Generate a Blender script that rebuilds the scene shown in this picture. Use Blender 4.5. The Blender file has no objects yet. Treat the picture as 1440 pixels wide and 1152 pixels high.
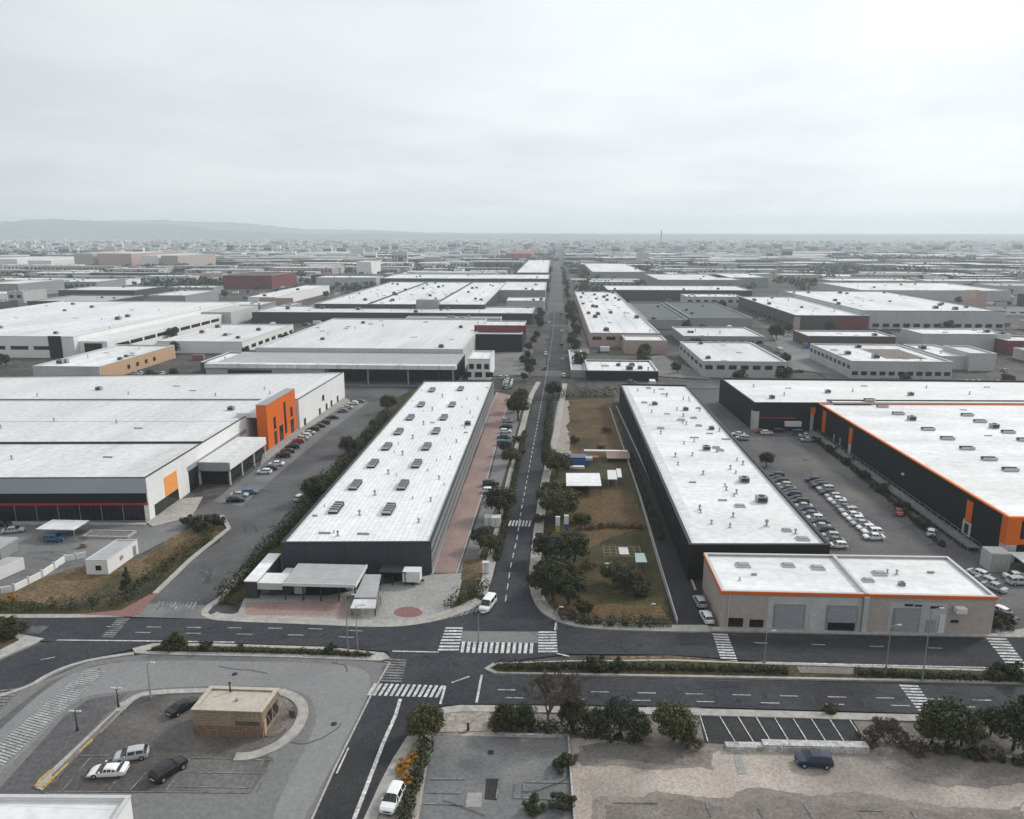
import bpy, bmesh, math, random
from mathutils import Vector, Matrix
rnd = random.Random(11)
S = bpy.context.scene
COL = S.collection
rad = math.radians

# ------------------------------------------------------------------ camera
CAM_H = 65.0
cam_d = bpy.data.cameras.new("camera")
cam = bpy.data.objects.new("camera", cam_d); COL.objects.link(cam)
cam.location = (0, 0, CAM_H)
cam.rotation_euler = (rad(90 - 12.967), 0, rad(3.093))
cam_d.sensor_width = 36.0
cam_d.lens = 36.0 * 1064 / 1440
cam_d.clip_start = 1.0; cam_d.clip_end = 60000
S.camera = cam

# ------------------------------------------------------------------ world, sun, exposure
SUN_EL, SUN_AZ = 34.0, 52.0            # azimuth: clockwise from +Y (towards +X)
w = bpy.data.worlds.new("World"); S.world = w; w.use_nodes = True
nt = w.node_tree; nt.nodes.clear()
def wn(t): return nt.nodes.new(t)
out = wn('ShaderNodeOutputWorld'); bg = wn('ShaderNodeBackground'); bg.inputs['Strength'].default_value = 0.105
sky = wn('ShaderNodeTexSky'); sky.sky_type = 'NISHITA'; sky.sun_disc = False
sky.sun_elevation = rad(SUN_EL); sky.sun_rotation = rad(SUN_AZ); sky.air_density = 1.5; sky.dust_density = 4.0
tc = wn('ShaderNodeTexCoord'); sep = wn('ShaderNodeSeparateXYZ'); nt.links.new(tc.outputs['Generated'], sep.inputs[0])
def wmath(op, a, b=None, clamp=False):
    n = wn('ShaderNodeMath'); n.operation = op; n.use_clamp = clamp
    for i, v in enumerate((a, b)):
        if v is None: continue
        if isinstance(v, (int, float)): n.inputs[i].default_value = v
        else: nt.links.new(v, n.inputs[i])
    return n.outputs[0]
zc = wmath('MAXIMUM', sep.outputs[2], 0.0); zz = wmath('ADD', zc, 0.10)
comb = wn('ShaderNodeCombineXYZ')
nt.links.new(wmath('DIVIDE', sep.outputs[0], zz), comb.inputs[0]); nt.links.new(wmath('DIVIDE', sep.outputs[1], zz), comb.inputs[1])
n1 = wn('ShaderNodeTexNoise'); n1.inputs['Scale'].default_value = 0.45; n1.inputs['Detail'].default_value = 4; n1.inputs['Roughness'].default_value = 0.5
nt.links.new(comb.outputs[0], n1.inputs['Vector'])
n2 = wn('ShaderNodeTexNoise'); n2.inputs['Scale'].default_value = 1.1; n2.inputs['Detail'].default_value = 5; n2.inputs['Distortion'].default_value = 0.4
nt.links.new(comb.outputs[0], n2.inputs['Vector'])
nsum = wmath('ADD', wmath('MULTIPLY', n1.outputs[0], 0.7), wmath('MULTIPLY', n2.outputs[0], 0.3))
ramp = wn('ShaderNodeValToRGB'); nt.links.new(nsum, ramp.inputs[0])
cr = ramp.color_ramp; cr.interpolation = 'EASE'
cr.elements[0].position = 0.30; cr.elements[0].color = (7.0, 7.35, 7.95, 1)
cr.elements[1].position = 0.68; cr.elements[1].color = (8.75, 9.1, 9.2, 1)
# the bright place in the cloud where the sun stands behind it
sd = Vector((math.sin(rad(SUN_AZ)) * math.cos(rad(SUN_EL)), math.cos(rad(SUN_AZ)) * math.cos(rad(SUN_EL)), math.sin(rad(SUN_EL))))
dot = wn('ShaderNodeVectorMath'); dot.operation = 'DOT_PRODUCT'; nt.links.new(tc.outputs['Generated'], dot.inputs[0]); dot.inputs[1].default_value = sd
glow = wmath('MULTIPLY', dot.outputs['Value'], 0.36)
gm = wn('ShaderNodeVectorMath'); gm.operation = 'SCALE'
nt.links.new(ramp.outputs[0], gm.inputs[0]); nt.links.new(wmath('ADD', glow, 0.82), gm.inputs['Scale'])
mx = wn('ShaderNodeMixRGB'); mx.inputs[0].default_value = 0.94
nt.links.new(sky.outputs[0], mx.inputs[1]); nt.links.new(gm.outputs[0], mx.inputs[2])
nt.links.new(mx.outputs[0], bg.inputs[0]); nt.links.new(bg.outputs[0], out.inputs[0])
sl = bpy.data.lights.new("sun", 'SUN'); sl.energy = 2.2; sl.angle = rad(8); sl.color = (1.0, 0.96, 0.90)
so = bpy.data.objects.new("sun", sl); COL.objects.link(so)
so.rotation_euler = (rad(90 - SUN_EL), 0, rad(180 - SUN_AZ)); so.location = (60, 60, 200)
vs = S.view_settings; vs.view_transform = 'Standard'; vs.look = 'None'; vs.exposure = 0.1; vs.gamma = 1.0; vs.use_curve_mapping = False
S.cycles.max_bounces = 6; S.cycles.diffuse_bounces = 3; S.cycles.glossy_bounces = 2; S.cycles.transparent_max_bounces = 8; S.cycles.volume_bounces = 2
S.cycles.caustics_reflective = False; S.cycles.caustics_refractive = False

# ------------------------------------------------------------------ materials
MATS = {}
def mat(name, c, c2=None, rough=0.85, scale=0.4, amt=0.5, fine=6.0, fineamt=0.25, seam=None, stretch=None, metal=0.0, bump=0.0, c3=None, rand=False, spec=None):
    """c, c2 mixed by coarse noise; fine noise varies value; seam = (axis, spacing, width, strength) thin joints"""
    if name in MATS: return MATS[name]
    m = bpy.data.materials.new(name); m.use_nodes = True; MATS[name] = m
    t = m.node_tree; N = t.nodes; L = t.links
    b = N['Principled BSDF']; b.inputs['Roughness'].default_value = rough; b.inputs['Metallic'].default_value = metal
    if spec is None and rough >= .5: spec = .12
    if spec is not None: b.inputs['Specular IOR Level'].default_value = spec
    c2 = c2 or tuple(x * 0.8 for x in c)
    co = N.new('ShaderNodeTexCoord'); src = co.outputs['Object']
    vec = src
    if stretch:
        mp = N.new('ShaderNodeMapping'); mp.inputs['Scale'].default_value = stretch; L.new(src, mp.inputs[0]); vec = mp.outputs[0]
    a = N.new('ShaderNodeTexNoise'); a.inputs['Scale'].default_value = scale; a.inputs['Detail'].default_value = 6; a.inputs['Roughness'].default_value = 0.62
    L.new(vec, a.inputs['Vector'])
    r = N.new('ShaderNodeMapRange'); r.inputs[1].default_value = 0.5 - 0.5 * (1 - amt) - 0.05; r.inputs[2].default_value = 0.5 + 0.5 * (1 - amt) + 0.05
    L.new(a.outputs[0], r.inputs[0])
    mixn = N.new('ShaderNodeMixRGB'); mixn.inputs[1].default_value = (*c, 1); mixn.inputs[2].default_value = (*c2, 1)
    if rand:
        g = N.new('ShaderNodeNewGeometry'); L.new(g.outputs['Random Per Island'], mixn.inputs[0])
    else: L.new(r.outputs[0], mixn.inputs[0])
    colr = mixn.outputs[0]
    if c3:
        a3 = N.new('ShaderNodeTexNoise'); a3.inputs['Scale'].default_value = scale * 0.37; a3.inputs['Detail'].default_value = 5; L.new(vec, a3.inputs['Vector'])
        r3 = N.new('ShaderNodeMapRange'); r3.inputs[1].default_value = 0.5; r3.inputs[2].default_value = 0.66; L.new(a3.outputs[0], r3.inputs[0])
        m3 = N.new('ShaderNodeMixRGB'); m3.inputs[2].default_value = (*c3, 1); L.new(colr, m3.inputs[1]); L.new(r3.outputs[0], m3.inputs[0]); colr = m3.outputs[0]
    f = N.new('ShaderNodeTexNoise'); f.inputs['Scale'].default_value = fine; f.inputs['Detail'].default_value = 3; L.new(src, f.inputs['Vector'])
    fr = N.new('ShaderNodeMapRange'); fr.inputs[1].default_value = 0.3; fr.inputs[2].default_value = 0.7
    fr.inputs[3].default_value = 1 - fineamt; fr.inputs[4].default_value = 1 + fineamt * 0.6; L.new(f.outputs[0], fr.inputs[0])
    vm = N.new('ShaderNodeVectorMath'); vm.operation = 'SCALE'; L.new(colr, vm.inputs[0]); L.new(fr.outputs[0], vm.inputs['Scale']); colr = vm.outputs[0]
    if seam:
        ax, sp, wd, st = seam
        s = N.new('ShaderNodeSeparateXYZ'); L.new(src, s.inputs[0])
        if ax == 'W':
            ad = N.new('ShaderNodeMath'); ad.operation = 'ADD'; L.new(s.outputs[0], ad.inputs[0]); L.new(s.outputs[1], ad.inputs[1]); v = ad.outputs[0]
        else: v = s.outputs['XYZ'.index(ax)]
        d = N.new('ShaderNodeMath'); d.operation = 'DIVIDE'; L.new(v, d.inputs[0]); d.inputs[1].default_value = sp
        fc = N.new('ShaderNodeMath'); fc.operation = 'FRACT'; L.new(d.outputs[0], fc.inputs[0])
        lt = N.new('ShaderNodeMath'); lt.operation = 'LESS_THAN'; L.new(fc.outputs[0], lt.inputs[0]); lt.inputs[1].default_value = wd / sp
        ml = N.new('ShaderNodeMath'); ml.operation = 'MULTIPLY'; L.new(lt.outputs[0], ml.inputs[0]); ml.inputs[1].default_value = -st
        pl = N.new('ShaderNodeMath'); pl.operation = 'ADD'; L.new(ml.outputs[0], pl.inputs[0]); pl.inputs[1].default_value = 1.0
        v2 = N.new('ShaderNodeVectorMath'); v2.operation = 'SCALE'; L.new(colr, v2.inputs[0]); L.new(pl.outputs[0], v2.inputs['Scale']); colr = v2.outputs[0]
    L.new(colr, b.inputs['Base Color'])
    if bump:
        bp = N.new('ShaderNodeBump'); bp.inputs['Strength'].default_value = bump; bp.inputs['Distance'].default_value = 0.1
        L.new(f.outputs[0], bp.inputs['Height']); L.new(bp.outputs[0], b.inputs['Normal'])
    return m
def plain(name, c, rough=0.5, metal=0.0, fineamt=0.12):
    return mat(name, c, tuple(x * 0.85 for x in c), rough=rough, scale=0.8, amt=0.4, fine=5, fineamt=fineamt, metal=metal)

# ground
M_GROUND = mat('ground', (.13, .12, .11), (.05, .051, .05), scale=0.03, amt=0.75, fine=0.35, fineamt=0.5, c3=(.035, .038, .027))
M_ASPH = mat('asphalt', (.038, .041, .048), (.060, .063, .068), scale=0.11, amt=0.68, fine=2.2, fineamt=0.30, rough=0.8, c3=(.026, .028, .035))
M_ASPH_PARK = mat('asphalt_street', (.145, .143, .142), (.085, .085, .09), scale=0.08, amt=0.7, fine=2.0, fineamt=0.26, c3=(.06, .06, .068))
M_ASPH_LOT = mat('asphalt_lot', (.125, .122, .124), (.085, .083, .088), scale=0.09, amt=0.7, fine=2.0, fineamt=0.28, c3=(.165, .158, .15))
M_ASPH_WORN = mat('asphalt_worn', (.155, .157, .157), (.20, .20, .198), scale=0.06, amt=0.55, fine=2.4, fineamt=0.2, c3=(.12, .122, .124))
M_ASPH_LANE = mat('asphalt_pale', (.25, .252, .25), (.19, .192, .192), scale=0.06, amt=0.5, fine=2.4, fineamt=0.15)
M_ASPH_BROWN = mat('asphalt_brownish', (.115, .108, .105), (.062, .059, .058), scale=0.10, amt=0.72, fine=2.6, fineamt=0.28, c3=(.175, .16, .148))
M_ASPH_DARK = mat('asphalt_dark', (.032, .033, .036), (.05, .05, .052), scale=0.2, amt=0.6, fine=3, fineamt=0.3)
M_CONC = mat('concrete', (.36, .35, .335), (.25, .245, .235), scale=0.13, amt=0.55, fine=1.6, fineamt=0.2, c3=(.30, .285, .27))
M_CONC_GREY = mat('concrete_grey', (.20, .20, .20), (.125, .125, .13), scale=0.12, amt=0.66, fine=2.4, fineamt=0.22, c3=(.225, .22, .215))
M_SIDE = mat('sidewalk', (.42, .40, .37), (.30, .285, .265), scale=0.3, amt=0.55, fine=1.2, fineamt=0.25, seam=('W', 1.5, .06, .25))
M_KERB = mat('kerb', (.44, .43, .41), (.32, .31, .29), scale=0.5, amt=0.5, fine=2, fineamt=0.25, seam=('W', 1.0, .05, .3))
M_PINK = mat('red_paving', (.33, .225, .20), (.25, .185, .17), scale=0.22, amt=0.55, fine=2.5, fineamt=0.25, c3=(.33, .255, .235), seam=('Y', 2.0, .05, .15))
M_RED = mat('red_paint', (.27, .135, .125), (.19, .12, .115), scale=0.6, amt=0.5, fine=3, fineamt=0.3)
M_FIELD = mat('dry_field', (.15, .094, .046), (.085, .062, .032), scale=0.16, amt=0.66, fine=1.6, fineamt=0.5, c3=(.05, .046, .024), bump=.5)
M_STRAW = mat('straw_grass', (.215, .15, .085), (.10, .075, .042), scale=0.2, amt=0.72, fine=1.6, fineamt=0.6, c3=(.06, .056, .03), bump=.5)
M_GRASSD = mat('dark_grass', (.05, .05, .022), (.085, .072, .034), scale=0.2, amt=0.6, fine=2, fineamt=0.5, c3=(.03, .032, .018), bump=.5)
M_SAND = mat('sandy_dirt', (.47, .415, .365), (.34, .298, .265), scale=0.10, amt=0.74, fine=3.0, fineamt=0.26, c3=(.25, .222, .20), bump=.4)
M_SAND2 = mat('trodden_dirt', (.27, .238, .212), (.19, .167, .15), scale=0.2, amt=0.7, fine=3.0, fineamt=0.28, bump=.3)
M_DIRTD = mat('dark_dirt', (.155, .138, .126), (.23, .205, .185), scale=0.2, amt=0.75, fine=3.0, fineamt=0.32, bump=.3)
M_GRAVEL = mat('pale_gravel', (.36, .325, .285), (.27, .245, .215), scale=0.3, amt=0.6, fine=1.6, fineamt=0.4)
M_PAINT = mat('road_paint', (.70, .70, .69), (.36, .36, .36), scale=0.8, amt=0.74, fine=3, fineamt=0.45)
M_PAINT_W = mat('worn_road_paint', (.30, .30, .30), (.11, .112, .116), scale=0.7, amt=0.76, fine=3, fineamt=0.45)
M_PAINT_F = mat('faded_road_paint', (.46, .46, .455), (.27, .27, .27), scale=0.5, amt=0.7, fine=3, fineamt=0.4)
M_RUBBLE = mat('rubble_wall', (.62, .62, .60), (.36, .355, .34), scale=1.4, amt=0.75, fine=5, fineamt=0.5, bump=.6, c3=(.26, .25, .23))
M_YELLOW = mat('yellow_paint', (.55, .37, .08), (.36, .28, .12), scale=0.8, amt=0.6, fine=3, fineamt=0.35)
M_HILL = mat('hill', (.045, .06, .045), (.09, .085, .065), scale=0.004, amt=0.7, fine=0.03, fineamt=0.4)
# roofs
M_RW = mat('roof_white', (.82, .825, .83), (.60, .605, .605), rough=.6, scale=0.09, amt=0.7, fine=0.7, fineamt=0.12, seam=('Y', 3.0, .12, .16), stretch=(.35, 1.2, 1), c3=(.70, .70, .69))
M_RWM = mat('roof_sheeted', (.80, .805, .81), (.56, .565, .565), rough=.6, scale=0.035, amt=0.7, fine=0.35, fineamt=0.16, seam=('X', 9.0, 1.0, .16), stretch=(1.4, .35, 1), c3=(.68, .68, .67))
M_RW_RIB = mat('roof_white_ribbed', (.83, .835, .84), (.66, .665, .67), rough=.55, scale=0.10, amt=0.6, fine=0.9, fineamt=0.12, seam=('X', 1.1, .25, .14), stretch=(1.5, .22, 1), c3=(.71, .71, .705))
M_RL = mat('roof_light', (.70, .705, .705), (.53, .535, .535), rough=.7, scale=0.07, amt=0.7, fine=0.6, fineamt=0.14, seam=('X', 4.0, .2, .18), stretch=(1.3, .3, 1), c3=(.62, .62, .615))
M_RG = mat('roof_grey', (.42, .425, .43), (.33, .335, .34), rough=.7, scale=0.06, amt=0.55, fine=0.5, fineamt=0.14, seam=('Y', 4.0, .2, .15))
M_RD = mat('roof_dark', (.13, .14, .145), (.10, .105, .11), rough=.7, scale=0.06, amt=0.55, fine=0.6, fineamt=0.2, seam=('X', 6.0, .3, .2))
M_RT = mat('roof_tan', (.50, .45, .38), (.40, .36, .31), rough=.8, scale=0.3, amt=0.5, fine=1.5, fineamt=0.15)
M_RRED = mat('roof_terracotta', (.34, .13, .08), (.26, .10, .07), rough=.8, scale=0.2, amt=0.5, fine=1.5, fineamt=0.2)
# walls
M_WW = mat('wall_white', (.76, .76, .75), (.66, .66, .65), scale=0.12, amt=0.45, fine=0.8, fineamt=0.06, seam=('W', 5.0, .06, .12), stretch=(1, 1, .3))
M_WP = mat('wall_pale', (.52, .52, .515), (.40, .40, .395), scale=0.15, amt=0.5, fine=0.8, fineamt=0.1, seam=('W', 4.0, .08, .15), stretch=(1, 1, .3))
M_WG = mat('wall_grey', (.30, .305, .31), (.25, .255, .26), scale=0.15, amt=0.5, fine=0.8, fineamt=0.12, seam=('W', 3.0, .08, .2), stretch=(1, 1, .3))
M_WGB = mat('wall_blue_grey', (.40, .42, .44), (.36, .38, .40), rough=.5, scale=0.1, amt=0.5, fine=0.7, fineamt=0.05, seam=('W', 6.0, .05, .12))
M_WS = mat('wall_slate', (.066, .069, .078), (.058, .061, .07), rough=.6, scale=0.2, amt=0.5, fine=0.9, fineamt=0.1, seam=('W', 0.5, .06, .18))
M_WSL = mat('wall_light_slate', (.245, .25, .26), (.205, .21, .22), rough=.6, scale=0.2, amt=0.5, fine=0.9, fineamt=0.1, seam=('W', 0.6, .08, .18))
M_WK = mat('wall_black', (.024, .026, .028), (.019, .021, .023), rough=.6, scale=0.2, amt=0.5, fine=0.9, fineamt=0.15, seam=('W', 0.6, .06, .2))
M_WB = mat('wall_beige', (.42, .37, .34), (.38, .335, .308), scale=0.25, amt=0.4, fine=1.4, fineamt=0.10, stretch=(1, 1, .35))
M_WBR = mat('wall_brown', (.12, .10, .095), (.10, .085, .08), scale=0.2, amt=0.5, fine=1.2, fineamt=0.15, seam=('W', 3, .06, .2))
M_WPK = mat('wall_pinkish', (.46, .35, .31), (.40, .30, .27), scale=0.2, amt=0.5, fine=1.0, fineamt=0.12, seam=('W', 2.5, .1, .15))
M_WR = mat('wall_red', (.19, .055, .055), (.155, .05, .05), scale=0.2, amt=0.5, fine=1.0, fineamt=0.12, seam=('W', 4, .1, .2))
M_WT = mat('wall_ochre', (.50, .335, .21), (.44, .295, .185), scale=0.2, amt=0.5, fine=1.0, fineamt=0.12)
M_BRICK = mat('wall_brick', (.36, .285, .20), (.27, .21, .15), scale=0.5, amt=0.7, fine=3.2, fineamt=0.35, seam=('Z', .4, .08, .25), c3=(.24, .165, .115))
M_BRICKD = mat('brick_base', (.27, .18, .13), (.20, .14, .105), scale=0.6, amt=0.62, fine=3.2, fineamt=0.4, seam=('Z', .4, .08, .25))
M_OR = mat('orange_panel', (.68, .145, .022), (.60, .125, .02), rough=.5, scale=0.3, amt=0.5, fine=1.0, fineamt=0.06, seam=('W', 3.0, .04, .1))
M_ORL = mat('light_orange_panel', (.80, .33, .10), (.77, .31, .09), rough=.5, scale=0.3, amt=0.5, fine=1.0, fineamt=0.06)
M_COPE = plain('coping_dark', (.05, .052, .056), .5)
M_COPEL = plain('coping_light', (.55, .55, .55), .5)
M_COPEO = plain('coping_orange', (.80, .20, .03), .5)
M_REDT = plain('red_trim', (.42, .04, .05), .5)
M_GLASS = plain('window_glass', (.018, .021, .024), .12)
M_GLASSB = plain('skylight_glass', (.05, .055, .06), .15)
M_METAL = plain('grey_metal', (.33, .335, .34), .45, .3)
M_METALD = plain('dark_metal', (.05, .052, .055), .5, .3)
M_STEELW = plain('white_steel', (.70, .70, .69), .5)
M_SHUT = mat('roller_shutter', (.33, .345, .37), (.30, .315, .34), rough=.5, seam=('Z', .25, .05, .2))
M_TEAL = plain('teal_sheet', (.36, .45, .44), .5)
M_BLUE = plain('blue_sheet', (.04, .12, .32), .5)
M_WOOD = plain('weathered_wood', (.28, .24, .20), .8)
M_FENCE = plain('fence_wire', (.20, .20, .20), .6)
# foliage
M_LEAF = mat('leaves_dark', (.018, .025, .013), (.075, .082, .034), rough=.7, rand=True, fine=1.2, fineamt=.5, spec=.2)
M_LEAF2 = mat('leaves_olive', (.03, .038, .016), (.125, .12, .05), rough=.7, rand=True, fine=1.2, fineamt=.5, spec=.2)
M_LEAF3 = mat('leaves_bluish', (.024, .032, .026), (.06, .07, .05), rough=.7, rand=True, fine=1.2, fineamt=.5, spec=.2)
M_LEAFO = mat('leaves_orange', (.34, .13, .02), (.50, .27, .05), rough=.7, rand=True, fine=1.2, fineamt=.4, spec=.2)
M_LEAFB = mat('leaves_brown', (.08, .055, .04), (.15, .105, .08), rough=.8, rand=True, fine=1.2, fineamt=.4, spec=.2)
M_BARK = mat('bark', (.10, .08, .065), (.06, .05, .042), scale=3, fine=9, fineamt=.3)
M_TWIG = mat('twig', (.16, .125, .105), (.11, .09, .078), scale=3, fine=9, fineamt=.3)
# vehicles
def paint(name, c): return mat(name, c, tuple(x * .93 for x in c), rough=.28, scale=1.5, amt=.5, fine=8, fineamt=.04)
CARP = {'white': paint('car_white', (.78, .78, .78)), 'silver': paint('car_silver', (.44, .45, .46)), 'grey': paint('car_grey', (.16, .165, .17)),
        'black': paint('car_black', (.012, .012, .014)), 'dark blue': paint('car_dark_blue', (.018, .03, .065)), 'blue': paint('car_blue', (.05, .12, .28)),
        'red': paint('car_red', (.28, .03, .03)), 'teal': paint('car_teal', (.03, .10, .12)), 'dark green': paint('car_dark_green', (.02, .04, .035))}
M_TYRE = plain('tyre', (.012, .012, .012), .9)
M_RIM = plain('rim', (.45, .45, .46), .35, .6)
M_HEADL = plain('headlight_glass', (.75, .77, .78), .2)
M_TAILL = plain('tail_light_red', (.35, .015, .015), .3)

# ------------------------------------------------------------------ mesh helpers
class MB:
    def __init__(s): s.v = []; s.f = []; s.m = []
    def face(s, pts, m=0):
        n = len(s.v); s.v += [tuple(p) for p in pts]; s.f.append(tuple(range(n, n + len(pts)))); s.m.append(m)
    def hexa(s, c, m=0):        # 8 corners: bottom 4 ccw, top 4 ccw
        n = len(s.v); s.v += [tuple(p) for p in c]
        for q in ((3, 2, 1, 0), (4, 5, 6, 7), (0, 1, 5, 4), (1, 2, 6, 5), (2, 3, 7, 6), (3, 0, 4, 7)):
            s.f.append(tuple(n + i for i in q)); s.m.append(m)
    def box(s, x0, x1, y0, y1, z0, z1, m=0):
        s.hexa([(x0, y0, z0), (x1, y0, z0), (x1, y1, z0), (x0, y1, z0), (x0, y0, z1), (x1, y0, z1), (x1, y1, z1), (x0, y1, z1)], m)
    def slab(s, a, b, wid, z0, z1, m=0, side=0.0):   # box along a->b, width wid; side shifts it to the right of a->b
        d = Vector((b[0] - a[0], b[1] - a[1])); d.normalize(); n = Vector((d.y, -d.x))
        p = [Vector(a[:2]) + n * (side - wid / 2), Vector(a[:2]) + n * (side + wid / 2), Vector(b[:2]) + n * (side + wid / 2), Vector(b[:2]) + n * (side - wid / 2)]
        s.hexa([(q.x, q.y, z0) for q in p] + [(q.x, q.y, z1) for q in p], m)
    def prism(s, pts, z0, z1, m=0, bottom=False):
        pts = ccw(pts); n = len(pts)
        s.face([(p[0], p[1], z1) for p in pts], m)
        if bottom: s.face([(p[0], p[1], z0) for p in reversed(pts)], m)
        for i in range(n):
            a, b = pts[i], pts[(i + 1) % n]
            s.face([(a[0], a[1], z0), (b[0], b[1], z0), (b[0], b[1], z1), (a[0], a[1], z1)], m)
    def ring(s, o, i, z0, z1, m=0):    # wall between outer loop o and inner loop i
        n = len(o)
        for k in range(n):
            a, b, c, d = o[k], o[(k + 1) % n], i[(k + 1) % n], i[k]
            s.face([(a[0], a[1], z0), (b[0], b[1], z0), (b[0], b[1], z1), (a[0], a[1], z1)], m)
            s.face([(c[0], c[1], z0), (d[0], d[1], z0), (d[0], d[1], z1), (c[0], c[1], z1)], m)
            s.face([(a[0], a[1], z1), (b[0], b[1], z1), (c[0], c[1], z1), (d[0], d[1], z1)], m)
            s.face([(b[0], b[1], z0), (a[0], a[1], z0), (d[0], d[1], z0), (c[0], c[1], z0)], m)
    def tube(s, a, b, r0, r1, n=6, m=0, cap=True):
        a = Vector(a); b = Vector(b); d = (b - a)
        if d.length < 1e-6: return
        d.normalize(); u = d.orthogonal().normalized(); v = d.cross(u)
        k = len(s.v)
        for (c, r) in ((a, r0), (b, r1)):
            for i in range(n):
                t = 2 * math.pi * i / n; s.v.append(tuple(c + (u * math.cos(t) + v * math.sin(t)) * r))
        for i in range(n):
            j = (i + 1) % n; s.f.append((k + i, k + j, k + n + j, k + n + i)); s.m.append(m)
        if cap:
            s.f.append(tuple(k + n + i for i in range(n))); s.m.append(m)
            s.f.append(tuple(k + n - 1 - i for i in range(n))); s.m.append(m)
    def build(s, name, mats, parent=None, base=None, smooth=False):
        if not isinstance(mats, (list, tuple)): mats = [mats]
        if parent is not None and base is None:
            base = (0, 0, 0); p = parent
            base = WORLD.get(parent.name, (0, 0, 0))
        bx, by, bz = base or (0, 0, 0)
        me = bpy.data.meshes.new(name); me.from_pydata([(x - bx, y - by, z - bz) for x, y, z in s.v], [], s.f)
        for mm in mats: me.materials.append(mm)
        me.polygons.foreach_set('material_index', s.m)
        if smooth:
            me.polygons.foreach_set('use_smooth', [True] * len(me.polygons))
        me.update()
        o = bpy.data.objects.new(name, me); COL.objects.link(o)
        if parent is not None: o.parent = parent; WORLD[o.name] = (bx, by, bz)
        else: o.location = (bx, by, bz); WORLD[o.name] = (bx, by, bz)
        return o
WORLD = {}
def ccw(p):
    a = sum(p[i][0] * p[(i + 1) % len(p)][1] - p[(i + 1) % len(p)][0] * p[i][1] for i in range(len(p)))
    return list(p) if a > 0 else list(reversed(p))
def inset(pts, t):      # ccw polygon moved inward by t
    n = len(pts); o = []
    for i in range(n):
        p, c, q = Vector(pts[i - 1][:2]), Vector(pts[i][:2]), Vector(pts[(i + 1) % n][:2])
        d1 = (c - p).normalized(); d2 = (q - c).normalized()
        n1 = Vector((-d1.y, d1.x)); n2 = Vector((-d2.y, d2.x)); b = n1 + n2
        k = t / max(.2, 1 + n1.dot(n2))
        o.append((c.x + b.x * k, c.y + b.y * k))
    return o
def smooth_line(pts, it=2, closed=False):
    pts = [Vector(p[:2]) for p in pts]
    for _ in range(it):
        q = []; n = len(pts)
        rng = range(n) if closed else range(n - 1)
        if not closed: q.append(pts[0])
        for i in rng:
            a, b = pts[i], pts[(i + 1) % n]; q += [a * .75 + b * .25, a * .25 + b * .75]
        if not closed: q.append(pts[-1])
        pts = q
    return [(p.x, p.y) for p in pts]
def empty(name, label, cat, loc, rz=0.0, group=None):
    o = bpy.data.objects.new(name, None); COL.objects.link(o); o.empty_display_size = .5
    o.location = loc; o.rotation_euler = (0, 0, rz); o['label'] = label; o['category'] = cat
    if group: o['group'] = group
    WORLD[o.name] = tuple(loc); return o
def tag(o, label, cat, group=None):
    o['label'] = label; o['category'] = cat
    if group: o['group'] = group
    return o
def copy_thing(o, loc, rz=None, label=None, group=None, scale=None, mats=None):
    c = o.copy(); COL.objects.link(c); c.location = loc
    if rz is not None: c.rotation_euler = (0, 0, rz)
    if scale is not None: c.scale = scale if isinstance(scale, tuple) else (scale,) * 3
    if label: c['label'] = label
    if group: c['group'] = group
    def kids(src, dst):
        for k in src.children:
            d = k.copy(); COL.objects.link(d); d.parent = dst
            if mats and 'repaint' in d.keys(): d.material_slots[0].link = 'OBJECT'; d.material_slots[0].material = mats
            kids(k, d)
    kids(o, c); WORLD[c.name] = tuple(loc)
    return c

# ------------------------------------------------------------------ flat sheets of the setting
SHEETS = []
ZS = [0.02]
def inside(pt, poly):
    x, y = pt; r = False; n = len(poly)
    for i in range(n):
        (x1, y1), (x2, y2) = poly[i][:2], poly[(i + 1) % n][:2]
        if (y1 > y) != (y2 > y) and x < (x2 - x1) * (y - y1) / (y2 - y1) + x1: r = not r
    return r
def gz(x, y):
    z = 0.0
    for p, h in SHEETS:
        if h > z and inside((x, y), p): z = h
    return z
def tri_mesh(name, pts, z0, z1, m):
    bm = bmesh.new(); pts = ccw(pts)
    vs_ = [bm.verts.new((p[0], p[1], z1)) for p in pts]
    es = [bm.edges.new((vs_[i], vs_[(i + 1) % len(vs_)])) for i in range(len(vs_))]
    bmesh.ops.triangle_fill(bm, use_beauty=True, edges=es, normal=(0, 0, 1))
    if z0 is not None:
        lo = [bm.verts.new((p[0], p[1], z0)) for p in pts]
        for i in range(len(pts)):
            j = (i + 1) % len(pts); bm.faces.new((lo[i], lo[j], vs_[j], vs_[i]))
    me = bpy.data.meshes.new(name); bm.to_mesh(me); bm.free(); me.materials.append(m)
    o = bpy.data.objects.new(name, me); COL.objects.link(o); return o
def sheet(name, pts, m, sm=0):
    if sm: pts = smooth_line(pts, sm, True)
    z = ZS[0]; ZS[0] += 0.004
    o = tri_mesh(name, pts, None, z, m); o['kind'] = 'structure'; SHEETS.append((list(pts), z)); return o
def ragged(pts, step=.6, amp=.3, seed=1):
    """outline broken up by midpoint displacement, so that soil and grass end unevenly"""
    r = random.Random(seed); o = []
    def sub(a, b, lv):
        L = (b - a).length
        if L < step or lv > 6: o.append((a.x, a.y)); return
        d = (b - a) / L; m = (a + b) / 2 + Vector((-d.y, d.x)) * r.uniform(-1, 1) * min(L * .13, amp * 2.2)
        sub(a, m, lv + 1); sub(m, b, lv + 1)
    for i in range(len(pts)): sub(Vector(pts[i][:2]), Vector(pts[(i + 1) % len(pts)][:2]), 0)
    return o
KZ = [0.0]
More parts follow.
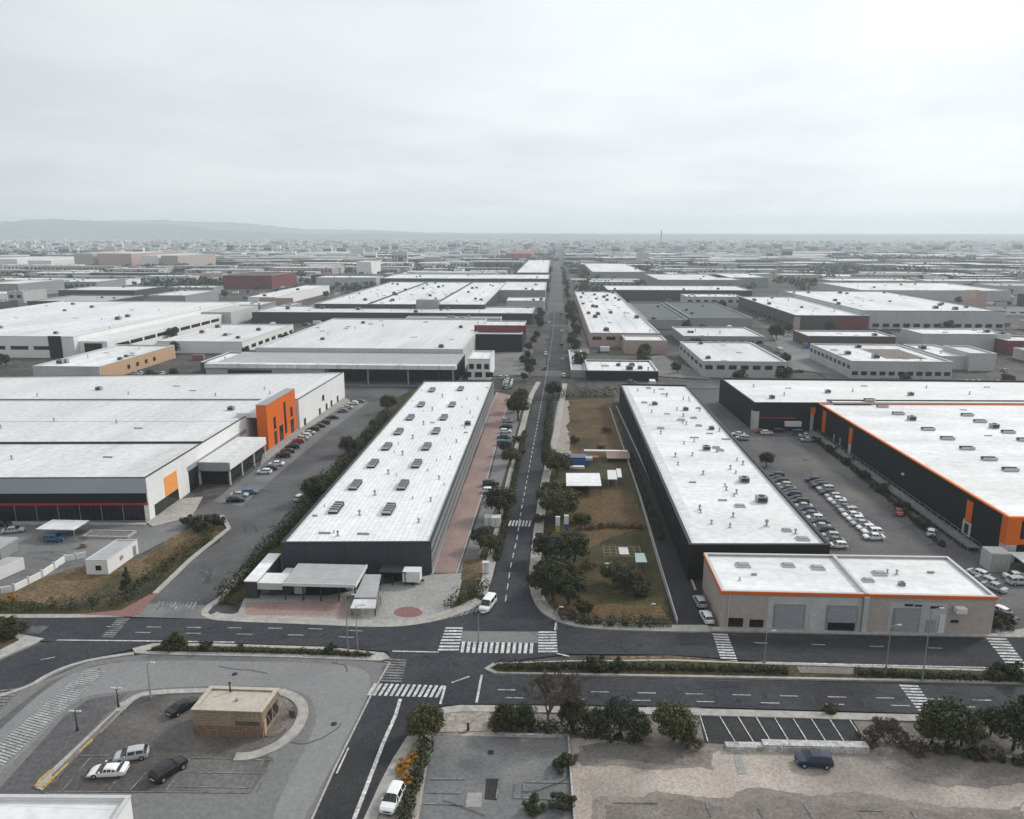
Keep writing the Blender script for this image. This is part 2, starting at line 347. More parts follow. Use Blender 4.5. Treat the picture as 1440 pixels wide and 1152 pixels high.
def raised(name, pts, m, h=0.14, sm=0):
    if sm: pts = smooth_line(pts, sm, True)
    KZ[0] += 0.002
    z = 0.26 + KZ[0] if h == 0.14 else h
    o = tri_mesh(name, pts, -0.02, z, m); o['kind'] = 'structure'; SHEETS.append((list(pts), z)); return o
def band_pts(line, wid, side=0.0):
    """polygon along a polyline, wid wide"""
    L = [Vector(p[:2]) for p in line]; l = []; r = []
    for i, p in enumerate(L):
        d = (L[min(i + 1, len(L) - 1)] - L[max(i - 1, 0)]).normalized(); n = Vector((d.y, -d.x))
        l.append(p + n * (side - wid / 2)); r.append(p + n * (side + wid / 2))
    return [(q.x, q.y) for q in l] + [(q.x, q.y) for q in reversed(r)]
def kerb(line, wid=.35, name='kerb', m=None, h=0.14):
    return raised(name, band_pts(line, wid), m or M_KERB, h)
# ================================================================== SETTING
g = MB(); g.face([(-9500, -200, 0), (9500, -200, 0), (9500, 14000, 0), (-9500, 14000, 0)]); o = g.build('ground', M_GROUND); o['kind'] = 'structure'
def ridge(name, y, pts, depth, jitter, m=M_HILL):
    # hills as a solid ridge: crest line of (x, height), falling away towards and from the camera
    mb = MB(); fine = []
    for (a, b) in zip(pts[:-1], pts[1:]):
        for k in range(14):
            t = k / 14; fine.append((a[0] + (b[0] - a[0]) * t, a[1] + (b[1] - a[1]) * t))
    fine.append(pts[-1]); rows = []
    for r, (dy, f) in enumerate(((-depth, 0.0), (-depth * .6, .35), (-depth * .25, .78), (0, 1.0), (depth * .4, .7), (depth, 0.0))):
        rows.append([(x, y + dy + rnd.uniform(-.06, .06) * depth, (h * f * (1 + rnd.uniform(-jitter, jitter))) if f else -1.0) for x, h in fine])
    for r in range(len(rows) - 1):
        for i in range(len(fine) - 1):
            mb.face([rows[r][i], rows[r][i + 1], rows[r + 1][i + 1], rows[r + 1][i]])
    o = mb.build(name, m, smooth=True); o['kind'] = 'structure'; return o
ridge('hills', 9500, [(-9400, 150), (-8200, 190), (-7300, 205), (-6500, 260), (-5900, 250), (-5200, 205), (-4700, 190), (-4200, 130), (-3500, 95), (-2700, 70), (-2300, 95), (-1600, 85), (-900, 70), (0, 75), (900, 66), (2000, 72), (3200, 60), (4600, 66), (6000, 58), (7600, 66), (9400, 60)], 1100, .05)
ridge('hills', 12300, [(-9400, 230), (-7600, 290), (-6300, 300), (-5200, 270), (-4000, 160), (-3000, 150), (-2000, 110), (0, 96), (2500, 92), (5000, 88), (9400, 84)], 900, .04)

# ---- yards and lots
sheet('yard', [(-154, 157.2), (-126, 158.7), (-94.6, 160.4), (-83.3, 167), (-82.9, 153.8), (-85.8, 142.8), (-94.2, 135.4), (-98.1, 130.4), (-104.4, 116.7), (-117, 116)], M_CONC_GREY)
sheet('street', [(-72.4, 118.4), (-59.3, 119.2), (-60.8, 137.2), (-62.1, 184.8), (-62.9, 300.1), (-56.2, 330.9), (-61.6, 363.5), (-95.4, 320.7), (-85, 298.9), (-87.4, 246.5), (-87, 220.2), (-84.5, 179.7), (-86.6, 165.4), (-79.9, 167.2), (-72.7, 157.2), (-73.9, 141.7), (-74.2, 126.6)], M_ASPH_PARK)
sheet('parking_bay', [(-84.5, 175.5), (-84.2, 209.1), (-83.1, 243.8), (-81.5, 292.3), (-72.9, 292.8), (-75.5, 247.1), (-76.1, 206), (-75.9, 172.3)], M_CONC_GREY)
sheet('field', ragged([(-113.1, 111.7), (-117, 116), (-104.4, 116.7), (-98.8, 131.3), (-94.8, 136.4), (-84.1, 141.1), (-82.9, 153.8), (-81.2, 164.3), (-73.4, 157.2), (-74.6, 141.6), (-74.9, 127.1), (-75.3, 120.1), (-83.7, 116.8)], .6, .3, 12), M_STRAW)
sheet('grass', ragged([(-112.3, 110.8), (-117, 116), (-97.4, 121.4), (-86.3, 120.9), (-79.9, 123.4), (-80.2, 131.4), (-77, 145.1), (-75.6, 160.1), (-72.5, 156.8), (-73.3, 139.9), (-74, 126), (-74.4, 118.9), (-83.7, 116.8)], .6, .3, 13), M_GRASSD)
sheet('grass', ragged([(-83.2, 139.4), (-76.8, 158.3), (-73.1, 154.3), (-76.3, 134.8)], .6, .3, 5), M_FIELD)
# east car park
sheet('car_park', [(61.8, 329.2), (72.7, 329.7), (193.1, 313.9), (141.8, 190.3), (91.4, 117), (73.4, 118.1), (28.5, 118), (22.5, 117.6), (23, 141.8), (24.4, 304.8)], M_ASPH_LOT)
sheet('lane', [(23.2, 296.6), (27.2, 296.8), (30.1, 142.1), (26.7, 119.8), (21.2, 118.5), (22.7, 145.1)], M_ASPH_DARK)
# land east of the main road
sheet('field', ragged([(-2.8, 217.1), (-0.4, 306.3), (25.4, 310.5), (21.3, 121.5), (20.8, 118), (5.7, 117.2), (-0.3, 122.9), (-3.3, 131), (-3.8, 172.3)], .6, .3, 15), M_GRASSD)
sheet('field', ragged([(6.8, 299.7), (23.8, 304.8), (22.7, 218.5), (5.3, 221.3)], .6, .3, 5), M_FIELD)
sheet('field', ragged([(4.7, 188.4), (21.1, 190.4), (21.2, 163.6), (4.7, 148.4)], .6, .3, 5), M_FIELD)
sheet('field', ragged([(-1, 125.5), (3.9, 144.1), (11.1, 144.5), (13.8, 138.7), (9.4, 134.1), (8.9, 126), (20.1, 126.1), (20.9, 121), (7, 118.2), (0.9, 121.4)], .6, .3, 12), M_FIELD)
sheet('gravel', ragged([(-0, 296.7), (6.5, 299.7), (6, 221.4), (0.2, 221)], .6, .3, 7), M_GRAVEL)
# west of the main road: red walk, parking strip, planting
sheet('planting_bed', [(-20.9, 116.7), (-18.3, 134.7), (-16.6, 137.7), (-13.8, 187.4), (-12.5, 314.4), (-3.2, 320.9), (-10.4, 140), (-10.7, 126.1), (-15.2, 120)], M_GRASSD)
sheet('parking_strip', [(-18, 137.9), (-16.6, 187.3), (-17.8, 302.5), (-11.1, 302.9), (-12.8, 206), (-13.9, 164.8), (-14.8, 138.1)], M_CONC_GREY)
sheet('red_walk', [(-23.2, 137.3), (-18.7, 137.5), (-17.7, 193), (-17.5, 308.2), (-23, 313.8)], M_PINK)
sheet('walk_edge', band_pts([(-23.2, 136.7), (-24.2, 192.7), (-23.3, 313.8)], .7), M_SIDE)
sheet('walk_edge', band_pts([(-18.4, 137.6), (-17.5, 193), (-17.5, 308.2)], .4), M_SIDE)
sheet('plaza', [(-54.9, 119.4), (-56.2, 125.8), (-41.1, 126.6), (-22.5, 136.7), (-17, 137.6), (-16.8, 126.8), (-17.8, 120.9), (-25.7, 116), (-58.2, 116.7)], M_CONC)
sheet('red_walk', [(-55.1, 123.1), (-37.9, 124.6), (-33.3, 119.5), (-53.2, 118.5)], M_PINK)
sheet('red_disc', [(-27.5, 119.9), (-27.4, 122.2), (-25.6, 123.3), (-23.2, 122.7), (-21.9, 120.4), (-24.4, 119)], M_RED, 2)
sheet('red_disc', [(-25.1, 117), (-24.7, 118.7), (-22.4, 119.6), (-19.4, 118.3), (-20.9, 117)], M_RED, 2)
sheet('lawn', [(-17.2, 134.5), (-17.7, 143.6), (-13.1, 144.6), (-13.3, 134.7)], M_STRAW)
# south: sandy lot, paved lots
sheet('dirt_lot', [(-16.1, 93.5), (-7.1, 93.6), (18.7, 94.6), (51.7, 94.7), (80.4, 95.5), (67.6, 68), (-20.9, 63.2), (-19.2, 84)], M_SAND)
sheet('verge', ragged([(-8.1, 93.6), (65.5, 95.6), (80.6, 95.8), (74.8, 87.7), (51.9, 87.6), (42.1, 88.7), (21.1, 86.7), (12.1, 87.7), (3.3, 88.1), (-7.7, 88.9)], .6, .3, 2), M_DIRTD)
sheet('car_park', [(-15.4, 87.9), (2.8, 88), (3.1, 73.2), (3.4, 64.6), (-15.1, 63.6), (-14.6, 73.3)], M_CONC_GREY)
sheet('asphalt_patch', [(-7.5, 79.9), (-6, 80), (-5.9, 76.3), (-7.4, 76.4)], M_ASPH_DARK)
sheet('concrete_pad', [(-9.5, 77.4), (-7.8, 77.5), (-7.6, 75.2), (-9.5, 75.1)], M_CONC)
sheet('car_park', [(21, 94.7), (41.8, 95.2), (41.8, 88.7), (23.2, 88), (20.5, 88.1)], M_ASPH_DARK)
sheet('dirt_patch', ragged([(5.6, 77.5), (13.2, 78.9), (20.2, 78.1), (34.8, 79.8), (42.8, 79.1), (47.2, 78.2), (56, 79.5), (48.7, 67), (4.9, 64.6)], .3, .9, 13), M_SAND2)
sheet('dirt_patch', ragged([(3.9, 86.7), (12.1, 88), (22.3, 87.1), (20.7, 83), (11.5, 82.7), (4.5, 82.9)], .3, .8, 16), M_SAND2)
sheet('dirt_patch', ragged([(40.8, 87.5), (51.7, 89), (60.7, 87.5), (57.9, 82.7), (51.5, 81.7), (45.1, 82.3)], .3, .8, 15), M_SAND2)
sheet('dirt_patch', ragged([(6.7, 76.2), (13, 77.5), (19.9, 76.7), (34.2, 78.1), (42.2, 77.7), (45.7, 76.8), (55.1, 77.9), (48.7, 67), (6, 64.7)], .3, .8, 3), M_DIRTD)
sheet('dirt_patch', ragged([(41.9, 87), (51.3, 88.1), (60.2, 86.7), (58.8, 84.3), (52.1, 82.9), (46.5, 83.6)], .6, .3, 5), M_DIRTD)
sheet('dirt_patch', ragged([(4.6, 86.7), (12, 87.4), (21.1, 86.5), (19.8, 84.5), (9.9, 84.2), (4.9, 84.5)], .6, .3, 6), M_DIRTD)
sheet('dirt_patch', [(23.9, 86.9), (24.8, 86.9), (24.6, 82.4), (23.5, 82.4)], M_CONC)
# south-west: bus turning lot
sheet('turning_lot', [(-96.7, 88.8), (-79.1, 93.1), (-76.5, 95.4), (-74.9, 97.8), (-71.4, 102.9), (-64.4, 104.9), (-41.7, 105.5), (-30.3, 105.3), (-25.6, 104.6), (-24.3, 102.7), (-25.3, 96), (-26.8, 72.6), (-25.6, 63), (-70.1, 60.6)], M_ASPH_WORN)
sheet('asphalt_patch', [(-75.6, 83.1), (-74.3, 96.9), (-70.4, 101.4), (-66.4, 103.2), (-68.5, 98.2), (-69.6, 84.1), (-71.1, 77.3)], M_ASPH_PARK)
sheet('asphalt_patch', [(-65.8, 68.4), (-65.8, 75.1), (-66.8, 88.8), (-65.8, 93), (-61, 94.8), (-61.1, 92), (-61.5, 75.6), (-58.9, 74), (-50.6, 61.6), (-60, 61.1)], M_ASPH_LOT)
sheet('turning_lane', smooth_line([(-74, 96.6), (-70.6, 101.3), (-63.7, 103.5), (-41.2, 104.1), (-31, 103.9), (-26.9, 101.8), (-26, 96.9), (-26.7, 83.6), (-27.5, 74.8), (-27.7, 70.4), (-31.3, 70.3), (-31.6, 76.9), (-31.5, 83.4), (-31.5, 89.5), (-33.1, 93.9), (-35.8, 96.3), (-39.4, 97.6), (-49.4, 97.2), (-58.5, 96), (-61.2, 95.1), (-66, 94.2), (-67.8, 92), (-67.1, 79.4), (-69.1, 72.6), (-73.3, 77.8)], 2, True), M_ASPH_LANE)
sheet('car_park', [(-60.3, 90.8), (-59.8, 93.5), (-54.7, 94.8), (-48.8, 95.8), (-38.4, 94.6), (-36, 91.8), (-35.1, 87.5), (-36.4, 83.1), (-34.7, 81.8), (-35.3, 75.8), (-60.2, 74.7), (-61.4, 75.8)], M_ASPH_BROWN)
sheet('asphalt_patch', [(-46.4, 81.2), (-35.9, 81.8), (-36, 76), (-45.7, 75.7)], M_ASPH_LOT)
sheet('planting_bed', ragged([(-59.6, 122.3), (-60.4, 137.9), (-62, 190.6), (-65, 289.2), (-57.3, 337.7), (-56.1, 322.8), (-56.5, 185.1), (-54.2, 137.6), (-55.6, 124.7), (-56.6, 121.9)], .8, .3, 9), M_GRASSD)
# ---- roads
sheet('road', [(-133, 113.6), (-95.5, 115.2), (-71.2, 116.2), (-58.2, 116.7), (-41.8, 116.6), (-28.1, 116.1), (-21.1, 117.9), (-15.4, 121.5), (-11.5, 126.3), (-10.4, 140), (-9.8, 172), (-9, 228.4), (-7, 303.1), (-3.8, 342.3), (-2.5, 509.6), (-1.9, 721.6),
               (6.9, 722.1), (6.6, 510.1), (4, 334.2), (0.1, 246.4), (-2.6, 206.6), (-3.8, 172.3), (-4.4, 140.3), (-4.2, 130.4), (-2.6, 123.3), (0.9, 118.9), (5.7, 116.5), (20.5, 116.1), (28.3, 116.8), (78.3, 117.6), (107.5, 117.7),
               (99.9, 108.2), (73.1, 108.7), (34.2, 108.2), (19, 109.4), (3.2, 108.8), (-9, 105.3), (-10, 103.8), (-8.7, 102), (20, 102.4), (69.9, 103.3), (96.2, 103.6), (90.6, 96.7), (65.9, 96.5), (52.3, 96), (19, 95.9), (-9.2, 94.9), (-14.4, 94.4), (-16.9, 92.5), (-18.4, 88.7), (-21.4, 72.7), (-22.7, 63.1),
               (-26.7, 62.9), (-26.7, 72.4), (-25.9, 96.7), (-24.7, 105.4), (-25.7, 107.9), (-35.9, 109), (-54.8, 109.1), (-64.6, 108.6), (-67.4, 106), (-71.7, 103.5), (-74.5, 100.7), (-76.1, 98), (-76.5, 95.4), (-79.9, 91.4), (-93.9, 76), (-102, 83.8), (-85.5, 101.7), (-84, 105.4), (-81.2, 108.1), (-124.4, 105.4)], M_ASPH)
sheet('road', [(-16.3, 350.6), (20.6, 352.6), (25.6, 368.2), (-26.7, 365.4), (-39, 349.4)], M_ASPH_LOT)
far_road = [(2.3, 654.2), (3.3, 908.4), (4.8, 1221.4), (6.9, 1643), (11.1, 2500.6), (18.3, 3824.6), (31.3, 6064.5)]
sheet('road', band_pts(far_road, 15), M_ASPH_LOT)
sheet('asphalt_patch', [(-14.6, 114.9), (-1.8, 115.4), (-1.7, 111.8), (-14.4, 111.3)], M_ASPH_WORN)
sheet('asphalt_patch', [(-11.4, 143.3), (-4.7, 143), (-4.5, 138.3), (-11.3, 137.9)], M_ASPH_DARK)
sheet('asphalt_patch', [(29.2, 115.7), (68.3, 116), (67.3, 111.4), (30.4, 110.9)], M_ASPH_DARK)
sheet('asphalt_patch', [(-26.6, 74.9), (-26.5, 83.6), (-21, 92.9), (-16.8, 91.5), (-21.1, 69.8), (-22.9, 67.7)], M_ASPH_DARK)
sheet('concrete_apron', [(-72.7, 116.6), (-73.5, 121.6), (-61.6, 121.4), (-59.1, 116.6)], M_CONC_GREY)

# ---- raised kerbs, medians, sidewalks
raised('sidewalk', band_pts(smooth_line([(-59.7, 117.3), (-57.9, 116.2), (-41.6, 115.9), (-27.4, 115.4), (-20.4, 117.5), (-15.1, 121.5), (-11.9, 125.4)], 2), 2.4, -1.0), M_SIDE)
raised('sidewalk', band_pts(smooth_line([(-11.7, 128.2), (-11.1, 139.9), (-10.5, 171.9), (-9.7, 228.4), (-8.2, 303.1), (-5.3, 337.1)], 1), 2.0, -.9), M_SIDE)
raised('sidewalk', band_pts(smooth_line([(4.6, 334.2), (0.6, 246.5), (-2.2, 206.6), (-3.5, 172.3), (-4.2, 140.3), (-3.8, 130.4), (-2, 122.8), (1.3, 118.9), (6, 116.7), (20.6, 116.6), (27.1, 116.9)], 2), 2.2, 0.9 - 2.0), M_SIDE)
raised('sidewalk', [(27, 118.6), (29.8, 118.5), (74.4, 118.8), (80.1, 120.8), (110.5, 121.5), (108.2, 118.6), (78.5, 117.9), (27.2, 117.2)], M_SIDE)
raised('sidewalk', band_pts([(-133.5, 114.1), (-95.8, 115.6), (-83.4, 116.3), (-73.8, 117.3)], 1.3), M_SIDE)
raised('red_walk', [(-82.5, 116.9), (-75.9, 118.8), (-73.9, 124.9), (-72.7, 125.5), (-71.8, 117.5), (-73.3, 116.6)], M_RED)
raised('sidewalk', band_pts([(-73.2, 125.5), (-73.7, 140.6), (-72.9, 157.7), (-77.9, 165.4)], 1.0), M_KERB)
raised('sidewalk', band_pts(smooth_line([(-60.8, 137.2), (-59.8, 125.6), (-61.2, 120.1), (-60.1, 117.6), (-56.9, 116.7)], 1), 1.2), M_SIDE)
raised('sidewalk', [(-93.8, 160.5), (-93.9, 176), (-88.4, 177.9), (-84.6, 164.2), (-90.6, 157.6)], M_SIDE)
raised('sidewalk', [(-84.1, 205.6), (-87.4, 216.3), (-88.9, 261.8), (-84.7, 298.9), (-81.2, 293.6), (-83.7, 245.7)], M_CONC)
raised('sidewalk', band_pts([(-143, 156.5), (-127, 157.8), (-93.1, 159.2)], 1.2), M_SIDE)
raised('island', [(-106.8, 113.3), (-93.7, 112.8), (-87.8, 109.8), (-83.1, 108.7), (-84.1, 106.2), (-86.1, 102.5), (-98.9, 91.2)], M_KERB)
raised('island', [(-105.8, 112.1), (-93.3, 111.6), (-89.1, 109.5), (-86.8, 108), (-87.9, 104.9), (-101.6, 94)], M_FIELD, 0.32)
raised('median', [(-66.9, 106.5), (-64.4, 108.2), (-54.6, 108.7), (-35.8, 108.6), (-26.2, 107.4), (-24.9, 106), (-26.3, 105.1), (-41.6, 105.3), (-63.3, 105), (-65.8, 105.3)], M_KERB)
raised('median_bed', [(-64.3, 105.8), (-62.5, 107.4), (-54.2, 107.8), (-35.5, 107.8), (-27.5, 106.9), (-28.2, 106.3), (-42, 106.4), (-62.6, 105.9)], M_GRASSD, 0.34)
raised('median', [(-9.9, 103.8), (-8.6, 105.5), (3.1, 106.7), (19.3, 108), (34.1, 107.8), (72.5, 107.7), (99.4, 107.6), (96.8, 104.4), (70.5, 104.2), (20.2, 103.2), (-8.2, 102.6)], M_KERB)
raised('median_bed', [(-8.9, 103.9), (-7.9, 105.1), (3.1, 106.3), (19.2, 107.4), (33.9, 107.2), (72.2, 107.1), (99, 107.1), (97.3, 104.9), (70.8, 104.8), (20.3, 103.7), (-7.7, 103)], M_GRASSD, 0.35)
raised('median_bed', [(6.5, 107.9), (18.9, 109), (31.6, 107.7), (33.9, 107.9), (19.3, 108.1), (6.5, 107.2)], M_STRAW, 0.3)
raised('median_bed', [(38.1, 106.8), (46.7, 106.9), (46, 105.1), (38.1, 105.1)], M_DIRTD, 0.37)
raised('sidewalk', band_pts(smooth_line([(-20.8, 71), (-19.9, 80.7), (-18.2, 88.4), (-16.6, 92.2), (-13.9, 94.1), (-8.1, 94.4), (18.9, 95.2), (52, 95.4), (90.2, 96.2)], 1), 1.5, .6), M_SIDE)
raised('sidewalk', [(-19, 72.8), (-18.5, 80.7), (-17.1, 87), (-15.7, 92.4), (-8.1, 93.6), (-8.1, 88.9), (-15.6, 88.2), (-16.7, 82.8), (-17.2, 74.2), (-17.5, 70)], M_GRAVEL, .24)
raised('kerb', band_pts(smooth_line([(-81, 91.3), (-76.3, 95.4), (-75.8, 98.2), (-74.1, 101), (-71, 103.3), (-65.9, 105.1)], 2), .7), M_KERB)
raised('kerb', band_pts([(-24.7, 104.6), (-25.6, 96), (-26.5, 80.3), (-26.7, 72.4), (-26.7, 67.5)], .25), M_KERB)
# kerb strip along the south-west parking bay: concrete strip with yellow kerb
raised('kerb', [(-61.8, 76), (-61.7, 77.1), (-60.5, 90.3), (-60.8, 92.1), (-60, 93.3), (-59.2, 92.8), (-59.4, 90.5), (-60.4, 76.2), (-60.4, 74.9), (-61.4, 75.2)], M_KERB)
raised('planting_bed', [(-60.8, 77.4), (-60.1, 90.3), (-59.6, 90.3), (-60, 77.1)], M_DIRTD, .42)
raised('kerb', band_pts([(-61.5, 75.3), (-61.7, 76.4), (-61.5, 78.2)], .3), M_YELLOW, .45)
raised('kerb', band_pts([(-60.5, 75.4), (-60.3, 77), (-60.1, 79.4)], .25), M_YELLOW, .45)
raised('kerb', band_pts([(-60, 81.7), (-59.9, 84.2)], .25), M_YELLOW, .45)
raised('kerb', band_pts(smooth_line([(-59.8, 90.8), (-59.7, 93.5), (-57.9, 95), (-48.9, 96), (-38.9, 96.3)], 2), 1.1), M_KERB)
raised('sidewalk', band_pts(smooth_line([(-39, 96.3), (-36, 94.8), (-34.1, 92.2), (-33.6, 88.1), (-34.8, 84.6), (-37.6, 82.2), (-39.8, 82)], 2), 1.5), M_SIDE)
raised('planting_bed', smooth_line([(-39.2, 94.9), (-37.4, 94.7), (-35.7, 92.1), (-35.1, 89), (-35.8, 86.5), (-37.4, 85.9), (-38, 87.3), (-38.4, 92)], 1, True), M_DIRTD, .3)

# ---- painted markings
def bars(quad, n, mat_, duty=.55, name='crosswalk'):
    """zebra bars filling the ground quad a,b,c,d; bars laid side by side from edge ab... along a->d"""
    a, b, c, d = [Vector(p) for p in quad]; mb = MB(); z = ZS[0]; ZS[0] += .0005
    z = 0.245
    for i in range(n):
        t0 = (i + (1 - duty) / 2) / n; t1 = (i + 1 - (1 - duty) / 2) / n
        p = [a.lerp(d, t0), b.lerp(c, t0), b.lerp(c, t1), a.lerp(d, t1)]
        mb.face([(q.x, q.y, z) for q in ccw([(q.x, q.y) for q in p]) and [Vector(k) for k in ccw([(q.x, q.y) for q in p])]])
    o = mb.build(name, mat_); o['kind'] = 'structure'; return o
bars([(-17.5, 116.2), (-14.6, 116.3), (-14.4, 108.5), (-17.8, 108.3)], 8, M_PAINT)
bars([(-1.8, 115.6), (1.2, 115.8), (1.4, 108.9), (-1.7, 108.7)], 8, M_PAINT)
bars([(-14.4, 111.5), (-14.3, 108.1), (-2.4, 108.5), (-2.3, 111.7)], 13, M_PAINT)
bars([(-26, 99), (-26.4, 96), (-15.7, 96), (-15.2, 99)], 13, M_PAINT)
bars([(-25.6, 106), (-22.2, 105.8), (-21.8, 99.4), (-25.3, 99.4)], 9, M_PAINT_W)
bars([(27.2, 116.5), (29.7, 116.4), (29.4, 107.6), (26.9, 107.6)], 11, M_PAINT)
bars([(51.7, 103), (54.5, 103), (53.9, 96.3), (51.7, 96.3)], 9, M_PAINT)
bars([(72, 117.5), (75.3, 117.5), (73.6, 108.6), (70.7, 108.6)], 10, M_PAINT)
bars([(-74.9, 116), (-72.7, 116.1), (-71.8, 109.5), (-74, 109.6)], 10, M_PAINT_W)
bars([(-70.9, 122.2), (-70.6, 119.3), (-63, 119.5), (-63.5, 122.4)], 10, M_PAINT_W)
bars([(-11.1, 165.8), (-11.4, 162.3), (-4.5, 162.2), (-4.3, 165.8)], 9, M_PAINT)
bars([(-87.9, 112.6), (-84.9, 112.8), (-84.9, 110.2), (-88.4, 110)], 7, M_PAINT_W)
bars([(-70.7, 100.4), (-67.5, 100), (-68.2, 77.2), (-72, 78.5)], 46, M_PAINT_F, .66)
bars([(-80.1, 94.5), (-77.1, 95.3), (-76.7, 89.9), (-80.7, 89.7)], 7, M_PAINT_W)
bars([(75.3, 120.5), (73.7, 118.3), (82, 118.1), (83.4, 120.5)], 8, M_PAINT_W, .8)
bars([(-19.7, 118.5), (-20.9, 117), (-12.6, 121.7), (-12.1, 124.6)], 10, M_PAINT_W, .7)
def strokes(name, segs, m=M_PAINT, wd=.22):
    mb = MB()
    for s in segs:
        for a, b in zip(s[:-1], s[1:]):
            d = (Vector(b) - Vector(a)).normalized(); n = Vector((-d.y, d.x)) * wd / 2
            A, B = Vector(a), Vector(b)
            mb.face([(q.x, q.y, .24) for q in (A - n, B - n, B + n, A + n)])
    o = mb.build(name, m); o['kind'] = 'structure'; return o
def dashes(line, on, off):
    out_ = []; L = [Vector(p) for p in line]; pos = 0.0; total = sum((b - a).length for a, b in zip(L[:-1], L[1:]))
    def at(s):
        for a, b in zip(L[:-1], L[1:]):
            l = (b - a).length
            if s <= l: return a.lerp(b, s / l)
            s -= l
        return L[-1]
    while pos + on < total: out_.append([tuple(at(pos)), tuple(at(pos + on))]); pos += on + off
    return out_
strokes('lane_line', dashes([(-8, 125.7), (-7.9, 140.1), (-7.3, 154.6), (-7.1, 172.1), (-6.1, 213.3), (-4.8, 266.3), (-2.9, 351.4), (-0.5, 474.5), (1.4, 654.2)], 2.6, 2.2), wd=.2)
strokes('lane_line', dashes([(-75.1, 113.1), (-39.9, 114.3), (-25.2, 113.7)], 2.4, 4.5) + dashes([(-69.2, 111.5), (-40.4, 112.1), (-24.8, 111.6)], 2.6, 6.0), M_PAINT_F)
strokes('lane_line', dashes([(33.4, 113.7), (68.2, 113.6)], 2.2, 7) + dashes([(-7.4, 98.4), (67.8, 99.7)], 2.6, 4.2) + dashes([(-6.2, 96.5), (66.8, 98)], 2.6, 6.5) + [[(-79.5, 102.5), (-77.7, 103.4)]], M_PAINT_F)
strokes('edge_line', [[(-25, 108), (-17.5, 108.1)], [(1.3, 108.7), (3.2, 108)], [(-80.7, 108.4), (-63.1, 109), (-51.3, 109.3)], [(31.9, 107.9), (72.9, 108.3), (89.7, 108.4)]], wd=.3)
strokes('edge_line', [[(-21.2, 95.4), (-21.1, 91.6), (-21.5, 86), (-21.9, 72.9), (-22.1, 67.7)]], wd=.5)
strokes('stop_line', [[(1.2, 118.7), (1, 116)], [(-10.1, 102.1), (-10.2, 95.1)], [(-15.2, 98.9), (-15.3, 94.5)]], wd=.35)
strokes('lane_line', [[(-25.8, 84.5), (-26, 79.7)], [(-14.4, 99.8), (-11.9, 101.6)]], wd=.22)
strokes("bay_line", [[a, b] for a, b in (((23.6, 94.3), (24.6, 88.1)), ((26.1, 94.4), (27, 88.2)), ((28.6, 94.4), (29.3, 88.3)), ((31.1, 94.5), (31.7, 88.4)), ((33.6, 94.6), (34.1, 88.6)), ((36.1, 94.6), (36.5, 88.7)), ((38.6, 94.7), (38.9, 88.8)), ((21, 94.2), (21, 88.3)), ((41.3, 94.7), (41.5, 89.3)))], wd=.14)
strokes('bay_line', [[(-59.4, 74.8), (-35.4, 75.9)], [(-60.4, 81.2), (-55.8, 81.4)], [(-58.1, 81), (-58, 75.1)], [(-52.5, 77), (-52.5, 75.3)], [(-49.6, 78.7), (-49.9, 75.5)], [(-45.4, 81.6), (-45.6, 75.7)], [(-45.4, 81.6), (-34.7, 81.7)], [(-35.9, 81.8), (-35.7, 76)], [(-34.9, 81.6), (-34.6, 76.1)], [(-45.1, 78.9), (-35.1, 79.2)], [(-45.1, 76.4), (-35.7, 76.7)], [(-60, 79.8), (-59.9, 76.1)]], M_PAINT_W, wd=.14)
strokes('bay_line', [[(-15.2, 87.9), (-10.8, 88.5)], [(-14.4, 79.4), (-10, 79.6)], [(-14.5, 77.1), (-10.3, 77.2)], [(-14.4, 75.3), (-9.5, 75.3)], [(-5.9, 79.9), (-6, 76.5)], [(-3.9, 79.4), (-4, 77)], [(-2.8, 79.5), (-2.9, 77.1)], [(-2.8, 79.5), (2.6, 79.7)], [(-4.1, 76.8), (1.7, 76.8)]], M_PAINT_W, wd=.16)
strokes('bay_line', [[(18.6, 77.3), (18.7, 74.9)], [(24.5, 76.9), (24.6, 75.2)], [(30, 77.7), (30.3, 75.5)], [(36, 76.9), (38.7, 77)], [(41.9, 77.2), (42.1, 75.7)], [(7.7, 76.6), (13, 76.8)]], M_PAINT_W, wd=.16)
strokes('lane_edge', [[(22.4, 285.1), (22.6, 183.9), (22, 141.7), (22, 120.5)], [(25, 290.2), (26.7, 211.6), (27.4, 158.5), (27.3, 132.1)]], M_KERB, wd=.45)
strokes('bay_line', [[(62 + 0, y), (66.5, y)] for y in [153 + 2.67 * i for i in range(21)]] + [[(68.6, y), (73.6, y)] for y in [158 + 2.67 * i for i in range(17)]], M_PAINT_W, wd=.1)

# wear of the carriageways: darker wheel tracks, sealed cracks, manholes
r2_ = random.Random(4)
def tracks(line, offs, wd, m=None):
    for o_ in offs: sheet('wheel_track', band_pts(line, wd, o_), m or M_TRACK)
M_TRACK = mat('asphalt_track', (.030, .032, .038), (.046, .049, .054), scale=.35, amt=.72, fine=2, fineamt=.4)
def cracks(n, poly_px, seed, wd=.07, name='crack_seal'):
    r = random.Random(seed); xs = [p[0] for p in poly_px]; ys = [p[1] for p in poly_px]; segs = []
    for _ in range(n):
        for _t in range(40):
            p = Vector((r.uniform(min(xs), max(xs)), r.uniform(min(ys), max(ys))))
            if inside(p, poly_px): break
        a = r.choice((0, 0, math.pi / 2, r.uniform(0, 3.1))); s_ = [tuple(p)]
        for _k in range(r.randint(4, 14)):
            a += r.uniform(-.45, .45); p = p + Vector((math.cos(a), math.sin(a))) * r.uniform(.4, 1.2)
            if not inside(p, poly_px): break
            s_.append(tuple(p))
        if len(s_) > 1: segs.append(s_)
    strokes(name, segs, M_ASPH_DARK, wd)
M_CRACK = M_ASPH_DARK
